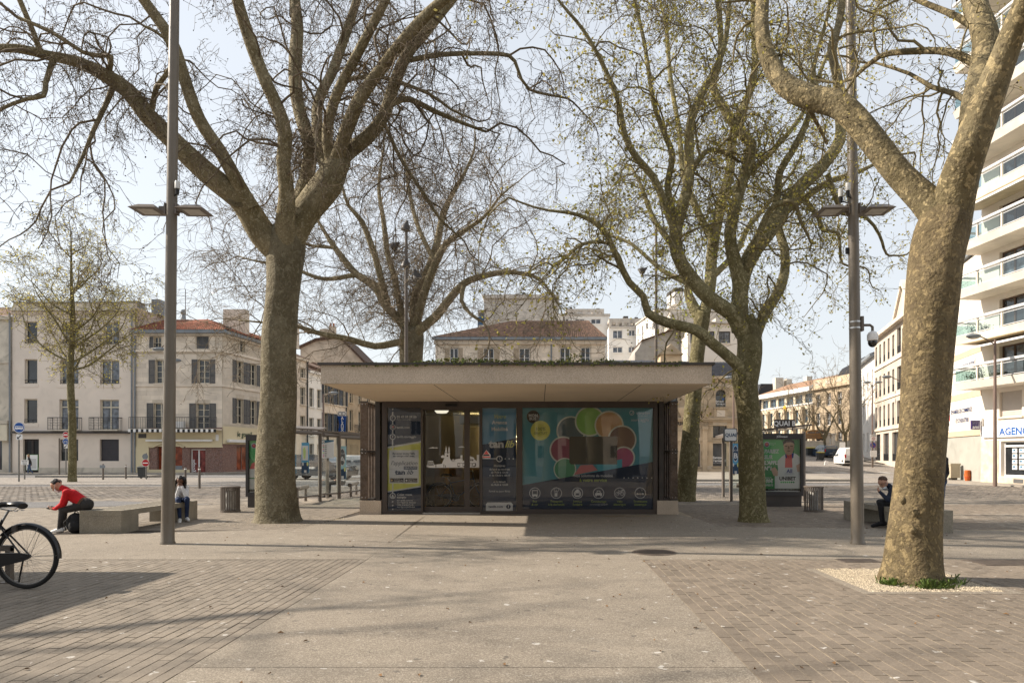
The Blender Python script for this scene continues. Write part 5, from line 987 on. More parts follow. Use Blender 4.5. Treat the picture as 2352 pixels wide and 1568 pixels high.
# ---------------------------------------------------------------- trees
def bark(name, a, b, patch, dark, amt=.45, sc=5.):
    m = bpy.data.materials.new(name); m.use_nodes = True; n = m.node_tree; bs = n.nodes['Principled BSDF']; N, L = n.nodes.new, n.links.new
    geo = N('ShaderNodeNewGeometry').outputs['Position']; mp = N('ShaderNodeMapping'); mp.inputs['Scale'].default_value = (1, 1, .72); L(geo, mp.inputs[0])
    t0 = N('ShaderNodeTexNoise'); t0.inputs['Scale'].default_value = 6; t0.inputs['Detail'].default_value = 5; L(geo, t0.inputs['Vector'])
    sub = N('ShaderNodeVectorMath'); sub.operation = 'SCALE'; sub.inputs['Scale'].default_value = .22; L(t0.outputs['Color'], sub.inputs[0])
    ad = N('ShaderNodeVectorMath'); ad.operation = 'ADD'; L(mp.outputs[0], ad.inputs[0]); L(sub.outputs[0], ad.inputs[1])
    def vo(s):
        v = N('ShaderNodeTexVoronoi'); v.inputs['Scale'].default_value = s; L(ad.outputs[0], v.inputs['Vector']); q = N('ShaderNodeSeparateColor'); L(v.outputs['Color'], q.inputs[0]); return v, q
    def no(s, d=5):
        t = N('ShaderNodeTexNoise'); t.inputs['Scale'].default_value = s; t.inputs['Detail'].default_value = d; L(geo, t.inputs['Vector']); return t.outputs['Fac']
    def mr(f, lo, hi, k=1.):
        x = N('ShaderNodeMapRange'); x.inputs[1].default_value = lo; x.inputs[2].default_value = hi; x.inputs[4].default_value = k; L(f, x.inputs[0]); return x.outputs[0]
    def mx(f, p, q):
        x = N('ShaderNodeMix'); x.data_type = 'RGBA'; L(f, x.inputs[0])
        for s, v in ((6, p), (7, q)):
            if isinstance(v, tuple): x.inputs[s].default_value = (*v, 1)
            else: L(v, x.inputs[s])
        return x.outputs[2]
    v1, q1_ = vo(sc); v2, q2_ = vo(sc*2.6)
    c = mx(mr(no(1.9, 7), .42, .58), a, b); c = mx(mr(q1_.outputs[0], .83, .86, amt*1.9), c, patch); c = mx(mr(q2_.outputs[1], .86, .89, amt*2.2), c, patch); c = mx(mr(no(2.2, 3), .55, .75, .4), c, dark)
    c = mx(mr(q2_.outputs[0], .80, .84, .5), c, dark); c = mx(mr(no(28, 4), .55, .75, .5), c, dark)
    L(c, bs.inputs['Base Color']); bs.inputs['Roughness'].default_value = .85; bs.inputs['Specular IOR Level'].default_value = .2
    hs = N('ShaderNodeMath'); hs.operation = 'MULTIPLY_ADD'; hs.inputs[1].default_value = .55; L(q2_.outputs[0], hs.inputs[0]); h2 = N('ShaderNodeMath'); h2.operation = 'MULTIPLY_ADD'; h2.inputs[1].default_value = 2.4; L(no(4.5, 5), h2.inputs[0]); L(no(26, 5), h2.inputs[2]); L(h2.outputs[0], hs.inputs[2])
    bp = N('ShaderNodeBump'); bp.inputs['Strength'].default_value = .75; bp.inputs['Distance'].default_value = .03; L(hs.outputs[0], bp.inputs['Height']); L(bp.outputs[0], bs.inputs['Normal'])
    MATS[name] = m; return m
barkA = bark('plane_bark_grey', (.135, .114, .070), (.185, .16, .105), (.27, .24, .165), (.080, .065, .044), .28, 19)
barkAl = bark('plane_bark_upper', (.19, .158, .088), (.255, .215, .132), (.38, .335, .225), (.105, .084, .052), .32, 17)
barkCl = bark('plane_bark_upper_olive', (.18, .158, .078), (.24, .212, .114), (.40, .355, .21), (.096, .078, .048), .36, 17)
barkBl = bark('plane_bark_upper_ochre', (.15, .122, .066), (.195, .162, .096), (.38, .305, .17), (.08, .063, .04), .38, 15)
barkB = bark('plane_bark_patched', (.128, .099, .053), (.165, .128, .072), (.30, .23, .12), (.072, .053, .034), .30, 17)
barkC = bark('plane_bark_olive', (.118, .102, .046), (.158, .138, .07), (.30, .262, .15), (.066, .054, .032), .32, 17)
twigA = mat('twig_brown', (.15, .118, .08), .9, .3, scale=3)
twigE = mat('twig_russet', (.19, .15, .10), .9, .3, scale=3)
twigC = mat('twig_olive', (.20, .165, .09), .9, .3, scale=3)
leafY = mat('spring_leaf', (.44, .42, .08), .7, .3, scale=2, col2=(.54, .45, .15), piece=.55)
leafG = mat('young_leaf', (.38, .44, .07), .7, .3, scale=2, col2=(.52, .50, .12), piece=.5)
budB = mat('brown_bud', (.085, .055, .03), .85, .3, piece=.4)
for lm in (leafY, leafG):
    n_ = lm.node_tree; b_ = n_.nodes['Principled BSDF']; tr_ = n_.nodes.new('ShaderNodeBsdfTranslucent'); mx_ = n_.nodes.new('ShaderNodeMixShader'); mx_.inputs[0].default_value = .45; n_.links.new(b_.inputs['Base Color'].links[0].from_socket, tr_.inputs[0]); n_.links.new(b_.outputs[0], mx_.inputs[1]); n_.links.new(tr_.outputs[0], mx_.inputs[2]); n_.links.new(mx_.outputs[0], n_.nodes['Material Output'].inputs[0])
seedb = mat('seed_ball', (.045, .032, .022), .95, .3)

def resample(pts, step):
    p = np.array(pts, float); q = np.vstack([2*p[0]-p[1], p, 2*p[-1]-p[-2]]); out = []
    for i in range(1, len(q)-2):
        a, b, c, d = q[i-1:i+3]; n = max(2, int(np.linalg.norm(c[:3]-b[:3])/step))
        t = np.linspace(0, 1, n, endpoint=False)[:, None]
        out.append(.5*((2*b)+(-a+c)*t+(2*a-5*b+4*c-d)*t*t+(-a+3*b-3*c+d)*t**3))
    out.append(p[-1:]); o = np.vstack(out); o[:, 3] = np.maximum(o[:, 3], .004); return o
def limbmesh(name, path, m, parent, sides=14, lump=.06, seed=0):
    P_, r = path[:, :3], path[:, 3]; n = len(P_); T = np.gradient(P_, axis=0); T /= np.linalg.norm(T, axis=1)[:, None]
    a = np.cross(T[0], [.3, 1, .2]); a /= np.linalg.norm(a); V = np.zeros((n, sides, 3)); th = np.arange(sides)*2*PI/sides; rg = np.random.RandomState(seed+5); ph = rg.rand(6)*6.28; s = np.cumsum(np.r_[0, np.linalg.norm(np.diff(P_, axis=0), axis=1)])
    for i in range(n):
        a = a-T[i]*a.dot(T[i]); a /= np.linalg.norm(a); b = np.cross(T[i], a)
        k = 1+lump*(np.sin(2*th+ph[0]+s[i]*.9)+.7*np.sin(3*th+ph[1]-s[i]*1.7/max(.2, r[0]*3))+.5*np.sin(5*th+ph[2]+s[i]*3)+.7*np.sin(s[i]*2.1/max(.25, r[0]*2)+ph[3]))*.6
        V[i] = P_[i]+(np.cos(th)[:, None]*a+np.sin(th)[:, None]*b)*(r[i]*k)[:, None]
    i, j = np.meshgrid(np.arange(n-1), np.arange(sides), indexing='ij'); i, j = i.ravel(), j.ravel(); f = np.stack([i*sides+j, i*sides+(j+1) % sides, (i+1)*sides+(j+1) % sides, (i+1)*sides+j], 1)
    v = np.vstack([V.reshape(-1, 3), P_[-1:]]); cap = np.array([((n-1)*sides+q, (n-1)*sides+(q+1) % sides, n*sides) for q in range(sides)])
    return link(name, meshnp(name, v, [f, cap], [m], True), parent)
def unitv(x): return x/np.maximum(1e-9, np.linalg.norm(x, axis=-1, keepdims=True))
def grow(p, d, L, N, wig, grav, rg):
    B = len(p); out = np.zeros((B, N, 3)); out[:, 0] = p; d = unitv(d); st = (L/(N-1))[:, None]; zz = np.array([0, 0, -1.])
    for k in range(1, N):
        d = unitv(d+rg.normal(size=(B, 3))*wig+zz*(grav if np.isscalar(grav) else grav[:, None])*(k/N)); p = p+d*st; out[:, k] = p
    return out
def spawn(Pp, Rp, per, t0, ang, rg, t1=1.):
    B, N, _ = Pp.shape; i = np.repeat(np.arange(B), per); t = rg.uniform(t0, t1, len(i))*(N-1); a = np.minimum(t.astype(int), N-2); fr = (t-a)[:, None]
    p = Pp[i, a]*(1-fr)+Pp[i, a+1]*fr; T = unitv(Pp[i, a+1]-Pp[i, a]); q = unitv(np.cross(T, rg.normal(size=T.shape))); an = rg.uniform(ang[0], ang[1], len(i))[:, None]
    return i, p, T*np.cos(an)+q*np.sin(an), Rp[i, a]*(1-fr[:, 0])+Rp[i, a+1]*fr[:, 0]
def tubesB(Pp, Rp, sides=3):
    B, N, _ = Pp.shape; T = unitv(np.gradient(Pp, axis=1)); rf = unitv(np.cross(T.mean(1), NR.normal(size=(B, 3))))[:, None, :]
    a = unitv(rf-T*np.sum(rf*T, -1, keepdims=True)); b = np.cross(T, a); th = np.arange(sides)*2*PI/sides
    V = Pp[:, :, None, :]+(a[:, :, None, :]*np.cos(th)[:, None]+b[:, :, None, :]*np.sin(th)[:, None])*Rp[:, :, None, None]
    base = (np.arange(B)*N*sides)[:, None, None]; i = np.arange(N-1)[None, :, None]*sides; j = np.arange(sides)[None, None, :]; j2 = (j+1) % sides
    f = np.stack([base+i+j, base+i+j2, base+i+sides+j2, base+i+sides+j], -1).reshape(-1, 4); return V.reshape(-1, 3), f
def twigset(name, sets, m, parent):
    vs, fs, o = [], [], 0
    for Pp, Rp, sd in sets:
        v, f = tubesB(Pp, Rp, sd); vs.append(v); fs.append(f+o); o += len(v)
    return tag(link(name, meshnp(name, np.vstack(vs), np.vstack(fs), [m], True), parent), kind='stuff')
def leafset(name, p, size, m, parent, rg, k=2):
    n = len(p); p = np.repeat(p, k, 0)+rg.normal(size=(n*k, 3))*size*.55; u = unitv(rg.normal(size=p.shape)); w_ = unitv(np.cross(u, rg.normal(size=p.shape))); s = rg.uniform(.5, 1.1, (len(p), 1))*size
    V = np.stack([p-u*s*.5, p+w_*s*.38, p+u*s*.5, p-w_*s*.38], 1).reshape(-1, 3)
    return tag(link(name, meshnp(name, V, np.arange(len(V)).reshape(-1, 4), [m], rnd=np.repeat(rg.rand(len(p)), 4)), parent), kind='stuff')
def ballset(name, p, r, m, parent):
    o = np.array([(1, 0, 0), (0, 1, 0), (-1, 0, 0), (0, -1, 0), (0, 0, 1), (0, 0, -1)])*r; V = (p[:, None, :]+o).reshape(-1, 3)
    f = np.array([(0, 1, 4), (1, 2, 4), (2, 3, 4), (3, 0, 4), (1, 0, 5), (2, 1, 5), (3, 2, 5), (0, 3, 5)]); return tag(link(name, meshnp(name, V, (np.arange(len(p))[:, None, None]*6+f).reshape(-1, 3), [m]), parent), kind='stuff')

def crown(root, limbs, rg, m_twig, dens=2.2, l1=(1.2, 3.2), l2=(.5, 1.3), l3=(.18, .5), n2=8, n3=6, grav=(.25, .3, .25), wig=.28, rmax=.2, thick=.013, fine=.0052, leaf=None, lsize=.05, lk=2, balls=0, up=0., s3=3, leafp=.6):
    """side branches on the limbs, branchlets on those, twigs on those; leaves, buds and seed balls on the twigs"""
    p, d, r = [], [], []
    for path in limbs:
        P_, rr = path[:, :3], path[:, 3]; seg = np.r_[0, np.linalg.norm(np.diff(P_, axis=0), axis=1)]; ok = rr < rmax; n = rg.poisson(max(0., dens*seg[ok].sum()))
        if not ok.any() or n == 0: continue
        i = rg.choice(np.where(ok)[0], n); T = unitv(np.gradient(P_, axis=0))[i]; q = unitv(np.cross(T, rg.normal(size=T.shape))); an = rg.uniform(.5, 1.25, n)[:, None]
        p.append(P_[i]); d.append(T*np.cos(an)+q*np.sin(an)+np.array([0, 0, up])); r.append(np.minimum(rr[i]*.55, rg.uniform(.6, 1.5, n)*thick*1.6))
        p.append(P_[-1:]); d.append(T[:1]*0+unitv(P_[-1:]-P_[-2:-1])); r.append(rr[-1:])
    p, d, r = np.vstack(p), np.vstack(d), np.concatenate(r); L1 = rg.uniform(*l1, len(p)); N1 = 10
    A1 = grow(p, d, L1, N1, wig, grav[0]*rg.uniform(.2, 1.4, len(p)), rg); tp = np.linspace(1, .35, N1); R1 = r[:, None]*tp
    i, p, d, r0 = spawn(A1, R1, n2, .12, (.5, 1.2), rg); L2 = rg.uniform(*l2, len(p)); N2 = 7; A2 = grow(p, d, L2, N2, wig*1.15, grav[1]*rg.uniform(.2, 1.4, len(p)), rg); R2 = np.minimum(r0*.7, thick*.55)[:, None]*np.linspace(1, .5, N2)
    i, p, d, r0 = spawn(A2, R2, n3, .1, (.5, 1.25), rg); L3 = rg.uniform(*l3, len(p)); N3 = 4; A3 = grow(p, d, L3, N3, wig*1.2, grav[2]*rg.uniform(-.3, 1.2, len(p)), rg); R3_ = np.full(len(p), fine)[:, None]*np.linspace(1, .7, N3)
    twigset('branchlets', [(A1, R1, 5), (A2, np.maximum(R2, fine*1.1), 3)], m_twig, root); twigset('twigs', [(A3, R3_, s3)], m_twig, root)
    tips = np.vstack([A3[:, -1], A3[:, 2], A2[:, -1]]); tips = tips[rg.rand(len(tips)) < leafp]
    if leaf: leafset('leaves', tips, lsize, leaf, root, rg, lk)
    if balls: q = A3[rg.choice(len(A3), balls), -1]+rg.normal(size=(balls, 3))*.01-np.array([0, 0, .03]); ballset('seed_balls', q, .017, seedb, root)
    return len(A3)
def px2path(pts, Y0, dY=0., step=.22, ext=0., rg=None, upb=.25, dpow=1.):
    """limb traced as (column, row, radius) at a depth that drifts by dY along its length"""
    n = len(pts); o = []
    for i, (x, y, r) in enumerate(pts):
        Y = Y0+dY*(i/(n-1))**dpow; a = P(x, y, Y); o.append((*a, r/F*Y))
    if ext:
        a, b = np.array(o[-2]), np.array(o[-1]); d = unitv(b[:3]-a[:3]); r = b[3]; k = int(ext/.9)
        for j in range(k): d = unitv(d+rg.normal(size=3)*.22+np.array([0, 0, upb*.3])); b3 = np.array(o[-1][:3])+d*.9; r = max(.012, r*(1-1/(k+1)*.9)); o.append((*b3, r))
    return resample(o, step)
GT = 'plane trees on the square'
def tree(name, label, loc, m, trunk, limbs, rg, group=GT, cat='tree', tsides=28, lump=.05):
    loc = (float(loc[0]), float(loc[1])); t = thing(name, label, cat, (*loc, 0), 0, group); off = np.array([*loc, 0, 0]); q = trunk-off; limbmesh('trunk', q, m, t, tsides, lump, rg.randint(99)); out = []
    for l in limbs:
        w_ = l-off; limbmesh('limb', w_, {barkA: barkAl, barkB: barkBl, barkC: barkCl}.get(m, m), t, 16 if w_[0, 3] > .1 else 10, .05, rg.randint(999)); out.append(w_)
    return t, out
# ---- big plane on the west side of the kiosk
rg = np.random.RandomState(3); YA = G(637, 1197)[1]
tr = px2path([(637, 1204, 66), (637, 1190, 55), (636, 1165, 50.5), (634, 1120, 48), (634, 1050, 46), (637, 980, 44), (640, 900, 41.5), (640, 800, 42.5), (641, 760, 44), (646, 700, 42), (652, 640, 43), (655, 590, 46), (657, 555, 46), (662, 525, 36)], YA, 0, .18); tr[:, 3] *= .915
LA = [([(642, 580, 34), (605, 540, 33), (575, 490, 31), (548, 455, 28), (500, 418, 26), (440, 365, 24), (392, 318, 22.5), (340, 268, 21), (295, 210, 19), (240, 172, 17), (180, 143, 14), (110, 128, 11.5), (40, 112, 10.5), (-60, 112, 9)], 0, -2.2, 4),
      ([(578, 478, 20), (545, 418, 17), (505, 347, 16.5), (457, 272, 15.5), (422, 176, 14.5), (391, 88, 14), (334, 5, 12), (300, -50, 11)], -.5, -1.5, 5),
      ([(655, 560, 26), (656, 510, 24), (659, 444, 20), (651, 374, 17.5), (655, 308, 17.5), (637, 246, 16.5), (611, 189, 15), (580, 110, 15), (558, 44, 14), (545, 0, 13), (530, -60, 12)], -.2, -1.6, 5),
      ([(672, 540, 26), (690, 460, 22), (703, 418, 19), (712, 343, 17), (690, 264, 16), (679, 198, 15.5), (679, 132, 15.5), (683, 66, 14), (677, 0, 13), (672, -60, 12)], .2, 1.2, 5),
      ([(664, 555, 36), (690, 505, 34), (722, 462, 35), (752, 425, 36), (768, 392, 32), (785, 365, 26)], 0, .2, 0),
      ([(760, 400, 20), (738, 354, 14), (728, 267, 13), (738, 215, 12.5), (764, 164, 12), (790, 92, 11.5), (815, 15, 10), (830, -50, 9)], .15, 1.6, 4),
      ([(766, 390, 18), (752, 325, 14), (756, 272, 13), (779, 205, 12), (810, 144, 11.5), (846, 77, 11), (882, 8, 10), (910, -50, 9)], .2, -.9, 4),
      ([(768, 385, 20), (782, 340, 17), (800, 287, 17), (831, 220, 16), (872, 164, 14), (923, 97, 13.5), (984, 31, 13), (1025, -5, 12), (1080, -60, 11)], .2, -1.9, 4),
      ([(770, 385, 24), (795, 352, 20), (841, 318, 17), (882, 267, 15.5), (902, 205, 15), (933, 128, 14), (974, 77, 13), (1020, 20, 12), (1041, -5, 11), (1080, -60, 10)], .2, .4, 4),
      ([(930, 138, 7), (954, 136, 6.5), (1010, 126, 6), (1087, 123, 5.5), (1169, 128, 5), (1189, 159, 4), (1215, 205, 3.5), (1302, 226, 2.5)], .4, .8, 0),
      ([(900, 238, 9), (915, 231, 8), (943, 229, 7), (999, 256, 6), (1061, 282, 4.5), (1117, 303, 3)], .4, .8, 0), ([(800, 182, 5), (830, 178, 5), (882, 179, 4.5), (984, 215, 4), (1035, 251, 3), (1081, 272, 2.2)], .5, 1, 0),
      ([(876, 275, 5), (890, 300, 5), (923, 369, 4.5), (984, 461, 4), (1010, 502, 3.4), (1066, 553, 2)], .3, .6, 0),
      ([(125, 130, 8), (105, 190, 6), (100, 220, 6), (60, 228, 5), (0, 252, 4), (-40, 290, 3)], -2, -.6, 0), ([(262, 190, 8), (250, 225, 6), (215, 300, 5), (190, 360, 4), (160, 420, 2.5)], -1.2, -1., 0),
      ([(250, 172, 6), (255, 130, 6), (230, 128, 6), (190, 120, 5), (120, 75, 5), (40, 40, 4)], -1.5, -1, 0), ([(345, 270, 8), (360, 200, 6), (395, 150, 5), (380, 90, 4), (330, 60, 3)], -1, -1., 0), ([(95, 128, 7), (75, 70, 6), (45, 0, 6), (30, -60, 5)], -1.8, -.5, 0)]
lim = [px2path([(x_, y_, r_*.93) for x_, y_, r_ in a], YA+y0, dy, .22, ex, rg) for a, y0, dy, ex in LA]
tA, lA = tree('plane_tree', 'thick trunked plane tree beside the lamp post with a long limb reaching over it', tr[0][:2], barkA, tr, lim, rg, lump=.06)
MB().torus((0, 0, 0), .17, .075, 18, 8).put('pruning_scar', barkA, tA, smooth=True, loc=Vector(P(549, 452, YA-.62))-tA.location, rot=(0, 0, .2)); MB().disc(0, 0, .15, 0, n=14).put('hollow', black, tA, loc=Vector(P(549, 452, YA-.58))-tA.location)
nA = crown(tA, lA, rg, twigA, dens=2.5, l1=(1.2, 3.6), n2=9, n3=7, grav=(.75, .7, .5), wig=.42, leaf=budB, lsize=.04, lk=1, balls=900, thick=.013, fine=.0042, rmax=.17, leafp=.6)
# ---- nearest plane on the east side
rg = np.random.RandomState(4); YB_ = G(2095, 1332)[1]
tr = px2path([(2094, 1345, 82), (2094, 1325, 72), (2096, 1290, 63), (2099, 1240, 58), (2105, 1170, 54), (2112, 1080, 52), (2118, 1000, 51.5), (2124, 900, 52), (2131, 800, 52), (2141, 700, 53), (2150, 600, 55), (2162, 540, 57), (2172, 505, 54), (2180, 470, 44)], YB_, 0, .12)
LB = [([(2166, 505, 40), (2125, 460, 34), (2067, 401, 30), (2005, 322, 28), (1956, 266, 28), (1917, 238, 29), (1862, 226, 26), (1807, 198, 23), (1774, 154, 20), (1754, 99, 17), (1749, 44, 15.5), (1752, 0, 15), (1745, -60, 14)], 0, 1.5, 4),
      ([(2182, 500, 46), (2200, 420, 42), (2222, 352, 38), (2258, 252, 35), (2296, 157, 31), (2324, 86, 29), (2352, 19, 27), (2385, -60, 24)], 0, -1.2, 4),
      ([(2216, 395, 30), (2230, 335, 29), (2238, 240, 27), (2255, 166, 28), (2265, 90, 27), (2248, 38, 25), (2238, 0, 24), (2228, -60, 22)], 0, 1.0, 4),
      ([(1925, 262, 11), (1930, 225, 11), (1924, 176, 10), (1912, 120, 9.5), (1925, 60, 8), (1935, 0, 7), (1940, -50, 6)], .9, .8, 2), ([(2250, 150, 10), (2180, 120, 8), (2100, 118, 7), (2020, 130, 6), (1960, 180, 4)], .6, 1.5, 0),
      ([(2235, 240, 7), (2190, 215, 6), (2140, 200, 5), (2090, 170, 4), (2030, 150, 3)], .8, 1.2, 0), ([(1850, 235, 6), (1880, 290, 4), (1900, 330, 3)], 1., .5, 0), ([(2262, 80, 9), (2200, 40, 7), (2130, 10, 6), (2060, -20, 5)], .8, .8, 1)]
lim = [px2path(a, YB_+y0, dy, .16, ex, rg) for a, y0, dy, ex in LB]
tB, lB = tree('plane_tree', 'nearest plane tree, patchy bark, rising from the square of pale gravel', tr[0][:2], barkB, tr, lim, rg, tsides=36, lump=.05)
b = MB(); b.ball((0, 0, 0), (.07, .05, .09)); 
for px, py in ((2098, 1218), (2075, 1150), (2140, 1240), (2102, 1178)): link('bark_knot', b.mesh('bark_knot', barkB, True), tB, Vector(P(px, py, YB_-.265))-tB.location, None, (.5, .4, .5))
crown(tB, lB, rg, twigC, dens=1.9, l1=(.8, 2.0), l2=(.35, .9), l3=(.12, .34), n2=7, n3=5, grav=(.4, .4, .3), wig=.36, leaf=leafY, lsize=.042, lk=1, balls=200, thick=.011, fine=.0034, rmax=.13, leafp=.7)
# ---- plane just east of the kiosk
rg = np.random.RandomState(5); YC_ = G(1730, 1197)[1]
tr = px2path([(1730, 1202, 41), (1729, 1185, 34), (1728, 1150, 31.5), (1726, 1080, 30.5), (1723, 1000, 29), (1718, 930, 28.5), (1713, 890, 30), (1713, 862, 33), (1720, 830, 30), (1722, 790, 29), (1716, 755, 27), (1706, 730, 24)], YC_, 0, .16); tr[:, 3] *= .95
LC = [([(1712, 870, 20), (1700, 845, 15), (1675, 820, 13), (1632, 785, 12.5), (1599, 758, 12), (1533, 741, 11), (1489, 719, 9.5), (1478, 681, 8), (1445, 648, 7.5), (1418, 593, 7), (1385, 527, 6), (1330, 494, 4.5), (1258, 483, 3)], 0, -1.5, 0),
      ([(1712, 765, 24), (1681, 719, 18.5), (1632, 687, 17.5), (1582, 632, 16), (1555, 582, 15), (1552, 533, 14), (1566, 478, 13), (1582, 417, 12), (1582, 341, 11), (1588, 275, 10), (1615, 209, 9), (1643, 159, 7.5), (1665, 99, 6), (1676, 0, 5), (1680, -60, 4)], 0, -1.0, 3),
      ([(1552, 540, 10), (1533, 483, 9), (1500, 406, 8.5), (1461, 362, 8), (1434, 308, 7), (1423, 242, 6), (1390, 160, 5), (1340, 70, 4), (1290, 10, 3)], -.4, -.9, 1), ([(1556, 520, 9), (1544, 480, 8), (1533, 428, 7.5), (1544, 357, 7), (1522, 297, 6), (1500, 230, 5.5), (1480, 100, 4.5), (1450, -20, 3.5)], -.4, .8, 2),
      ([(1703, 760, 22), (1700, 725, 20), (1698, 648, 17), (1678, 560, 14.5), (1681, 511, 13.5), (1698, 439, 12.5), (1720, 373, 12.5), (1725, 330, 12), (1698, 302, 11), (1659, 242, 10), (1637, 198, 8.5), (1654, 137, 7.5), (1654, 55, 6.5), (1640, -40, 5)], 0, .4, 3),
      ([(1698, 690, 18), (1706, 630, 18), (1731, 577, 18), (1769, 527, 17.5), (1796, 483, 17), (1840, 428, 16), (1890, 379, 14.5), (1928, 324, 13), (1928, 264, 11), (1922, 176, 10), (1909, 110, 9), (1928, 55, 7.5), (1939, -10, 6), (1950, -60, 5)], .1, 1.4, 3),
      ([(1728, 800, 18), (1738, 765, 13.5), (1758, 719, 12.5), (1785, 675, 12), (1802, 626, 11), (1802, 571, 10), (1788, 527, 9.5), (1796, 494, 9), (1846, 456, 8), (1906, 417, 7), (1972, 395, 5), (2040, 360, 3)], .1, 1.8, 0),
      ([(1778, 505, 10), (1785, 450, 8.5), (1791, 395, 8), (1818, 351, 7.5), (1851, 286, 7), (1862, 242, 6), (1870, 150, 5), (1900, 40, 4), (1910, -40, 3)], .7, -1.2, 2), ([(1715, 620, 9), (1740, 545, 8), (1770, 480, 7), (1800, 465, 6)], .1, -.6, 0),
      ([(1900, 400, 7), (1925, 470, 5.5), (1935, 490, 5), (1990, 500, 4), (2020, 540, 3.5), (2030, 570, 3)], 1.2, .8, 0), ([(1850, 460, 6), (1880, 500, 5), (1890, 530, 4.5), (1925, 535, 4), (1930, 590, 3)], 1.2, .3, 0),
      ([(1582, 400, 7), (1620, 350, 6), (1645, 345, 5), (1680, 360, 4)], -.5, .9, 0), ([(1698, 302, 8), (1715, 230, 7), (1735, 150, 6), (1740, 60, 5), (1740, -40, 4)], .2, .9, 2), ([(1430, 615, 6), (1400, 560, 4), (1340, 560, 4), (1290, 600, 3)], -.9, -.6, 0)]
lim = [px2path(a, YC_+y0, dy, .2, ex, rg) for a, y0, dy, ex in LC]
tC, lC = tree('plane_tree', 'forked plane tree with mossy trunk standing between the kiosk and the green advert', tr[0][:2], barkC, tr, lim, rg, lump=.05)
nC = crown(tC, lC, rg, twigC, dens=2.5, l1=(.8, 2.7), l2=(.4, 1.15), l3=(.15, .42), n2=9, n3=7, grav=(.38, .38, .3), wig=.36, leaf=leafY, lsize=.08, lk=1, balls=500, thick=.011, fine=.0038, rmax=.16, leafp=.55)
# ---- plane half hidden behind the kiosk's east end
rg = np.random.RandomState(6); YD = 21.6
tr = px2path([(1574, 1162, 30), (1575, 1140, 24), (1579, 1090, 21.5), (1584, 1030, 20), (1590, 940, 18), (1598, 850, 17), (1606, 780, 17), (1612, 735, 18), (1615, 715, 16)], YD, 0, .2)
LD = [([(1613, 735, 14), (1625, 690, 13), (1632, 640, 13), (1637, 571, 12.5), (1654, 478, 12), (1676, 395, 11), (1681, 330, 10), (1698, 264, 9), (1731, 181, 8), (1731, 55, 6.5), (1725, -40, 5)], 0, 1.5, 3), ([(1610, 735, 14), (1590, 700, 12), (1580, 670, 9), (1578, 640, 8), (1540, 560, 7), (1500, 500, 6), (1470, 420, 4)], 0, 1, 1),
      ([(1640, 560, 9), (1600, 480, 8), (1570, 400, 7), (1560, 300, 6), (1540, 180, 5), (1530, 60, 4)], .3, 1.5, 2), ([(1660, 460, 8), (1720, 400, 7), (1790, 330, 6), (1850, 250, 5), (1890, 150, 4)], .5, 1.5, 2), ([(1632, 640, 8), (1690, 580, 7), (1720, 520, 6), (1780, 450, 4)], .2, 1., 1), ([(1580, 650, 7), (1520, 620, 5), (1450, 560, 4), (1400, 540, 3)], .2, 1, 1)]
lim = [px2path(a, YD+y0, dy, .25, ex, rg) for a, y0, dy, ex in LD]
tD, lD = tree('plane_tree', 'leaning plane tree half hidden behind the planked end of the kiosk', tr[0][:2], barkC, tr, lim, rg)
crown(tD, lD, rg, twigC, dens=2.0, l1=(1.2, 3.2), l2=(.5, 1.3), l3=(.2, .5), n2=7, n3=5, grav=(.3, .35, .25), wig=.34, leaf=leafG, lsize=.10, lk=1, thick=.012, fine=.0052, rmax=.2, leafp=.45)
# ---- russet plane behind the kiosk
rg = np.random.RandomState(8); YE = 30.
tr = px2path([(944, 1110, 34), (944, 1060, 28), (944, 960, 26), (945, 860, 26), (945, 810, 27), (945, 780, 28), (946, 755, 24)], YE, 0, .3)
LE = [([(950, 775, 18), (964, 757, 15), (1000, 728, 13), (1036, 682, 11.5), (1066, 651, 10), (1102, 636, 9), (1164, 625, 7), (1230, 636, 5), (1260, 665, 3.5)], 0, -2, 1), ([(948, 770, 18), (952, 749, 15), (954, 682, 13.5), (984, 620, 12), (1005, 554, 10), (1015, 502, 9), (1036, 451, 7), (1066, 400, 5), (1090, 340, 3)], 0, 1, 1),
      ([(950, 765, 16), (969, 690, 12), (1000, 605, 11), (1025, 559, 9), (1061, 533, 7), (1110, 500, 5), (1150, 450, 3)], 0, -1.5, 1), ([(940, 775, 18), (926, 745, 14), (887, 702, 13), (861, 656, 12), (820, 631, 10), (769, 569, 7.5), (743, 528, 5), (710, 470, 3)], 0, 1.5, 1), ([(890, 700, 11), (875, 640, 9.5), (862, 590, 9), (831, 508, 7), (800, 472, 5), (780, 410, 3)], 0, -1.5, 1),
      ([(940, 785, 14), (923, 784, 11), (861, 795, 10), (805, 779, 8.5), (728, 764, 7), (682, 749, 5), (600, 740, 3)], 0, -2.5, 1), ([(940, 770, 14), (918, 700, 10), (907, 640, 9), (890, 580, 8), (880, 500, 6.5), (870, 430, 5), (880, 350, 3)], 0, 2.5, 1), ([(1066, 651, 7), (1060, 690, 6), (1080, 720, 5), (1110, 740, 4)], -1, -1, 0), ([(1000, 605, 7), (960, 520, 6), (940, 440, 5), (930, 370, 3)], 0, 2, 1), ([(820, 631, 7), (740, 640, 5.5), (660, 610, 4.5), (590, 600, 3)], .8, 1, 1), ([(769, 569, 5), (700, 560, 4), (620, 520, 3)], 1, 1, 1)]
lim = [px2path([(x_, y_, r_*.8) for x_, y_, r_ in a], YE+y0, dy, .35, ex, rg) for a, y0, dy, ex in LE]
tE, lE = tree('plane_tree', 'bare russet plane tree behind the kiosk roof, next to a floodlight mast', tr[0][:2], barkA, tr, lim, rg)
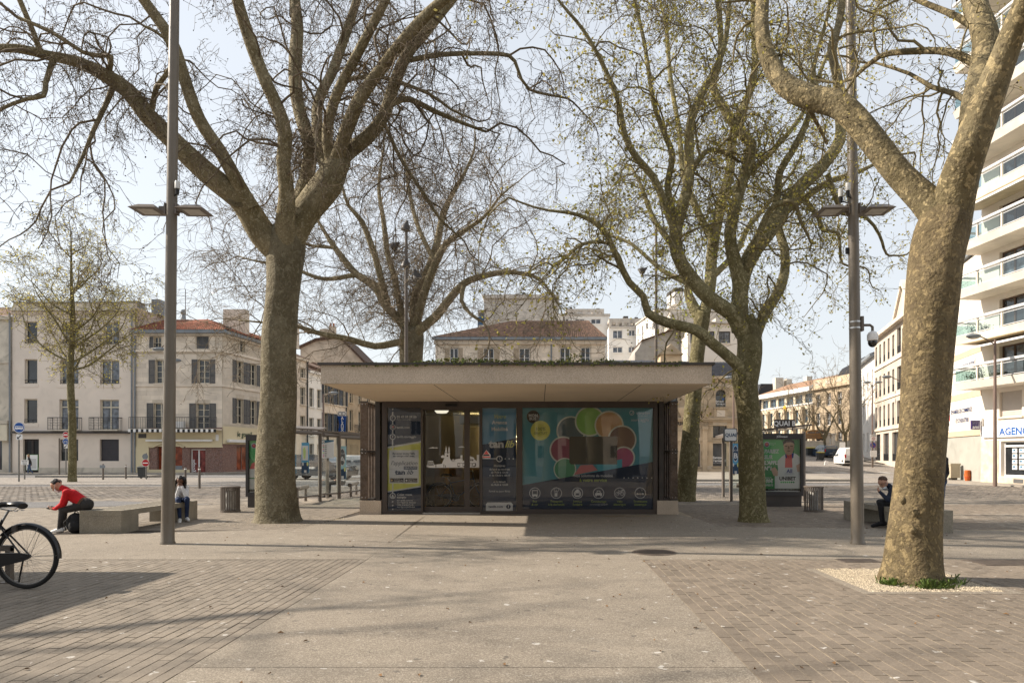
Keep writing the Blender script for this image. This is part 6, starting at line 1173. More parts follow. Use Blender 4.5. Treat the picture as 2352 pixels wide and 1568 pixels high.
nE = crown(tE, lE, rg, twigE, dens=2.6, l1=(1.8, 4.4), l2=(.7, 2.0), l3=(.3, .8), n2=9, n3=6, grav=(.2, .25, .1), wig=.3, thick=.014, fine=.0068, rmax=.3, leaf=budB, lsize=.05, lk=1, leafp=.25)
# ---- trees grown freely: the small plane in the west, street trees, the planes behind the photographer
def freetree(name, label, x, y, h, trunk_h, r, nl, spread, m, mt, rg, group, cone=0., **kw):
    z0 = gz(x, y); pts = [(x, y, z0-.05, r*1.35), (x, y, z0+.3, r*1.08), (x+rg.normal()*.05, y, z0+trunk_h*.5, r), (x+rg.normal()*.1, y+rg.normal()*.1, z0+trunk_h, r*.92)]; lims = []
    if cone: pts += [(x+rg.normal()*.15, y, z0+trunk_h+(h-trunk_h)*k, r*(.85-.8*k)) for k in (.3, .6, .85, 1.)]
    trp = resample(pts, .25)
    for i in range(nl):
        a = 2*PI*(i+rg.uniform(-.3, .3))/nl*(2.4 if cone else 1.); k = rg.uniform(.0, .8) if cone else 0; zb_ = z0+trunk_h*.97+(h-trunk_h)*k; L_ = spread*(1-k*.85)*rg.uniform(.8, 1.1) if cone else spread
        top = (h-trunk_h)*(.35*(1-k)+.1) if cone else (h-trunk_h)*rg.uniform(.75, 1.05); rr = r*(.35 if cone else .55)*(1-.5*k); ca, sa = math.cos(a), math.sin(a)
        q = [(x, y, zb_-.1, rr)]+[(x+ca*L_*f**(.75 if cone else .9)+rg.normal()*.06*L_*f, y+sa*L_*f**.9+rg.normal()*.06*L_*f, zb_+top*f**(1.25 if cone else .85)+rg.normal()*.03*top, rr*(1-.85*f)) for f in (.15, .35, .6, .8, 1.)]
        lims.append(resample(q, .25))
        if not cone:
            for j in range(2):
                b0 = q[2+j]; a2 = a+rg.choice([-1, 1])*rg.uniform(.5, 1.1); lims.append(resample([b0[:3]+(b0[3]*.7,)]+[(b0[0]+math.cos(a2)*L_*.7*f, b0[1]+math.sin(a2)*L_*.7*f, b0[2]+top*.55*f+rg.normal()*.1, b0[3]*.7*(1-.8*f)) for f in (.3, .65, 1.)], .25))
    t, ll = tree(name, label, (x, y), m, trp, lims, rg, group, tsides=14)
    if cone: ll.append(trp[len(trp)//2:]-np.array([x, y, 0, 0]))
    crown(t, ll, rg, mt, **kw); return t
rg = np.random.RandomState(9); x, y, _ = G(166, 1106)
freetree('plane_tree', 'slender young plane in yellow spring leaf before the cream rendered house', x, y, 14.6, 6.0, .19, 17, 3.9, barkC, twigC, rg, GT, cone=1, dens=2.6, l1=(.8, 2.0), l2=(.4, 1.), l3=(.2, .5), n2=6, n3=4, grav=(.05, .15, .1), wig=.22, leaf=leafY, lsize=.11, lk=1, thick=.011, fine=.0075, rmax=.3, leafp=.5)
SG = 'bare street trees along the climbing street'
for px, Y, h, lab, sp in ((1940, 73, 9.2, 'tallest bare street tree, in front of the stone mansion by the white van', 3.4), (1894, 80, 6.6, 'bare street tree growing behind the blue car', 2.4), (1851, 92, 8.3, 'bare street tree beside the yellow lidded bin up the climbing street', 2.6), (1765, 96, 6.5, 'bare street tree rising behind the shelter roof with the platform sign', 2.6)):
    x = PX(px, Y); freetree('street_tree', lab, x, Y, h, h*.32, .16, 5, sp, barkA, twigE, np.random.RandomState(int(Y)), SG, dens=1.1, l1=(1., 2.2), l2=(.5, 1.2), l3=(.3, .6), n2=4, n3=1, grav=(.0, .0, .0), wig=.16, thick=.02, fine=.012, rmax=.2, up=.3)
BG = 'plane trees behind the photographer'
for i, (x, y, h, r) in enumerate(((-18, 4.4, 14, .3), (-4.2, -7.5, 16, .5), (.6, -5.5, 15, .42), (3.4, -8.5, 16, .5), (8.5, -6.5, 15, .45))):
    freetree('plane_tree', 'bare plane tree with pale trunk beyond the view, mirrored in the kiosk glass', x, y, h, 4.2, r, 5, 4.6, barkA, twigA, np.random.RandomState(40+i), BG, dens=.7, l1=(1.5, 3.2), l2=(.7, 1.6), l3=(.3, .6), n2=4, n3=1, grav=(.2, .2, .1), wig=.3, thick=.014, fine=.006, rmax=.2)
# grass and weeds at the foot of the nearest plane
gb_ = []; rgw = np.random.RandomState(2); bx0, by0 = G(2095, 1332)[:2]
for i in range(620):
    a = rgw.choice([rgw.normal(3.7, .13), rgw.normal(4.55, .12), rgw.normal(4.95, .13), rgw.normal(-.4, .1)], p=[.3, .35, .25, .1]); rr = rgw.uniform(.34, .52); q = np.array([bx0+rr*math.cos(a), by0+rr*math.sin(a), -.005]); cl = abs(math.sin(a*5+1))*abs(math.sin(a*2.3)); h = rgw.uniform(.015, .03+.10*cl); ln_ = rgw.normal(size=2)*.04; s = rgw.uniform(.004, .011)
    gb_.append([q+(-s, 0, 0), q+(s, 0, 0), q+(ln_[0]+s*.7, ln_[1], h), q+(ln_[0]*.8-s*.7, ln_[1], h*.95)])
tag(link('grass', meshnp('grass', np.array(gb_).reshape(-1, 3), np.arange(2480).reshape(-1, 4), [mat('weed_green', (.12, .17, .04), .7, .4, scale=20, piece=.5)], rnd=np.repeat(rgw.rand(620), 4))), kind='stuff')
print('TWIGS', nA, nC, nE, 'tris', sum(sum(max(0, p.loop_total-2) for p in m.polygons) if len(m.polygons) < 5 else len(m.loops)-2*len(m.polygons) for m in bpy.data.meshes))
# ---------------------------------------------------------------- street furniture
def local(t, px, py, Y): return Vector(P(px, py, Y))-Vector(t.location)
glow = mat('lamp_lens', (.42, .40, .36), .3, .15, scale=12)
def lamp_post(px, py, lean, label):
    x, y, _ = G(px, py); t = thing('lamp_post', label, 'lamp post', (x, y, 0), 0, 'tall lamp posts before the kiosk'); t.rotation_euler = (0, lean, 0)
    MB().lathe([(.118, 0), (.118, .02), (.104, .05), (.1, .4), (.1, 1.3), (.088, 3.2), (.082, 5.6), (.072, 9.8)], 24).put('post', post_paint, t, smooth=True)
    hb = MB()
    hb.tube([(.045, -.093, .35), (.045, -.093, .95), (.03, -.097, 1.0), (-.02, -.1, 1.0), (-.035, -.097, .95), (-.035, -.093, .35), (-.02, -.1, .3), (.03, -.097, .3), (.045, -.093, .35)], .0016, 4); hb.put('service_hatch', bronze, t)
    for s in (-1, 1):
        a, e = sorted((s*.15, s*.6)); h = MB(); z = 3.99+1.45
        h.add([(a, -.22, z), (e, -.22, z), (e, .22, z), (a, .22, z), (a+.1, -.1, z+.085), (e-.1, -.1, z+.085), (e-.1, .1, z+.085), (a+.1, .1, z+.085)], [(0, 3, 2, 1), (4, 5, 6, 7), (0, 1, 5, 4), (1, 2, 6, 5), (2, 3, 7, 6), (3, 0, 4, 7)])
        o = h.put('lamp_head', bronze, t); bx('lens', a+.09, e-.09, -.13, .13, z-.006, z+.001, glow, o); MB().box(min(s*.07, s*.19), max(s*.07, s*.19), -.05, .05, z+.0, z+.075).put('arm', bronze, t); bx('clamp', min(s*.075, s*.1), max(s*.075, s*.1), -.06, .06, z-.05, z+.13, bronze, t)
    return t
def camera_can(t, x, y, z, col):
    b = MB(); b.lathe([(.02, -.1), (.02, -.04), (.04, -.03), (.04, .07), (.034, .09), (.0, .1)], 14); o = b.put('sensor', mat('sensor_white', (.62, .62, .60), .4, .05), t, smooth=True, loc=(x, y, z)); MB().lathe([(.025, -.13), (.034, -.04)], 12).put('sensor_mount', black, t, loc=(x, y, z)); MB().tube([(x, y, z-.1), (x*.5, y*.5, z-.13), (0, 0, z-.08)], .012, 6).put('cable', black, t)
t = lamp_post(385, 1248, .0125, 'tall brown lamp post with two flat heads, its foot beside the woman in white'); camera_can(t, .13, -.08, 5.82, None)
t = lamp_post(1970, 1248, -.0135, 'tall brown lamp post with a dome camera hanging from its side')
camera_can(t, -.13, -.1, 5.78, None); camera_can(t, -.2, .0, 5.72, None)
for z in (3.62, 3.52): MB().lathe([(.0905, z), (.0905, z+.025)], 20).put('steel_band', steel, t)
b = MB(); b.box(.085, .13, -.05, .05, 3.48, 3.72); b.tube([(.12, 0, 3.58), (.25, 0, 3.58), (.29, 0, 3.55), (.29, 0, 3.47)], .022, 8); b.put('camera_arm', bronze, t); MB().lathe([(.03, 3.48), (.06, 3.46), (.085, 3.42), (.085, 3.33), (.07, 3.32)], 16, c=(.29, 0, 0)).put('camera_hood', white_paint, t, smooth=True); MB().ball((.29, 0, 3.30), (.075, .075, .085)).put('camera_dome', mat('camera_dome', (.01, .01, .012), .08, .1, spec=.8), t, smooth=True)
MB().box(-.13, -.08, -.02, .02, 4.75, 4.85).put('bracket', black, t)
def mast(px, Y, top, lamps, label):
    t = thing('floodlight_mast', label, 'floodlight mast', (PX(px, Y), Y, 0), 0, 'slim floodlight masts behind the kiosk'); z = PZ(top, Y)
    MB().lathe([(.10, 0), (.085, 2), (.06, z)], 12).put('mast', bronze, t, smooth=True)
    for lx, ly, tilt in lamps:
        p = local(t, lx, ly, Y); b = MB(); b.ball((0, 0, 0), (.17, .17, .15), n=10, k=6); b.lathe([(.19, -.12), (.17, .0), (.06, .2), (.05, .27)], 12); o = b.put('floodlight', dark_metal, t, smooth=True, loc=p, rot=(0, tilt, 0)); MB().lathe([(.165, -.125), (.165, -.12)], 14).put('lens', glow, o)
        if abs(lx-px) > 4: MB().tube([(0, 0, p.z-.22), (p.x, 0, p.z-.22), (p.x, 0, p.z-.1)], .03, 6).put('arm', bronze, t)
mast(933, 27, 530, ((932, 522, .2), (905, 566, .9), (932, 606, .1), (957, 634, -.3)), 'slim floodlight mast standing before the russet plane behind the kiosk roof')
mast(1507, 33, 505, ((1518, 580, .5), (1475, 622, 1.0), (1542, 556, -.6)), 'slim floodlight mast against the white blocks behind the kiosk')
def bin_(px, py, h, r, label, bag):
    x, y, _ = G(px, py); t = thing('litter_bin', label, 'litter bin', (x, y, 0), 0, 'round slatted litter bins')
    MB().lathe([(r+.02, 0), (r+.02, .05), (r-.03, .05)], 28).put('base_ring', bronze, t); MB().lathe([(r-.03, h-.05), (r+.02, h-.05), (r+.025, h-.02), (r-.02, h), (.02, h+.012)], 28).put('lid', bronze, t)
    me = MB().box(-.011, .011, -.006, .006, .05, h-.05).mesh('slat', bronze)
    for i in range(26): a = 2*PI*i/26; link('slat', me, t, (r*math.cos(a), r*math.sin(a), 0), (0, 0, a+PI/2))
    v = MB(); n = 18; rg_ = random.Random(1)
    pr = [[(r-.09)*rg_.uniform(.75, 1) for _ in range(n)] for _ in range(5)]; v.add([(pr[k][i]*math.cos(2*PI*i/n), pr[k][i]*math.sin(2*PI*i/n), .06+k*(h-.2)/4) for k in range(5) for i in range(n)], [(k*n+i, k*n+(i+1) % n, (k+1)*n+(i+1) % n, (k+1)*n+i) for k in range(4) for i in range(n)]); v.put('bag', bag, t, smooth=True)
bag1 = mat('clear_bag', (.42, .41, .38), .25, .3, scale=9, spec=.6)
bin_(529, 1175, .67, .225, 'round slatted brown litter bin between the lamp post and the thick plane trunk', bag1); bin_(1869, 1174, .67, .225, 'round slatted brown litter bin beside the green advertising panel', bag1)
def bench(x0, x1, y0, y1, label):
    t = thing('concrete_bench', label, 'bench', ((x0+x1)/2, (y0+y1)/2, 0), 0, 'long concrete benches'); W, L_ = (x1-x0)/2, (y1-y0)/2; bc = mat('bench_concrete', (.25, .22, .165), .9, .2, scale=1.8, bump=.3, bscale=90, fine=.14, fscale=80, grime=.5)
    for a, e in ((-L_, -L_+.55), (L_-.55, L_)): bx('leg', -W, W, a, e, -.02, .315, bc, t)
    m = MB().box(-W, W, -L_, L_, .317, .42).put('seat', bc, t)
    g_ = MB()
    for i in range(14): yy_ = -L_+.2+i*(2*L_-.4)/13; g_.box(-W+.06, W-.06, yy_, yy_+.02, .42, .424)
    g_.put('seat_groove', joint_m, t)
bench(-8.58, -7.80, 12.72, 15.55, 'long concrete bench with the man in red and the woman in white on it'); bench(6.92, 7.70, 12.72, 15.55, 'long concrete bench half behind the nearest plane tree')
# advertising panels
def advert(px0, px1, ptop, pbase, label, right):
    Y = EH*F/(pbase-HZ); x0, x1 = PX(px0, Y), PX(px1, Y); zt = PZ(ptop, Y); t = thing('advert_panel', label, 'advertising panel', ((x0+x1)/2, Y, 0), 0, 'illuminated street advertising panels'); W = x1-x0; zb_ = .30
    fr = mat('advert_frame', (.045, .042, .042), .45, .05); bx('foot', -W*.46, W*.46, .03, .22, 0, zb_, dark_metal, t)
    b = MB(); b.box(-W/2, -W/2+.075, 0, .24, zb_, zt); b.box(W/2-.075, W/2, 0, .24, zb_, zt); b.box(-W/2+.075, W/2-.075, 0, .24, zt-.16, zt); b.box(-W/2+.075, W/2-.075, 0, .24, zb_, zb_+.12); b.box(-W/2+.075, W/2-.075, .1, .24, zb_+.12, zt-.16); b.put('frame', fr, t)
    w_, h0, h1 = W-.15, zb_+.12, zt-.16; H = h1-h0; g1 = ink('poster_green', (.012, .15, .035)); po_ = MB().poly([(-w_/2, h0), (w_/2, h0), (w_/2, h1), (-w_/2, h1)], .09).put('poster', g1, t)
    q = lambda u, v: (-w_/2+u*w_, h1-v*H); b = MB()
    def pl(pts, m, y): b.poly([q(*p) for p in pts][::-1], y, m)
    g2, wh, dk, skin_p, rd, bl = ink('poster_light_green', (.05, .28, .08)), white_i, ink('poster_black', (.02, .02, .022)), ink('poster_skin', (.30, .17, .11)), MATS['print_red'], ink('poster_blue', (.02, .03, .16))
    pl([(0, .0), (.5, 0), (.75, .35), (.2, .5), (0, .3)], g2, .088); pl([(.55, .5), (1, .3), (1, .7), (.6, .72)], g2, .088)
    if right:
        pl([(.36, .78), (.42, .58), (.40, .42), (.52, .33), (.62, .28), (.78, .25), (.90, .28), (1., .34), (1., .74), (.95, .78)], wh, .085); pl([(.62, .29), (.78, .27), (.80, .54), (.60, .54)], rd, .083); pl([(.60, .28), (.64, .285), (.66, .36), (.62, .36)], bl, .082); pl([(.78, .27), (.84, .26), (.82, .36), (.79, .36)], bl, .082)
        pl([(.56, .10), (.60, .04), (.70, .015), (.80, .03), (.85, .10), (.84, .2), (.78, .28), (.70, .31), (.62, .28), (.57, .2)], skin_p, .081); pl([(.55, .12), (.55, .05), (.62, .01), (.74, -.0), (.84, .03), (.87, .12), (.84, .08), (.76, .055), (.64, .06), (.58, .09)], dk, .079)
        pl([(.595, .125), (.66, .12), (.66, .132), (.595, .137)], dk, .079); pl([(.74, .12), (.81, .125), (.81, .137), (.74, .132)], dk, .079); pl([(.66, .215), (.75, .215), (.735, .235), (.675, .235)], MATS['print_brown'], .079); pl([(.69, .13), (.715, .13), (.725, .185), (.68, .185)], MATS['print_brown'], .0795)
        pl([(.22, .56), (.34, .53), (.42, .62), (.40, .72), (.30, .70)], skin_p, .084); pl([(.9, .5), (1, .46), (1, .62), (.93, .62)], skin_p, .082)
        pl([(0, .72), (.33, .70), (.33, .96), (0, .96)], g1, .080); pl([(.33, .70), (1, .685), (1, .94), (.33, .94)], wh, .078)
    else:
        pl([(.0, .56), (.06, .44), (.2, .40), (.4, .42), (.4, .56)], rd, .085); pl([(.15, .36), (.2, .30), (.3, .28), (.4, .33), (.38, .41), (.28, .45), (.18, .42)], skin_p, .083); pl([(.15, .34), (.2, .28), (.32, .265), (.41, .32), (.3, .30), (.2, .32)], dk, .081); pl([(.5, .1), (.9, .05), (1, .4), (.9, .58), (.5, .58)], wh, .086); pl([(.6, .08), (.72, .03), (.8, .1), (.72, .18), (.62, .15)], skin_p, .084)
        pl([(0, .55), (1, .53), (1, .70), (0, .72)], wh, .082); pl([(0, .74), (1, .74), (1, .94), (0, .94)], wh, .080)
    pl([(0, .945), (1, .945), (1, 1), (0, 1)], dk, .077); pl([(0, .985), (1, .985), (1, 1), (0, 1)], wh, .076)
    c = q(.12, .10); b.disc(c[0], c[1], w_*.07, .08, bl, 24); b.disc(c[0], c[1], w_*.045, .079, rd, 20); b.ring(c[0], c[1], w_*.06, w_*.075, .0785, wh, 24); b.put('print', None, po_)
    tx = lambda s, u, v, hh, m, bold=.03, sh=0, sx=1., al='LEFT': lettering(s, hh*H, m, po_, (q(u, v)[0], .074, q(u, v)[1]), (PI/2, 0, 0), bold, al, shear=sh, sx=sx)
    if right:
        for i, s in enumerate(('PARIEZ', 'SUR', 'L’APPLI', 'N°1')): tx(s, .05, .265+i*.108, .10, wh, .05, .12, .86)
        tx('100€', .03, .83, .10, wh, .04, .12, .82); tx('OFFERTS', .05, .895, .052, wh, .03, .1, .82); tx('JUSQU’À', .08, .745, .03, wh); tx('UNIBET', .665, .78, .092, dk, .04, 0, 1., 'CENTER'); tx('All', .72, .64, .10, bl, .02, 0, 1., 'CENTER'); tx('ALL.ACCOR.COM', .72, .665, .022, bl, 0, 0, 1, 'CENTER'); tx('PARTENAIRE', .2, .09, .02, wh, 0); tx('OFFICIEL', .2, .115, .02, wh, 0)
        b = MB()
        for i in range(7): c = q(.5+i*.055, .82); b.disc(c[0], c[1], w_*.024, .072, g2 if i < 5 else g1, 14)
        b.put('print', None, po_); tx('JOUER COMPORTE DES RISQUES : ENDETTEMENT, ISOLEMENT, DÉPENDANCE', .5, .965, .018, wh, 0, 0, .8, 'CENTER'); tx('APPELEZ LE 09-74-75-13-13 (appel non surtaxé)', .5, .982, .018, wh, 0, 0, .8, 'CENTER')
    else: tx('All', .3, .64, .08, bl, .02, 0, 1., 'CENTER')
    lettering('JCDecaux', .075, grey_i, t, (0, -.004, zt-.11), bold=.01); MB().poly([(-w_/2, h0), (w_/2, h0), (w_/2, h1), (-w_/2, h1)], .03).put('glass', glass('advert_glass' if right else 'advert_glass_b', (.92, .95, .93), 1.5, 0, .02), t)
advert(1747, 1846, 995, 1163, 'green betting advert on a dark street panel beside the slatted bin', True); advert(564, 662, 998, 1165, 'green advert panel half hidden by the thick plane trunk', False)
# bus shelters
sgl = glass('shelter_glass', (.90, .95, .93), 1.5, 0, .02); sblue = ink('shelter_blue', (.015, .17, .30)); sdark = ink('shelter_navy', (.012, .035, .075))
def quad_panel(name, a, b_, z0, z1, m, t):
    ax, ay, bx_, by = a[0]-t.location.x, a[1]-t.location.y, b_[0]-t.location.x, b_[1]-t.location.y
    return MB().add([(ax, ay, z0), (bx_, by, z0), (bx_, by, z1), (ax, ay, z1)], [(0, 1, 2, 3)]).put(name, m, t)
def xy(px, Y): return (PX(px, Y), Y)
def beam(t, a, b_, z, w_=.06, h=.09, name='roof_beam', zb_=None):
    A = Vector((a[0]-t.location.x, a[1]-t.location.y, z)); B = Vector((b_[0]-t.location.x, b_[1]-t.location.y, z if zb_ is None else zb_)); MB().tube([A, B], w_, 6).put(name, bronze, t)
def spost(t, a, z, r=.055): MB().lathe([(r*1.2, 0), (r, .03), (r, z)], 14, c=(a[0]-t.location.x, a[1]-t.location.y, 0)).put('post', bronze, t, smooth=True)
def board(t, px0, px1, py0, py1, Y, name, m):
    p, q = local(t, px0, py1, Y), local(t, px1, py0, Y); return bx(name, p.x, q.x, p.y-.015, p.y+.015, p.z, q.z, m, t), p, q
# western shelters
def shelter_bench(t, a, b_, z=.45):
    A, B = Vector((a[0]-t.location.x, a[1]-t.location.y, z)), Vector((b_[0]-t.location.x, b_[1]-t.location.y, z)); MB().tube([A, B], .07, 8).put('seat', bronze, t)
    for k in (.15, .85): c = A+(B-A)*k; MB().lathe([(.05, 0), (.04, z)], 10, c=(c.x, c.y, 0)).put('leg', bronze, t)
a0, a1, a2 = xy(640, 19.3), xy(688, 20.2), xy(735, 21.4)
t = thing('bus_shelter', 'glass bus shelter with the route map poster, next to the thick plane trunk', 'bus shelter', (*a1, 0), 0, 'glass bus shelters'); zr = 2.14
for a in (a0, a2): spost(t, a, zr)
beam(t, a0, a2, zr); roof = MB().add([(a0[0]-a1[0]-.2, a0[1]-a1[1]-.1, zr+.07), (a2[0]-a1[0]+.05, a2[1]-a1[1]-.1, zr+.07), (a2[0]-a1[0]-.3, a2[1]-a1[1]+1.6, zr+.2), (a0[0]-a1[0]-.8, a0[1]-a1[1]+1.6, zr+.2), (a0[0]-a1[0]-.2, a0[1]-a1[1]-.1, zr+.12), (a2[0]-a1[0]+.05, a2[1]-a1[1]-.1, zr+.12), (a2[0]-a1[0]-.3, a2[1]-a1[1]+1.6, zr+.25), (a0[0]-a1[0]-.8, a0[1]-a1[1]+1.6, zr+.25)], [(0, 3, 2, 1), (4, 5, 6, 7), (0, 1, 5, 4), (1, 2, 6, 5), (2, 3, 7, 6), (3, 0, 4, 7)]).put('roof', bronze, t)
for k0, k1 in ((0, .5), (.51, 1)): quad_panel('glass_panel', (a0[0]+(a2[0]-a0[0])*k0, a0[1]+(a2[1]-a0[1])*k0), (a0[0]+(a2[0]-a0[0])*k1, a0[1]+(a2[1]-a0[1])*k1), .22, zr-.08, sgl, t)
b2_ = (a2[0]-.3, a2[1]+1.7); quad_panel('glass_panel', a2, b2_, .22, zr-.08, sgl, t); spost(t, b2_, zr+.05); spost(t, (a0[0]-.5, a0[1]+1.7), zr+.05); beam(t, a0, a2, .2, .03, name='glass_rail'); beam(t, a2, b2_, .2, .03, name='glass_rail'); shelter_bench(t, (a0[0]+.2, a0[1]+.75), (a2[0]-.55, a2[1]+.45))
o, p, q = board(t, 693, 709.5, 1016, 1086, 20.25, 'map_poster', sblue); b = MB(); W, H = q.x-p.x, q.z-p.z; f_ = lambda u, v: (p.x+u*W, q.z-v*H); yq = p.y-.018
b.poly([f_(.1, .1), f_(.1, .58), f_(.92, .58), f_(.92, .1)], yq, white_i); b.poly([f_(.2, .2), f_(.3, .52), f_(.5, .55), f_(.62, .3), f_(.5, .14)], yq-.001, ink('map_green', (.25, .36, .08))); b.poly([f_(0, .66), f_(0, 1), f_(1, 1), f_(1, .64)], yq-.0005, sdark); b.disc(*f_(.84, .7), W*.12, yq-.002, ink('map_yellow', (.55, .5, .03)), 14, rz=H*.07); b.disc(*f_(.2, .7), W*.1, yq-.002, white_i, 14, rz=H*.06); b.poly([f_(.36, .9), f_(.36, .98), f_(.7, .98), f_(.7, .9)], yq-.002, white_i)
for i in range(9): b.poly([f_(.72, .14+i*.045), f_(.72, .155+i*.045), f_(.9, .155+i*.045), f_(.9, .14+i*.045)], yq-.002, grey_i)
b.put('print', None, o); bx('sticker', a2[0]-a1[0]-.85, a2[0]-a1[0]-.05, a2[1]-a1[1]-.32, a2[1]-a1[1]-.31, 1.03, 1.09, pale, t)
c1, c2, c3 = xy(742, 22.0), xy(778, 22.8), xy(846, 25.2)
t = thing('bus_shelter', 'glass bus shelter with the white timetable board and a person waiting inside', 'bus shelter', (*c2, 0), 0, 'glass bus shelters'); zr = 2.08
spost(t, c2, zr+.05, .075); spost(t, c3, zr); beam(t, c1, c2, zr+.03, .07); beam(t, c2, c3, zr, .08)
MB().prism([(c1[0]-c2[0]-.1, c1[1]-c2[1]-.1), (.1, -.1), (c3[0]-c2[0]+.1, c3[1]-c2[1]-.1), (c3[0]-c2[0]-.9, c3[1]-c2[1]+1.3), (c1[0]-c2[0]-.6, c1[1]-c2[1]+2)], zr+.1, zr+.16, ax='z').put('roof', bronze, t)
for k0, k1 in ((0, .33), (.34, .66), (.67, 1)): quad_panel('glass_panel', (c2[0]+(c3[0]-c2[0])*k0, c2[1]+(c3[1]-c2[1])*k0), (c2[0]+(c3[0]-c2[0])*k1, c2[1]+(c3[1]-c2[1])*k1), .2, zr-.08, sgl, t)
quad_panel('glass_panel', c1, c2, .2, zr-.05, sgl, t); beam(t, c1, c2, .19, .03, name='glass_rail'); beam(t, c2, c3, .19, .03, name='glass_rail'); shelter_bench(t, (c2[0]+.15, c2[1]+.75), (c3[0]-.5, c3[1]+.35), .42)
o, p, q = board(t, 739, 767, 1010, 1051.5, 21.9, 'timetable_board', ink('board_white', (.66, .66, .66))); W, H = q.x-p.x, q.z-p.z; b = MB(); yq = p.y-.018; f_ = lambda u, v: (p.x+u*W, q.z-v*H)
b.poly([f_(0, 0), f_(0, .2), f_(1, .08), f_(1, 0)], yq, ink('board_petrol', (.012, .07, .12))); b.disc(*f_(.14, .1), W*.11, yq-.001, white_i, 16)
for i, c in enumerate(((.35, .02, .03), (.02, .2, .08), (.35, .06, .1), (.03, .12, .35), (.2, .35, .04), (.22, .04, .2), (.35, .02, .08))):
    b.disc(*f_(.15, .31+i*.1), W*.05, yq-.001, ink('dot_%d' % i, c), 12); b.poly([f_(.25, .295+i*.1), f_(.25, .325+i*.1), f_(.42, .325+i*.1), f_(.42, .295+i*.1)], yq-.001, dark_metal); b.poly([f_(.44, .297+i*.1), f_(.44, .322+i*.1), f_(.7+.03*(i*3 % 5), .322+i*.1), f_(.7+.03*(i*3 % 5), .297+i*.1)], yq-.001, grey_i)
b.put('print', None, o); lettering('A', W*.15, dark_metal, o, (f_(.14, .14)[0], yq-.002, f_(.14, .14)[1]), bold=.02)
def quay(t, px0, px1, py0, py1, Y, letter, col, dk):
    o, p, q = board(t, px0, px1, py0, py1, Y, 'quay_poster', col); W, H = q.x-p.x, q.z-p.z; b = MB(); yq = p.y-.018; f_ = lambda u, v: (p.x+u*W, q.z-v*H); b.disc(*f_(.5, .33), W*.40, yq, white_i, 24, rz=H*.27); b.disc(*f_(.5, .33), W*.35, yq-.001, dk, 24, rz=H*.245)
    b.poly([f_(0, .72), f_(0, 1), f_(1, 1), f_(1, .66)], yq-.0005, sdark if dk is not sblue else sblue); b.disc(*f_(.84, .7), W*.12, yq-.002, MATS['print_map_yellow'], 14, rz=H*.07); b.disc(*f_(.2, .7), W*.1, yq-.002, white_i, 14, rz=H*.06); b.poly([f_(.36, .9), f_(.36, .98), f_(.7, .98), f_(.7, .9)], yq-.002, white_i); b.put('print', None, o)
    lettering('QUAI', H*.085, white_i, o, (f_(.5, .25)[0], yq-.004, f_(.5, .25)[1]), bold=.0); lettering(letter, H*.24, white_i, o, (f_(.5, .48)[0], yq-.004, f_(.5, .48)[1]), bold=.03)
quay(t, 778.5, 795, 1024, 1100, 23.0, 'A', ink('quay_light', (.13, .28, .42)), ink('quay_grey', (.06, .065, .07)))
for i, s in enumerate(('ciations', 'issantes')): lettering(s, .16, pale, t, (1.25, .95, 1.62-i*.16))
bx('sticker', .85, 1.35, .82, .83, 1.02, 1.08, pale, t)
# eastern shelter with platform name
d1, d2 = xy(1679, 22.3), xy(1846, 21.8); t = thing('bus_shelter', 'glass bus shelter with a platform name board on its slanting roof, behind the green advert', 'bus shelter', (*d1, 0), 0, 'glass bus shelters'); spost(t, d1, 2.12, .06); spost(t, d2, 2.2, .06); spost(t, (d1[0]+.15, d1[1]+1.5), 2.1); beam(t, d1, (d1[0]+.15, d1[1]+1.5), 2.1)
dx_ = d2[0]-d1[0]; MB().prism([(-.12, 2.03), (.2, 2.16), (dx_+.35, 2.40), (dx_+.35, 2.46), (.2, 2.22), (-.12, 2.12)], -.3, 1.5).put('roof', bronze, t); MB().prism([(.2, 2.1), (dx_+.2, 2.33), (dx_+.2, 2.37), (.2, 2.15)], -.2, 1.4).put('roof_lining', white_paint, t)
quad_panel('glass_panel', d1, (d1[0]+1.0, d1[1]), .2, 2.0, sgl, t); quad_panel('glass_panel', (d1[0]+.15, d1[1]+1.5), (d2[0], d2[1]+1.5), .2, 2.1, sgl, t); quay(t, 1681, 1697, 1018, 1088, 22.1, 'B', sblue, sdark); shelter_bench(t, (d1[0]+.5, d1[1]+1.1), (d2[0]-.4, d2[1]+1.1), .42)
o, p, q = board(t, 1778, 1825, 963, 981, 21.4, 'platform_sign', ink('board_black', (.03, .025, .022))); lettering('QUAI B', (q.z-p.z)*.86, white_i, o, ((p.x+q.x)/2, p.y-.018, p.z+.05), bold=.02)
for k in (.12, .88): bx('sign_leg', p.x+(q.x-p.x)*k, p.x+(q.x-p.x)*k+.03, p.y, p.y+.03, 2.2, p.z, dark_metal, t)
t = thing('totem_sign', 'white rounded bus quay sign on a grey pole before the bank', 'bus stop sign', (PX(1680, 21.5), 21.5, 0)); MB().lathe([(.045, 0), (.04, 2.3)], 12).put('pole', bronze, t)
def rrect(x0, x1, z0, z1, r, n=5): return [(cx+r*math.cos(a), cz+r*math.sin(a)) for cx, cz, a0 in ((x1-r, z1-r, 0), (x0+r, z1-r, PI/2), (x0+r, z0+r, PI), (x1-r, z0+r, 1.5*PI)) for a in [a0+PI/2*i/n for i in range(n+1)]]
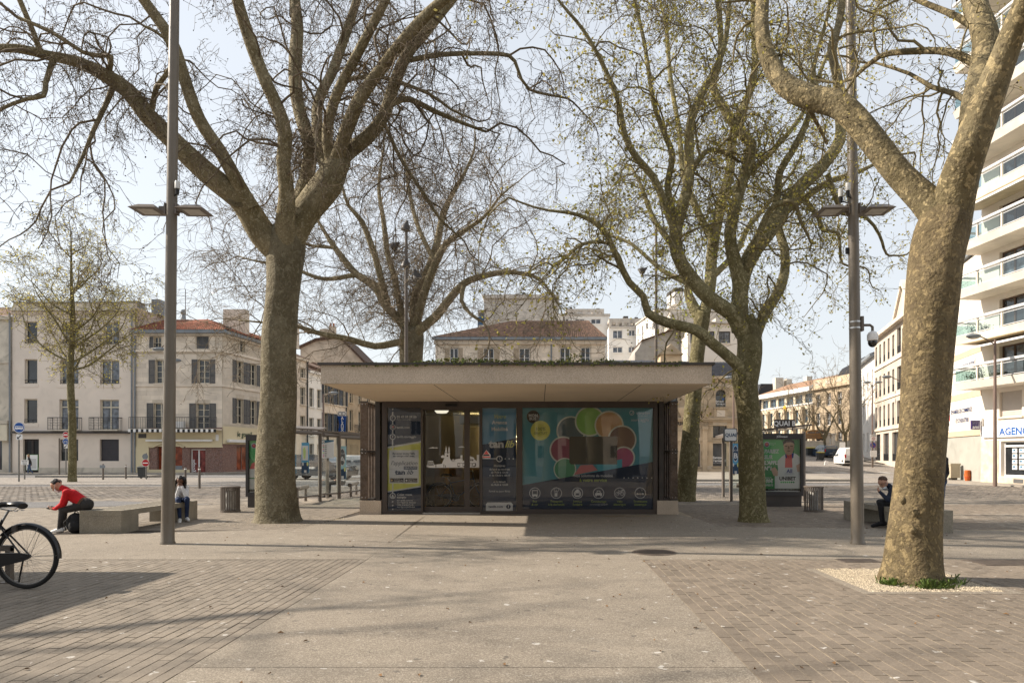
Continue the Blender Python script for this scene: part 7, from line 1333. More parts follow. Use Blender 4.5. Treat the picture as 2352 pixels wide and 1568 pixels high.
p, q = local(t, 1662, 1014, 21.5), local(t, 1692, 983, 21.5); MB().prism(rrect(p.x, q.x, p.z, q.z, .06), -.06, .06).put('frame', grey_sh, t); MB().prism(rrect(p.x+.025, q.x-.025, p.z+.03, q.z-.03, .05), -.066, -.06).put('face', white_paint, t); lettering('QUAI', .145, sdark, t, ((p.x+q.x)/2, -.07, (p.z+q.z)/2-.05), bold=.03)
# signs on posts
grey_pole = mat('sign_pole', (.17, .165, .15), .5, .1); s_blue, s_red = mat('sign_face_blue', (.01, .075, .30), .45, .04), mat('sign_face_red', (.42, .012, .018), .45, .04)
def signpost(name, label, px, pbase, Y, top, cat='road sign'):
    t = thing(name, label, cat, (PX(px, Y), Y, gz(PX(px, Y), Y))); MB().lathe([(.04, 0), (.036, PZ(top, Y)-t.location.z)], 10).put('pole', grey_pole, t); return t
def roundel(t, px, py, r, m, Y, edge=white_paint, name='sign_face'):
    c = local(t, px, py, Y); b = MB(); b.lathe([(r*1.1, 0), (r*1.1, .02)], 28); o = b.put(name, m, t, loc=c+Vector((0, -.06, 0)), rot=(PI/2, 0, 0)); MB().ring(0, 0, r, r*1.1, -.001, n=28).put('rim', edge, o, rot=(-PI/2, 0, 0), loc=(0, 0, .024)); return o, c
def plate(t, px0, px1, py0, py1, Y, m=white_paint, r=.04, name='plate'):
    p, q = local(t, px0, py1, Y), local(t, px1, py0, Y); return MB().prism(rrect(p.x, q.x, p.z, q.z, r), -.07, -.05).put(name, m, t), p, q
Y = 37.5; t = signpost('bus_lane_sign', 'round blue sign with a white bus above a small arrow plate', 43.5, 1106, Y, 972); o, c = roundel(t, 46.4, 981.5, .27, s_blue, Y); b = MB(); y_ = c.y-.09
b.poly([(c.x+u, c.z+v) for u, v in ((-.22, -.09), (.22, -.09), (.22, .07), (-.2, .085))], y_, white_paint)
for i in range(4): b.poly([(c.x-.18+i*.1+u, c.z+v) for u, v in ((0, 0), (.08, 0), (.08, .05), (0, .05))], y_-.002, s_blue)
for u in (-.11, .12): b.disc(c.x+u, c.z-.095, .045, y_-.003, white_paint, 14); b.ring(c.x+u, c.z-.095, .035, .05, y_-.004, s_blue, 14)
b.put('pictogram', None, t)
def arrow(t, p, q):
    cx, cz, s = (p.x+q.x)/2, (p.z+q.z)/2, (q.z-p.z)*.3; MB().tube([(cx+s, -.075, cz+s), (cx-s, -.075, cz-s)], .022, 4).tube([(cx-s, -.075, cz), (cx-s, -.075, cz-s), (cx, -.075, cz-s)], .022, 4).put('arrow', black, t)
o, p, q = plate(t, 39, 53.5, 997, 1009.5, Y); arrow(t, p, q)
Y = 46.; t = signpost('no_entry_sign', 'red no entry disc over a blue bicycle disc on one post by the young plane', 151.5, 1096, Y, 990); o, c = roundel(t, 152.7, 998.2, .185, s_red, Y); bx('bar', c.x-.14, c.x+.14, c.y-.1, c.y-.085, c.z-.035, c.z+.035, white_paint, t); o, c = roundel(t, 152.5, 1013.4, .185, s_blue, Y); b = MB()
for u in (-.08, .08): b.ring(c.x+u, c.z-.035, .04, .055, c.y-.09, n=14)
b.tube([(c.x-.08, c.y-.09, c.z-.035), (c.x-.03, c.y-.09, c.z+.05), (c.x+.05, c.y-.09, c.z+.05), (c.x+.08, c.y-.09, c.z-.035)], .009, 4); b.put('pictogram', white_paint, t); o, p, q = plate(t, 148.2, 156.6, 1020.5, 1029, Y); arrow(t, p, q)
Y = 46.4; t = thing('post', 'thin brown post before the shaded window of the cream rendered house', 'post', (PX(136.2, Y), Y, 0)); MB().lathe([(.05, 0), (.045, PZ(1006, Y))], 10).put('pole', bronze, t)
Y = 41.2; t = signpost('pedestrian_sign', 'small white pedestrian warning plate on a short brown post', 56.6, 1100, Y, 1052, 'sign'); o, p, q = plate(t, 50, 67.3, 1056, 1067, Y)
for i, (s, h) in enumerate((('PIETONS', .085), ('Chaussée', .07), ('Glissante', .07))): lettering(s, h, black, t, ((p.x+q.x)/2, -.074, q.z-.10-i*.08), bold=.02)
Y = 41.4; t = signpost('no_entry_sign', 'red no entry disc beside the dark wheelie bin and brick restaurant', 336, 1100, Y, 1040); o, c = roundel(t, 336, 1062.7, .21, s_red, Y); bx('bar', c.x-.16, c.x+.16, c.y-.1, c.y-.085, c.z-.03, c.z+.03, white_paint, t); roundel(t, 335, 1048, .155, zinc, Y, zinc, 'sign_back')
def bollard(px, top, base, label, sign=False, Y=None):
    Y = Y or EH*F/(base-HZ); t = thing('bollard', label, 'bollard', (PX(px, Y), Y, 0), 0, 'slim brown bollards'); h = PZ(top, Y); MB().lathe([(.06, 0), (.055, .02), (.05, h-.12)], 12).put('shaft', bronze, t, smooth=True); MB().lathe([(.052, h-.12), (.052, h-.07)], 12).put('pale_band', white_paint, t); MB().lathe([(.05, h-.07), (.045, h-.01), (.0, h)], 12).put('cap', bronze, t)
    if sign: plate(t, px-6, px+6, 1067.5, 1074.5, Y, zinc)
bollard(236.7, 1064.7, 1101, 'slim bollard carrying a small grey plate, before the cream house', True); bollard(289, 1067, 1099, 'slim bollard before the grey downpipe of the cream house'); bollard(425.8, 1072, 1117, 'slim bollard just above the seated woman'); bollard(458, 1072, 1121.5, 'slim bollard before the brick corner, nearest to the seated woman’s far side')
# wheelie bins
def wheelie(px0, px1, top, Y, col, lidc, label):
    x = PX((px0+px1)/2, Y); W = PX(px1, Y)-PX(px0, Y); z0 = gz(x, Y); h = PZ(top, Y)-z0; t = thing('wheelie_bin', label, 'wheelie bin', (x, Y, z0), 0, 'wheelie bins'); b = MB(); w_ = W/2
    b.add([(-w_*.8, -w_*.75, .08), (w_*.8, -w_*.75, .08), (w_*.8, w_*.8, .08), (-w_*.8, w_*.8, .08), (-w_*.95, -w_*1.0, h*.88), (w_*.95, -w_*1.0, h*.88), (w_*.95, w_, h*.88), (-w_*.95, w_, h*.88)], [(0, 3, 2, 1), (4, 5, 6, 7), (0, 1, 5, 4), (1, 2, 6, 5), (2, 3, 7, 6), (3, 0, 4, 7)]).put('body', col, t)
    MB().prism([(-w_*1.15, h*.88), (w_*1.1, h*.9), (w_*1.15, h*.95), (w_*.6, h), (-w_*.9, h*.96), (-w_*1.2, h*.92)], -w_, w_, ax='x').put('lid', lidc, t); bx('handle', -w_*.8, w_*.8, w_*1.05, w_*1.15, h*.82, h*.86, black, t)
    for s in (-1, 1): MB().torus((s*w_*.8, w_*.8, .1), .07, .03, 16, 6).put('wheel', rubber, t)
gbin = mat('bin_grey', (.045, .05, .052), .55, .1); ylid = mat('bin_yellow', (.50, .40, .03), .5, .1)
wheelie(319, 334, 1070, 42.5, gbin, gbin, 'dark grey wheelie bin beside the red no entry sign'); wheelie(1850, 1871.5, 1026.5, 83, gbin, ylid, 'large grey bin with yellow lid, farthest up the climbing street'); wheelie(1877.5, 1892, 1037, 74, gbin, ylid, 'grey bin with yellow lid in front of the blue car'); wheelie(1915, 1927, 1036, 75.5, gbin, gbin, 'dark lidded wheelie bin beside the white van')
# lamps of the streets round about
def streetlamp(px, Y, top, heads, label):
    x = PX(px, Y); z0 = gz(x, Y); t = thing('street_lamp', label, 'street lamp', (x, Y, z0), 0, 'slender street lamps round the square'); h = PZ(top, Y)-z0; MB().lathe([(.09, 0), (.08, h*.3), (.05, h)], 12).put('post', mat('lamp_brown', (.17, .12, .10), .5, .1), t, smooth=True)
    for hx, hy in heads:
        p = local(t, hx, hy, Y); s = 1 if p.x > 0 else -1; MB().tube([(0, 0, h-.25), (p.x*.3, 0, h-.02), (p.x*.8, 0, p.z+.06), (p.x, 0, p.z+.05)], .03, 8).put('arm', MATS['lamp_brown'], t); o = MB().ball((0, 0, .03), (.36, .17, .11), n=14, k=8).put('lamp_head', zinc, t, smooth=True, loc=p); MB().ball((0, 0, -.03), (.27, .13, .09), n=12, k=6).put('lamp_glass', glow, o, smooth=True)
streetlamp(2285.5, 31.6, 780, ((2236, 773),), 'slender street lamp arching out before the estate agency'); streetlamp(2004, 63.3, 883, ((1992, 878), (2018, 878)), 'slender double street lamp rising above the thirty zone sign'); streetlamp(743, 50, 905, ((766, 903),), 'slender street lamp before the white row house beyond the shelters')
streetlamp(2074, 50, 872, ((2037, 866),), 'slender street lamp mostly behind the nearest plane, head before the tall pale row'); streetlamp(383.5, 38, 790, ((365, 803), (402, 829)), 'slender lamp behind the tall post, two heads before the corner house'); streetlamp(1685, 46, 868, ((1676, 868), (1694, 868)), 'slender pale lamp post rising before the bank’s corner')
Y = 63.2; x = PX(2002, Y); t = thing('zone_sign', 'white thirty zone plate above a no parking disc and text plate', 'road sign', (x, Y-.1, gz(x, Y))); MB().lathe([(.05, 0), (.05, PZ(996, Y)-t.location.z)], 10).put('pole', bronze, t)
o, p, q = plate(t, 1997, 2012, 997.5, 1012, Y); lettering('ZONE', .15, black, t, ((p.x+q.x)/2, -.08, q.z-.16), bold=.02); b = MB(); c = ((p.x+q.x)/2, p.z+.2); b.ring(*c, .11, .15, -.075, n=20); b.put('ring', s_red, t); lettering('30', .15, black, t, (c[0], -.08, c[1]-.055), bold=.02); o, c = roundel(t, 2004.5, 1022, .24, s_blue, Y, s_red); MB().tube([(c.x-.17, c.y-.09, c.z+.17), (c.x+.17, c.y-.09, c.z-.17)], .03, 4).put('slash', s_red, t); o, p, q = plate(t, 1997, 2012, 1034, 1049, Y)
for i in range(4): bx('text_line', p.x+.06, q.x-.06, -.078, -.072, q.z-.12-i*.13, q.z-.07-i*.13, grey_i, t)
Y = 69.; x = PX(1934, Y); t = signpost('parking_sign', 'small white text plate on a post between bin and white van', 1934, 0, Y, 1014); plate(t, 1928, 1941, 1015, 1030, Y)
# odds and ends by the office wing
Y = 38.2; t = thing('utility_box', 'beige street utility cabinet on a dark foot against the office wing', 'utility cabinet', (PX(2190, Y), Y, .07)); W = PX(2201, Y)-PX(2179.5, Y); bx('foot', -W*.3, W*.3, -.1, .2, 0, .12, dark_metal, t); bx('cabinet', -W/2, W/2, -.18, .25, .12, PZ(1068, Y)-.07, mat('cabinet_beige', (.44, .38, .28), .6, .06), t); bx('lid', -W/2-.03, W/2+.03, -.21, .28, PZ(1068, Y)-.07, PZ(1066.5, Y), MATS['cabinet_beige'], t); bx('door', -W/2+.05, W/2-.05, -.19, -.18, .2, PZ(1070, Y)-.12, mat('cabinet_door', (.40, .345, .255), .6, .06), t)
Y = 36.9; t = thing('barrel', 'orange waisted plastic barrel standing beside the utility cabinet', 'barrel', (PX(2222, Y), Y, .07)); h = .56; MB().lathe([(.11, 0), (.14, .1), (.165, h*.55), (.14, h*.8), (.15, h*.84), (.14, h)], 18).put('body', mat('barrel_orange', (.42, .10, .02), .55, .15), t, smooth=True); MB().lathe([(.142, h*.3), (.15, h*.3), (.155, h*.45)], 18).put('band', s_red, t); MB().lathe([(.13, h), (.1, h+.02)], 14).put('lid', MATS['barrel_orange'], t)
Y = 48.; t = thing('planter_pillar', 'brown square stone pillar on the bank pavement', 'pillar', (PX(1593.5, Y), Y, .1)); W = PX(1600, Y)-PX(1587, Y); bx('shaft', -W/2, W/2, -W/2, W/2, 0, PZ(1066, Y)-.1, bronze, t); MB().prism([(-W/2, 0), (W/2, 0), (W*.4, .05), (-W*.4, .05)], -W/2, W/2).put('cap', bronze, t, loc=(0, 0, PZ(1066, Y)-.1))
# steel hoop for bicycles at the west edge
x, y, _ = G(22, 1337); t = thing('bike_rack', 'brown steel bicycle hoop behind the rear wheel of the black bicycle', 'bicycle hoop', (x-.5, y, 0)); b = MB(); b.box(.47, .53, -.03, .03, 0, .42); b.box(-.53, -.47, -.03, .03, 0, .42); b.box(-.53, .53, -.031, .031, .36, .425); b.put('hoop', bronze, t); bx('base_plate', .43, .57, -.07, .07, 0, .012, bronze, t)
# unseen canopy added beyond the western edge to throw the shadow by the bicycle
t = thing('canopy', 'unseen flat concrete canopy on two piers, added to cast the shadow by the bicycle', 'canopy', (-11., 5., 0)); bx('roof', -2.6, 2.25, -4.5, 4.0, 2.75, 3.15, agg_k, t)
for yy_ in (-3, 3): bx('pier', -1.2, -.8, yy_-.3, yy_+.3, 0, 2.75, agg_k, t)
# ---------------------------------------------------------------- bicycles
def bicycle(name, label, paint, loc, rz, wh_metal):
    """heading along -x, rear hub at the origin's x"""
    t = thing(name, label, 'bicycle', loc, rz); rr = .35; hub, fr = Vector((0, 0, rr)), Vector((-1.08, 0, rr)); seat, clus, bb, ht, hb_ = Vector((-.19, 0, .90)), Vector((-.285, 0, .70)), Vector((-.43, 0, .29)), Vector((-.90, 0, .84)), Vector((-.95, 0, .66))
    for c in (hub, fr):
        w_ = thing('wheel', None, None, c, 0); w_.parent = t; MB().torus((0, 0, 0), .325, .023, 48, 10).put('tyre', rubber, w_, smooth=True); MB().torus((0, 0, 0), .300, .009, 48, 6).put('rim', wh_metal, w_, smooth=True); b = MB()
        for i in range(36):
            a = 2*PI*i/36; a2 = a+(.9 if i % 4 < 2 else -.9); s = .03 if i % 2 else -.03; b.tube([(.02*math.cos(a2), s, .02*math.sin(a2)), (.297*math.cos(a), 0, .297*math.sin(a))], .0011, 3, cap=False)
        tag(b.put('spokes', wh_metal, w_), kind='stuff'); MB().lathe([(.012, -.05), (.02, -.045), (.014, -.03), (.014, .03), (.02, .045), (.012, .05)], 14).put('hub', black, w_, rot=(PI/2, 0, 0))
        b = MB(); a0, a1 = (-.05, 2.5) if c is hub else (.3, 2.8); n = 26
        for i in range(n):
            for j in range(7):
                a = a0+(a1-a0)*i/(n-1); bb_ = PI*(j/6); q_ = .352+.030*math.sin(bb_)*.6; b.v.append((q_*math.cos(a), .034*math.cos(bb_), q_*math.sin(a)))
        b.f = [(i*7+j, i*7+j+1, (i+1)*7+j+1, (i+1)*7+j) for i in range(n-1) for j in range(6)]; b.m = [0]*len(b.f); b.put('mudguard', paint, t, loc=c, smooth=True)
        st = MB()
        for a in ((.05, 1.15) if c is hub else (1.2, 2.4)):
            for s in (-1, 1): st.tube([(c.x, s*.05, c.z), (c.x+.35*math.cos(a), s*.03, c.z+.35*math.sin(a))], .0025, 4)
        st.put('mudguard_stay', wh_metal, t)
    b = MB()
    b.tube([bb, clus, clus+(seat-clus)*.25], .016, 10); b.tube([clus, ht+Vector((0, 0, -.03))], .015, 10); b.tube([bb, hb_], .018, 10); b.tube([ht, hb_], .018, 10)
    for s in (-1, 1): b.tube([clus+Vector((0, s*.012, -.02)), hub+Vector((0, s*.055, 0))], .009, 8); b.tube([bb+Vector((0, s*.03, 0)), hub+Vector((0, s*.055, 0))], .011, 8); b.tube([hb_+Vector((0, s*.03, -.02)), hb_+Vector((-.03, s*.05, -.1)), fr+Vector((0, s*.055, 0))], .011, 8)
    b.put('frame', paint, t, smooth=True); MB().tube([clus, seat-Vector((0, 0, .04))], .0125, 8).put('seat_post', steel, t, smooth=True)
    sd = MB(); prof = [(.13, .075, .0), (.10, .085, .02), (.04, .075, .025), (-.03, .045, .02), (-.10, .026, .018), (-.15, .015, .0)]
    for x_, w_, z_ in prof:
        for j in range(10): a = 2*PI*j/10; sd.v.append((seat.x+x_+.02, w_*math.cos(a), seat.z+z_+(.028 if math.sin(a) > 0 else .035)*math.sin(a)))
    sd.f = [(i*10+j, i*10+(j+1) % 10, (i+1)*10+(j+1) % 10, (i+1)*10+j) for i in range(5) for j in range(10)]+[tuple(range(9, -1, -1)), tuple(range(50, 60))]; sd.m = [0]*len(sd.f); s_ = sd.put('saddle', black, t, smooth=True); r_ = MB()
    for s in (-1, 1): r_.tube([(seat.x+.12, s*.05, seat.z-.02), (seat.x+.05, s*.03, seat.z-.055), (seat.x-.1, s*.012, seat.z-.03)], .004, 5); r_.torus((seat.x+.11, s*.045, seat.z-.05), .016, .004, 12, 5, ax='z')
    r_.put('saddle_rail', steel, s_)
    h = MB(); top = ht+Vector((.02, 0, .14)); h.tube([ht, top], .013, 8); h.tube([top+Vector((.14, -.29, .03)), top+Vector((.02, -.22, .04)), top, top+Vector((.02, .22, .04)), top+Vector((.14, .29, .03))], .011, 8); h.put('handlebar', steel, t, smooth=True)
    for s in (-1, 1): MB().tube([top+Vector((.06, s*.25, .035)), top+Vector((.16, s*.30, .028))], .016, 8).put('grip', rubber, t)
    c = MB(); c.torus((bb.x, -.05, bb.z), .085, .006, 28, 6); c.tube([bb+Vector((0, -.06, 0)), bb+Vector((.1, -.065, -.13))], .009, 6); c.tube([bb+Vector((0, .06, 0)), bb+Vector((-.1, .065, .13))], .009, 6); c.put('crank', steel, t)
    for s, d in ((-1, Vector((.1, -.11, -.13))), (1, Vector((-.1, .11, .13)))): p = bb+d; bx('pedal', p.x-.045, p.x+.045, p.y-.04, p.y+.04, p.z-.012, p.z+.012, black, t)
    MB().prism([(hub.x+.05, hub.z+.035), (hub.x-.06, hub.z+.05), (bb.x, bb.z+.10), (bb.x-.1, bb.z+.03), (bb.x-.06, bb.z-.08), (bb.x+.04, bb.z-.08), (hub.x, hub.z-.04), (hub.x+.06, hub.z-.01)], -.06, -.035).put('chain_guard', paint, t)
    MB().tube([(hub.x-.08, .06, hub.z-.02), (hub.x-.2, .14, .02)], .009, 6).put('kickstand', black, t); br = MB(); br.box(-.13, -.08, -.05, .05, .30, .36); br.tube([(-.1, .0, hub.z+.0), (-.25, .02, .27)], .006, 5); br.put('brake', dark_metal, t, loc=(hub.x, 0, .33))
    return t
x, y, _ = G(61.5, 1352); bl_p = mat('bike_black', (.014, .014, .016), .3, .1, spec=.5)
bicycle('bicycle', 'black city bicycle parked at the edge of view, rear half in the frame', bl_p, (x, y, 0), 0, mat('bike_steel', (.28, .27, .26), .3, .1, metal=.8))
bicycle('electric_bicycle', 'blue rental bicycle parked inside the kiosk behind the door glass', mat('bike_blue', (.02, .06, .14), .35, .1), (kx(990), YG+1.5, .012), PI, steel)
# ---------------------------------------------------------------- vehicles
def car(label, loc, rz, L_, W, H, paint, kind):
    """length along +y, nose at +y; the rear faces -y"""
    t = thing('van' if kind == 'van' else 'car', label, 'van' if kind == 'van' else 'car', loc, rz); h = L_/2; w_ = W/2; gls = mat('car_glass', (.012, .015, .018), .12, .2, spec=.8)
    if kind == 'van': side = [(-h, .42), (-h-.02, .75), (-h+.06, H-.12), (-h+.2, H), (h*.25, H), (h*.48, H-.18), (h*.72, 1.08), (h*.97, .92), (h, .5), (h-.08, .25), (-h+.08, .25)]
    else: side = [(-h, .40), (-h-.02, .72), (-h+.05, .98), (-h+.28, H-.12), (-h+.6, H), (h*.05, H), (h*.30, H-.14), (h*.52, .96), (h*.92, .80), (h, .55), (h-.06, .24), (-h+.08, .24)]
    b = MB(); n = len(side); secs = ((-1, .90), (-.96, 1), (0, 1), (.96, 1), (1, .9)); V = []
    for sx, k in secs:
        for y_, z_ in side:
            ins = .0 if z_ < 1.0 else (z_-1.0)/(H-1.0)*.16; cz = .6; V.append((sx*(w_-ins), y_*(1 if abs(sx) < .97 else .985), cz+(z_-cz)*(1 if abs(sx) < .97 else .95)))
    f = [(s*n+i, s*n+(i+1) % n, (s+1)*n+(i+1) % n, (s+1)*n+i) for s in range(4) for i in range(n)]; b.add(V, f+[tuple(range(n)), tuple(range(5*n-1, 4*n-1, -1))]); b.put('body', paint, t, smooth=True)
    zg, zt_ = 1.02, H-.14
    for s in (-1, 1):
        xs_ = s*(w_-.01); q = [(y0, y1) for y0, y1 in (((h*.2, h*.55),) if kind == 'van' else ((-h*.72, -h*.2), (-h*.15, h*.38)))]
        for y0, y1 in q: MB().add([(xs_+s*.004, y0, zg), (xs_+s*.004, y1+.0, zg), (s*(w_-.15), y1-.22, zt_), (s*(w_-.15), y0+.1, zt_)], [(0, 1, 2, 3)]).put('window', gls, t)
        for yy_ in (-h*.62, h*.64):
            wl = thing('wheel', None, None, (s*(w_-.1), yy_, .31)); wl.parent = t; MB().lathe([(.2, -.09), (.31, -.09), (.32, 0), (.31, .09), (.2, .09)], 22).put('tyre', rubber, wl, rot=(0, PI/2, 0)); MB().lathe([(.03, .095), (.2, .08), (.2, -.08), (.03, -.095)], 16).put('rim', steel, wl, rot=(0, PI/2, 0))
        o = bx('tail_light', min(s*(w_-.04), s*(w_-.17)), max(s*(w_-.04), s*(w_-.17)), -h-.04, -h+.12, .72 if kind != 'van' else .8, 1.0 if kind != 'van' else 1.12, s_red, t); bx('headlight', min(s*(w_-.06), s*(w_-.4)), max(s*(w_-.06), s*(w_-.4)), h-.1, h+.0, .6, .74, glow, t); MB().ball((s*(w_+.09), h*.36, 1.02), (.09, .06, .07)).put('mirror', paint if kind != 'van' else black, t, smooth=True)
    yb = -h+.02; MB().add([(-w_+.2, -h-.012, 1.02), (w_-.2, -h-.012, 1.02), (w_-.3, -h+(.16 if kind != 'van' else .045), H-.2), (-w_+.3, -h+(.16 if kind != 'van' else .045), H-.2)], [(0, 1, 2, 3)]).put('rear_window', gls if kind != 'van' else paint, t); MB().add([(-w_+.14, h*.55, 1.0), (w_-.14, h*.55, 1.0), (w_-.24, h*.27, H-.14), (-w_+.24, h*.27, H-.14)], [(0, 3, 2, 1)]).put('windscreen', gls, t)
    bx('bumper', -w_+.05, w_-.05, -h-.07, -h+.05, .34, .54, black if kind == 'van' else paint, t); bx('number_plate', -.26, .26, -h-.085, -h-.07, .46, .57, zinc if kind != 'van' else white_paint, t)
    if kind == 'van': bx('door_gap', -.01, .01, -h-.03, -h+.0, .55, H-.12, black, t)
    return t
def sl(x, y): return gz(x, y)+.012
Y = 79; x = PX(1910, Y); car('dark blue hatchback parked up the climbing street behind the yellow lidded bin', (x, Y+2, sl(x, Y)), .0, 4.0, 1.68, 1.5, mat('car_blue', (.035, .06, .10), .25, .1, coat=.6), 'car')
Y = 64.4; x = PX(1970, Y); car('small white delivery van parked on the climbing street behind the lamp post', (x, Y+2, sl(x, Y)), -.18, 4.1, 1.72, 1.78, mat('van_white', (.72, .71, .69), .3, .04, coat=.5), 'van')
Y = 92; x = PX(1862, Y); car('ochre estate car on the raised yard above the garden wall', (x, Y, 3.4), 1.5, 4.1, 1.7, 1.45, mat('car_ochre', (.26, .13, .04), .3, .1, coat=.4), 'car')
car('dark car parked beyond the western shelter, seen through its glass', (PX(722, 40), 41, 0), -1.75, 4.2, 1.75, 1.5, mat('car_black', (.015, .016, .018), .25, .1, coat=.6), 'car'); car('silver car parked beyond the shelter, beside the kiosk louvre', (PX(812, 44), 44, 0), 1.3, 4.2, 1.75, 1.45, mat('car_silver', (.40, .40, .40), .3, .05, metal=.5), 'car')
bx_ = MB().box(-.16, .16, -.05, .05, 0, .45); tag(bx_.put('kerb_marker', white_paint, None, loc=(PX(1897, 66), 66, gz(PX(1897, 66), 66))), 'tilted white marker post beside the white van', 'marker post').rotation_euler = (0, .2, 0)
# ---------------------------------------------------------------- people
skin = mat('skin', (.42, .24, .17), .6, .08, scale=8); skin_d = mat('skin_dark', (.13, .065, .042), .55, .08, scale=8); hair_b = mat('hair_black', (.012, .010, .010), .5, .3, scale=30); hair_f = mat('hair_blond', (.26, .16, .07), .6, .3, scale=30); hair_r = mat('hair_brown', (.075, .042, .026), .6, .3, scale=30)
denim = mat('denim', (.045, .075, .14), .85, .25, scale=14, bump=.8, bscale=14); jeans_d = mat('dark_denim', (.020, .035, .085), .85, .25, scale=14, bump=.8, bscale=14); red_c = mat('red_jersey', (.46, .010, .016), .85, .12, scale=9, bump=.8, bscale=14); char = mat('charcoal_cloth', (.035, .033, .033), .9, .2, bump=.8, bscale=14); white_c = mat('white_cloth', (.60, .60, .61), .85, .06, scale=8, bump=.8, bscale=14); navy_c = mat('navy_cloth', (.014, .019, .036), .85, .2, bump=.8, bscale=14); blk_c = mat('black_cloth', (.016, .016, .018), .85, .2, bump=.8, bscale=14); shoe_w = mat('white_shoe', (.66, .66, .65), .5, .05); leather = mat('belt_leather', (.10, .045, .02), .6, .1); maskm = mat('mask_paper', (.60, .64, .67), .8, .04)
def capsule(b, p, q, r0, r1, n=10, k=4, flat=1.):
    p, q = Vector(p), Vector(q); d = q-p; L_ = d.length or 1e-4; d = d/L_; a = d.orthogonal().normalized(); c = d.cross(a); v = []
    for i in range(k+1): t_ = PI/2*(1-i/k); v.append((p-d*r0*math.sin(t_), r0*math.cos(t_)))
    for i in range(k+1): t_ = PI/2*i/k; v.append((q+d*r1*math.sin(t_), r1*math.cos(t_)))
    vs = [o+(a*math.cos(2*PI*j/n)+c*math.sin(2*PI*j/n))*max(r, 1e-4) for o, r in v for j in range(n)]; m = len(v)
    b.add(vs, [(i*n+j, i*n+(j+1) % n, (i+1)*n+(j+1) % n, (i+1)*n+j) for i in range(m-1) for j in range(n)]+[tuple(range(n-1, -1, -1)), tuple(range((m-1)*n, m*n))])
def fuse(b, vox, smooth_it=4):
    me = b.mesh('body'); o = link('body', me); r = o.modifiers.new('r', 'REMESH'); r.mode = 'VOXEL'; r.voxel_size = vox; r.use_smooth_shade = True; s = o.modifiers.new('s', 'SMOOTH'); s.iterations = smooth_it; s.factor = .5
    dg = bpy.context.evaluated_depsgraph_get(); m2 = bpy.data.meshes.new_from_object(o.evaluated_get(dg)); bpy.data.objects.remove(o); bpy.data.meshes.remove(me); return m2
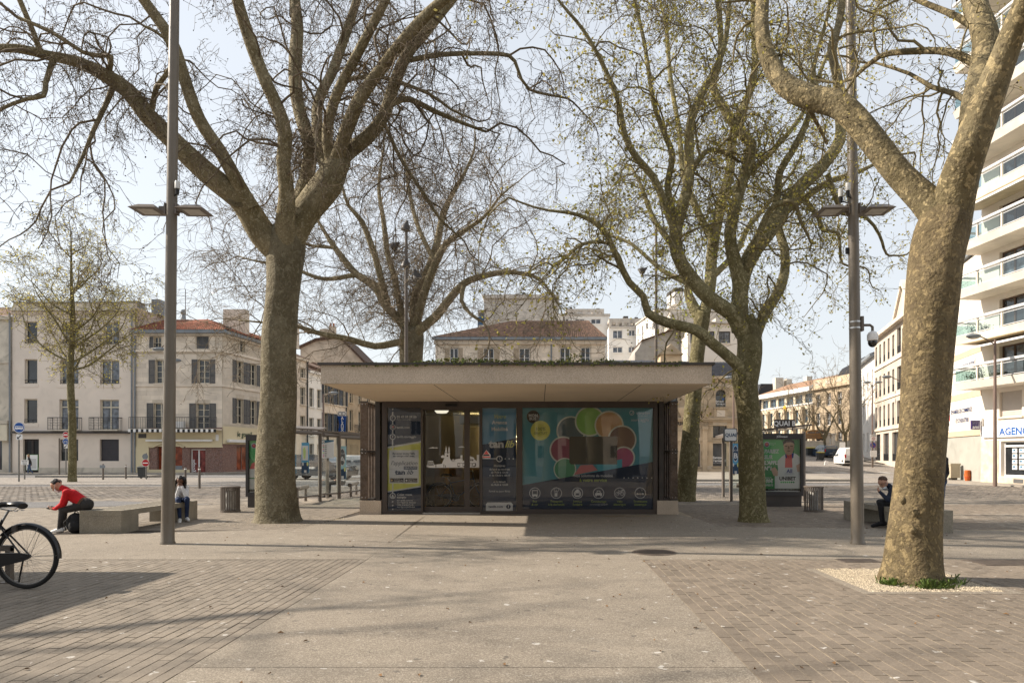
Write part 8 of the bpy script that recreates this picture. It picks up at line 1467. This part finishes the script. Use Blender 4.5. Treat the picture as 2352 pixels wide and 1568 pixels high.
def person(label, J, colors, face, vox=.012, hand_open=.5, hair=None, hairm=None, extra=None, mask=False, belt=None, scale=1., skinm=None):
    """J: joints in world coordinates; colors: cloth per region; face: the way the head looks"""
    base = Vector((J['hip'][0], J['hip'][1], 0)); t = thing('person', label, 'person', base, 0); V = lambda k: Vector(J[k])-base; b = MB(); seg = []; k = scale; skinm = skinm or skin
    def c(p, q, r0, r1, lab): capsule(b, p, q, r0*k, r1*k); seg.append((p, q, max(r0, r1)*k, lab))
    hip, che, nk, hd = V('hip'), V('chest'), V('neck'), V('head'); f = Vector(face).normalized(); up = (hd-nk).normalized(); side = f.cross(Vector((0, 0, 1))).normalized(); f = (f-side*f.dot(side)).normalized()
    lat = (V('shR')-V('shL')).normalized(); fw = lat.cross((che-hip).normalized())
    for s in (-1, 1): c(hip+lat*s*.085*k, hip+lat*s*.075*k+(che-hip)*.45, .115, .105, 'leg' if False else 'torso'); c(hip+(che-hip)*.4+lat*s*.07*k, che+lat*s*.085*k, .11, .115, 'torso'); c(che+lat*s*.07*k, V('sh'+'LR'[s > 0]), .105, .075, 'torso'); c(hip+lat*s*.08*k, hip+lat*s*.09*k+Vector((0, 0, -.01)), .125, .12, 'leg')
    c(hip, che, .11, .12, 'torso'); c(che, nk, .09, .062, 'torso'); c(nk, hd-up*.03*k, .056, .056, 'skin')
    for s in 'LR':
        a, e, w_ = V('sh'+s), V('el'+s), V('wr'+s); c(a, e, .066, .05, 'arm'); c(e, w_, .05, .036, 'arm'); h = V('ha'+s); d = (h-w_).normalized(); c(w_+d*.01, w_+d*.05*k, .028, .034, 'skin'); n = (d.cross(lat) if abs(d.dot(lat)) < .9 else d.cross(f)).normalized(); sp = d.cross(n).normalized()
        c(w_+d*.045*k+sp*.02*k, w_+d*.075*k+sp*.022*k, .021, .02, 'skin'); c(w_+d*.045*k-sp*.02*k, w_+d*.075*k-sp*.022*k, .021, .02, 'skin')
        for i, ln_ in enumerate((.062, .075, .07, .055)):       # four bent fingers and a thumb
            p0 = w_+(d*.08+sp*(-.03+i*.02))*k; p1 = p0+(d*.6+n*.25*hand_open).normalized()*ln_*.55*k; p2 = p1+(d*(1-hand_open)+n*hand_open).normalized()*ln_*.5*k; c(p0, p1, .0105, .010, 'skin'); c(p1, p2, .010, .0085, 'skin')
        p0 = w_+(d*.04-sp*.03)*k; p1 = p0+(d*.5-sp*.8+n*.3).normalized()*.035*k; c(p0, p1, .0125, .0115, 'skin'); c(p1, p1+(d*.9+n*.3).normalized()*.03*k, .0115, .0095, 'skin')
        hp, kn, an, to = hip+lat*(.09 if s == 'R' else -.09)*k, V('kn'+s), V('an'+s), V('to'+s); c(hp, kn, .095, .062, 'leg'); c(kn, an, .06, .042, 'leg'); hl = an-(to-an).normalized()*.05*k; hl.z = max(.045*k+J.get('gz', 0), an.z-.05*k); c(an+Vector((0, 0, -.01)), hl, .042, .042, 'shoe'); c(hl, (hl+to)/2+Vector((0, 0, .012)), .043, .045, 'shoe'); c((hl+to)/2+Vector((0, 0, .01)), to, .045, .036, 'shoe')
    # head: skull, jaw, nose, brow, ears
    hu = (up*.6+Vector((0, 0, .4))).normalized(); fa = (f-hu*f.dot(hu)).normalized()
    c(hd+hu*.035*k-fa*.015*k, hd+hu*.035*k+fa*.015*k, .088, .078, 'skin'); c(hd+hu*.0*k+fa*.01*k, hd-hu*.055*k+fa*.045*k, .07, .042, 'skin'); c(hd+fa*.085*k+hu*.015*k, hd+fa*.108*k-hu*.022*k, .012, .015, 'skin'); c(hd+fa*.082*k+hu*.03*k-side*.03*k, hd+fa*.082*k+hu*.03*k+side*.03*k, .013, .013, 'skin'); c(hd+fa*.08*k-hu*.052*k-side*.012*k, hd+fa*.08*k-hu*.052*k+side*.012*k, .012, .012, 'skin')
    for s in (-1, 1): c(hd+side*s*.076*k-fa*.01*k+hu*.015*k, hd+side*s*.08*k-fa*.012*k-hu*.02*k, .018, .013, 'skin')
    me = fuse(b, vox); n = len(me.polygons); cen = np.zeros(n*3); me.polygons.foreach_get('center', cen); cen = cen.reshape(-1, 3); best = np.full(n, 1e9); lab = np.zeros(n, int); names = ['torso', 'arm', 'leg', 'shoe', 'skin']
    for p, q, r, l in seg:
        p, q = np.array(p), np.array(q); d = q-p; L2 = max(1e-9, d.dot(d)); u = np.clip(((cen-p) @ d)/L2, 0, 1); ds = np.linalg.norm(cen-p-u[:, None]*d, axis=1)-r*.9-(.01 if l in ('arm', 'shoe') else 0); w_ = ds < best; best[w_] = ds[w_]; lab[w_] = names.index(l)
    if belt is not None:
        ax = np.array((che-hip).normalized()); hh = (cen-np.array(hip)) @ ax; lab[(lab == 0) & (hh < .03)] = 2; lab[(lab == 0) & (hh < .075)] = 5
    for m in [colors['torso'], colors.get('arm', colors['torso']), colors['leg'], colors['shoe'], skinm, belt or leather]: me.materials.append(m)
    me.polygons.foreach_set('material_index', lab.astype(np.int32)); me.polygons.foreach_set('use_smooth', np.ones(n, bool)); link('body', me, t)
    dk = mat('eye_dark', (.02, .015, .012), .3, .1); e = MB()
    for s in (-1, 1): e.ball(hd+fa*.083*k+hu*.016*k+side*s*.031*k, (.011*k,)*3, n=8, k=6)
    e.put('eyes', dk, t); MB().tube([hd+fa*.092*k-hu*.036*k-side*.02*k, hd+fa*.096*k-hu*.037*k, hd+fa*.092*k-hu*.036*k+side*.02*k], .005*k, 5).put('mouth', mat('lips', (.22, .08, .07), .6, .05), t)
    if hair:
        hb = MB(); rh = random.Random(3); cap_ = []
        for i in range(130):
            u_ = Vector((rh.gauss(0, 1), rh.gauss(0, 1), rh.gauss(0, 1))).normalized(); pf, pu = u_.dot(fa), u_.dot(hu)
            if pu < (-.25 if pf < -.1 else (.66 if hair == 'short' else .5) if pf > .25 else .1): continue
            cap_.append(hd+hu*.04*k-fa*.012*k+u_*.082*k)
        for p in cap_: hb.ball(p, (rh.uniform(.016, .027)*k,)*3, n=7, k=5)
        if hair == 'long':
            for i in range(90):
                a = rh.uniform(.9, 5.4); z_ = rh.random(); p = hd+hu*(.06-.30*z_)*k+(fa*math.cos(a)*.085-side*math.sin(a)*(.10+.05*z_))*k
                hb.ball(p, (rh.uniform(.022, .036)*k,)*3, n=7, k=5)
        if hair == 'tail':
            for i in range(14): hb.ball(hd-fa*(.09+.02*math.sin(i*.5))*k+hu*(.07-i*.018)*k, (.034*k,)*3, n=7, k=5)
        hm = fuse(hb, vox*1.1, 1); hm.materials.append(hairm); link('hair', hm, t)
    if mask:
        mb_ = MB(); rows, cols = 5, 9
        for i in range(rows):
            for j in range(cols):
                a = (j/(cols-1)-.5)*2.3; r_ = .092-.012*abs(i-1.5); mb_.v.append(hd+(fa*math.cos(a)*(r_+.012*(i == 1))+side*math.sin(a)*r_*.86)*k+hu*(-.012-.022*i+(mask if isinstance(mask, float) else 0))*k)
        mb_.f = [(i*cols+j, i*cols+j+1, (i+1)*cols+j+1, (i+1)*cols+j) for i in range(rows-1) for j in range(cols-1)]; mb_.m = [0]*len(mb_.f); o = mb_.put('face_mask', maskm, t, smooth=True)
        st = MB()
        for s in (-1, 1): st.tube([hd+side*s*.078*k+fa*.03*k-hu*.03*k, hd+side*s*.09*k-fa*.03*k+hu*.02*k], .0025, 4)
        st.put('mask_strap', maskm, t)
    if extra: extra(t, V, hd, fa, hu, side)
    return t
def at(px, py, Y): return P(px, py, Y)
Yp = 12.95; A = lambda px, py, dy=0.: P(px, py, Yp+dy)
def bracelet(t, V, hd, fa, hu, side): pass
person('seated man in a red jacket leaning forward over his phone, white face mask lowered', dict(hip=A(199, 1158), chest=A(166, 1137), neck=A(148, 1122), head=A(131, 1115), shL=A(155, 1132, .17), shR=A(153, 1131, -.19), elL=A(146, 1161, .22), elR=A(143, 1157, -.2), wrL=A(127, 1168, .06), wrR=A(127, 1168, -.12), haL=A(118, 1167, .0), haR=A(118, 1167.5, -.06), knL=A(148, 1169, .16), knR=A(143, 1172, -.14), anL=A(145, 1212, .18), anR=A(137, 1211, -.14), toL=A(128, 1221, .18), toR=A(118, 1222, -.16)),
       dict(torso=red_c, leg=char, shoe=shoe_w), (-1, -.12, -.35), .0115, .7, 'short', hair_b, mask=-.018, belt=leather)
def phone(px, py, Y, label):
    o = MB().box(-.035, .035, -.004, .004, -.07, .07).put('phone', black); o.location = P(px, py, Y); o.rotation_euler = (1.2, .3, 1.2); tag(o, label, 'phone')
phone(115.5, 1165.5, Yp-.03, 'black phone held in both hands by the man in red')
Yp = 15.0
person('seated woman with long black curls, white jacket and jeans, chin on her hands', dict(hip=A(406, 1152, .38), chest=A(408, 1126, .22), neck=A(411, 1114, .1), head=A(414.5, 1104.5, .02), shL=A(428, 1121, .15), shR=A(396, 1121, .2), elL=A(429, 1143, -.08), elR=A(405, 1145, -.05), wrL=A(419, 1120, -.10), wrR=A(411, 1121, -.10), haL=A(416, 1113, -.08), haR=A(413, 1113, -.08), knL=A(430, 1146, -.12), knR=A(410, 1147, -.15), anL=A(429, 1187, .02), anR=A(413, 1189, -.12), toL=A(433, 1194, -.2), toR=A(413, 1199, -.32)),
       dict(torso=white_c, leg=jeans_d, shoe=shoe_w), (.25, -1, -.12), .0115, .9, 'long', hair_b, skinm=skin_d, scale=.92)
Yp = 13.9
person('seated man in navy hooded jacket, hand at his mouth, mask under his chin', dict(hip=A(2072, 1154, .1), chest=A(2054, 1132), neck=A(2042, 1116), head=A(2029, 1108), shL=A(2052, 1124, .16), shR=A(2050, 1124, -.18), elL=A(2036, 1150, .2), elR=A(2040, 1148, -.24), wrL=A(2031, 1157, .1), wrR=A(2024, 1132, -.16), haL=A(2026, 1166, .08), haR=A(2018, 1126, -.1), knL=A(2020, 1152, .18), knR=A(2022, 1154, -.14), anL=A(2028, 1196, .18), anR=A(2026, 1197, -.14), toL=A(2008, 1205, .18), toR=A(2004, 1207, -.16)),
       dict(torso=navy_c, leg=blk_c, shoe=blk_c), (-1, -.2, -.18), .0115, .7, 'short', hair_r, mask=-.05)
Yp = 16.6
person('standing man in black jacket and jeans, nearly hidden behind the nearest plane trunk', dict(hip=A(2155, 1103), chest=A(2155, 1066), neck=A(2154, 1046), head=A(2152, 1030), shL=A(2139, 1054, .0), shR=A(2171, 1055, .0), elL=A(2134, 1085, .1), elR=A(2176, 1086, .12), wrL=A(2144, 1100, -.1), wrR=A(2168, 1103, -.12), haL=A(2150, 1106, -.14), haR=A(2163, 1108, -.14), knL=A(2147, 1145), knR=A(2163, 1145), anL=A(2146, 1179), anR=A(2164, 1179), toL=A(2144, 1184, -.22), toR=A(2166, 1184, -.22)), dict(torso=blk_c, leg=denim, shoe=blk_c), (-.4, -1, -.1), .016, .5, 'short', hair_b)
Yp = 51.6; zg_ = .1
person('fair haired walker in black top and blue jeans passing the dark door', dict(hip=A(67.5, 1066.5), chest=A(66.5, 1056.5), neck=A(66, 1051), head=A(65.2, 1047), shL=A(67, 1053, .18), shR=A(67, 1053, -.19), elL=A(65, 1061, .2), elR=A(71, 1060, -.22), wrL=A(63.5, 1067, .2), wrR=A(72, 1067, -.22), haL=A(63, 1069, .2), haR=A(71.7, 1069, -.22), knL=A(64.5, 1077, .08), knR=A(69, 1077, -.08), anL=A(64.5, 1087.5, .08), anR=A(75, 1084.5, -.08), toL=A(62, 1089.5, .08), toR=A(76, 1087.5, -.08)), dict(torso=blk_c, leg=denim, shoe=blk_c), (-1, .1, 0), .022, .5, 'tail', hair_f)
Yp = 23.6
person('person in white top waiting on the shelter seat, dark trousers stretched forward', dict(hip=A(786, 1106), chest=A(790, 1083), neck=A(790, 1071), head=A(787, 1059), shL=A(789, 1076, .18), shR=A(789, 1076, -.18), elL=A(786, 1093, .2), elR=A(785, 1093, -.2), wrL=A(776, 1101, .1), wrR=A(776, 1101, -.12), haL=A(771, 1102, .08), haR=A(771, 1102, -.1), knL=A(757, 1108, .1), knR=A(756, 1109, -.1), anL=A(757, 1136, .1), anR=A(752, 1137, -.1), toL=A(746, 1139, .1), toR=A(741, 1140, -.1)), dict(torso=white_c, leg=char, shoe=blk_c), (-1, -.2, -.1), .018, .5, 'short', hair_b)
# bag beside the man in red
x, y, _ = G(164, 1223); o = MB(); o.ball((0, 0, .17), (.17, .13, .20), n=14, k=10); o.ball((.04, -.09, .12), (.12, .07, .12), n=10, k=8); t = thing('backpack', 'black backpack standing between the man in red and the bench', 'backpack', (x+.03, y+.08, 0)); o.put('bag', blk_c, t, smooth=True); MB().tube([(-.05, -.1, .30), (-.12, -.16, .2), (-.08, -.16, .06)], .012, 6).put('strap', char, t); MB().tube([(-.03, 0, .36), (0, 0, .41), (.05, 0, .37)], .01, 6).put('handle', char, t)
# ---------------------------------------------------------------- the far side of the square, behind the photographer (mirrored in the kiosk glass)
for x0, x1, yy, h, lab in ((-46, -14, -52, 8.5, 'long pale house row on the far side of the square, mirrored in the kiosk glass'), (-8, 12, -60, 7, 'low tiled house on the far side of the square, mirrored in the kiosk glass'), (16, 52, -50, 11, 'tall pale house on the far side of the square, mirrored in the kiosk glass')):
    bb = bld('town_house', lab, (x1, yy), 'houses on the far side of the square'); f = Fac(bb, (x1, yy), (x0, yy)); n = int(f.L/3); hs = [(f.L*(i+.3)/n, v, f.L*(i+.7)/n, v+1.8) for i in range(n) for v in np.arange(1, h-2, 3.)]
    f.wall(0, f.L, -.1, h, hs, lime_st); f.shell(0, f.L, 9, -.1, h-.1, lime_st); f.put(MB().prism([(-.3, h), (f.L+.3, h), (f.L-1, h+2), (1, h+2)], -.3, 8), 'roof', tile_old)
    for q in hs: f.win(q, white_paint, 2, 1, .2)
for i, (x, y, r) in enumerate(((-2.2, -3.5, .34), (1.9, -4.2, .42), (2.6, -12, .5), (5.4, -10, .45), (-6.5, -14, .5), (-.8, -16, .5), (7, -18, .5))):
    freetree('plane_tree', 'bare plane tree with pale trunk beyond the view, mirrored in the kiosk glass', x, y, 14, 4.5, r, 4, 4.4, barkB, twigA, np.random.RandomState(70+i), BG, dens=.6, l1=(1.5, 3.2), l2=(.7, 1.6), l3=(.3, .6), n2=4, n3=1, grav=(.2, .2, .1), wig=.3, thick=.02, fine=.008, rmax=.2)
# pots of greenery on the lower balconies of the flats
pg = mat('balcony_leaf', (.05, .085, .025), .7, .4, scale=9, piece=.5); cl = mat('pot_clay', (.20, .11, .07), .8, .1); s = Fac(b12, CB, CC)
for i, (k, u, h, lab) in enumerate(((0, .5, .5, 'bushy green pot plant at the end of the lowest balcony'), (0, 1.1, .75, 'tallest pot plant on the lowest balcony'), (0, 2.3, .45, 'low pot plant behind the third glass panel of the lowest balcony'), (1, .6, .55, 'pot plant at the end of the second balcony'), (1, 1.5, .4, 'small pot plant on the second balcony'))):
    q = s.P+s.d*u-s.n*1.0; z = zf(k)-.0; t = thing('potted_plant', lab, 'potted plant', (q.x, q.y, z), 0, 'pot plants on the balconies'); MB().lathe([(.1, 0), (.14, .22)], 12).put('pot', cl, t)
    rgp = np.random.RandomState(i); n = 260; c0 = rgp.normal(size=(n, 3))*(.13, .13, h*.28)+(0, 0, .22+h*.5); leafset('leaves', c0, .07, pg, t, rgp, 1)
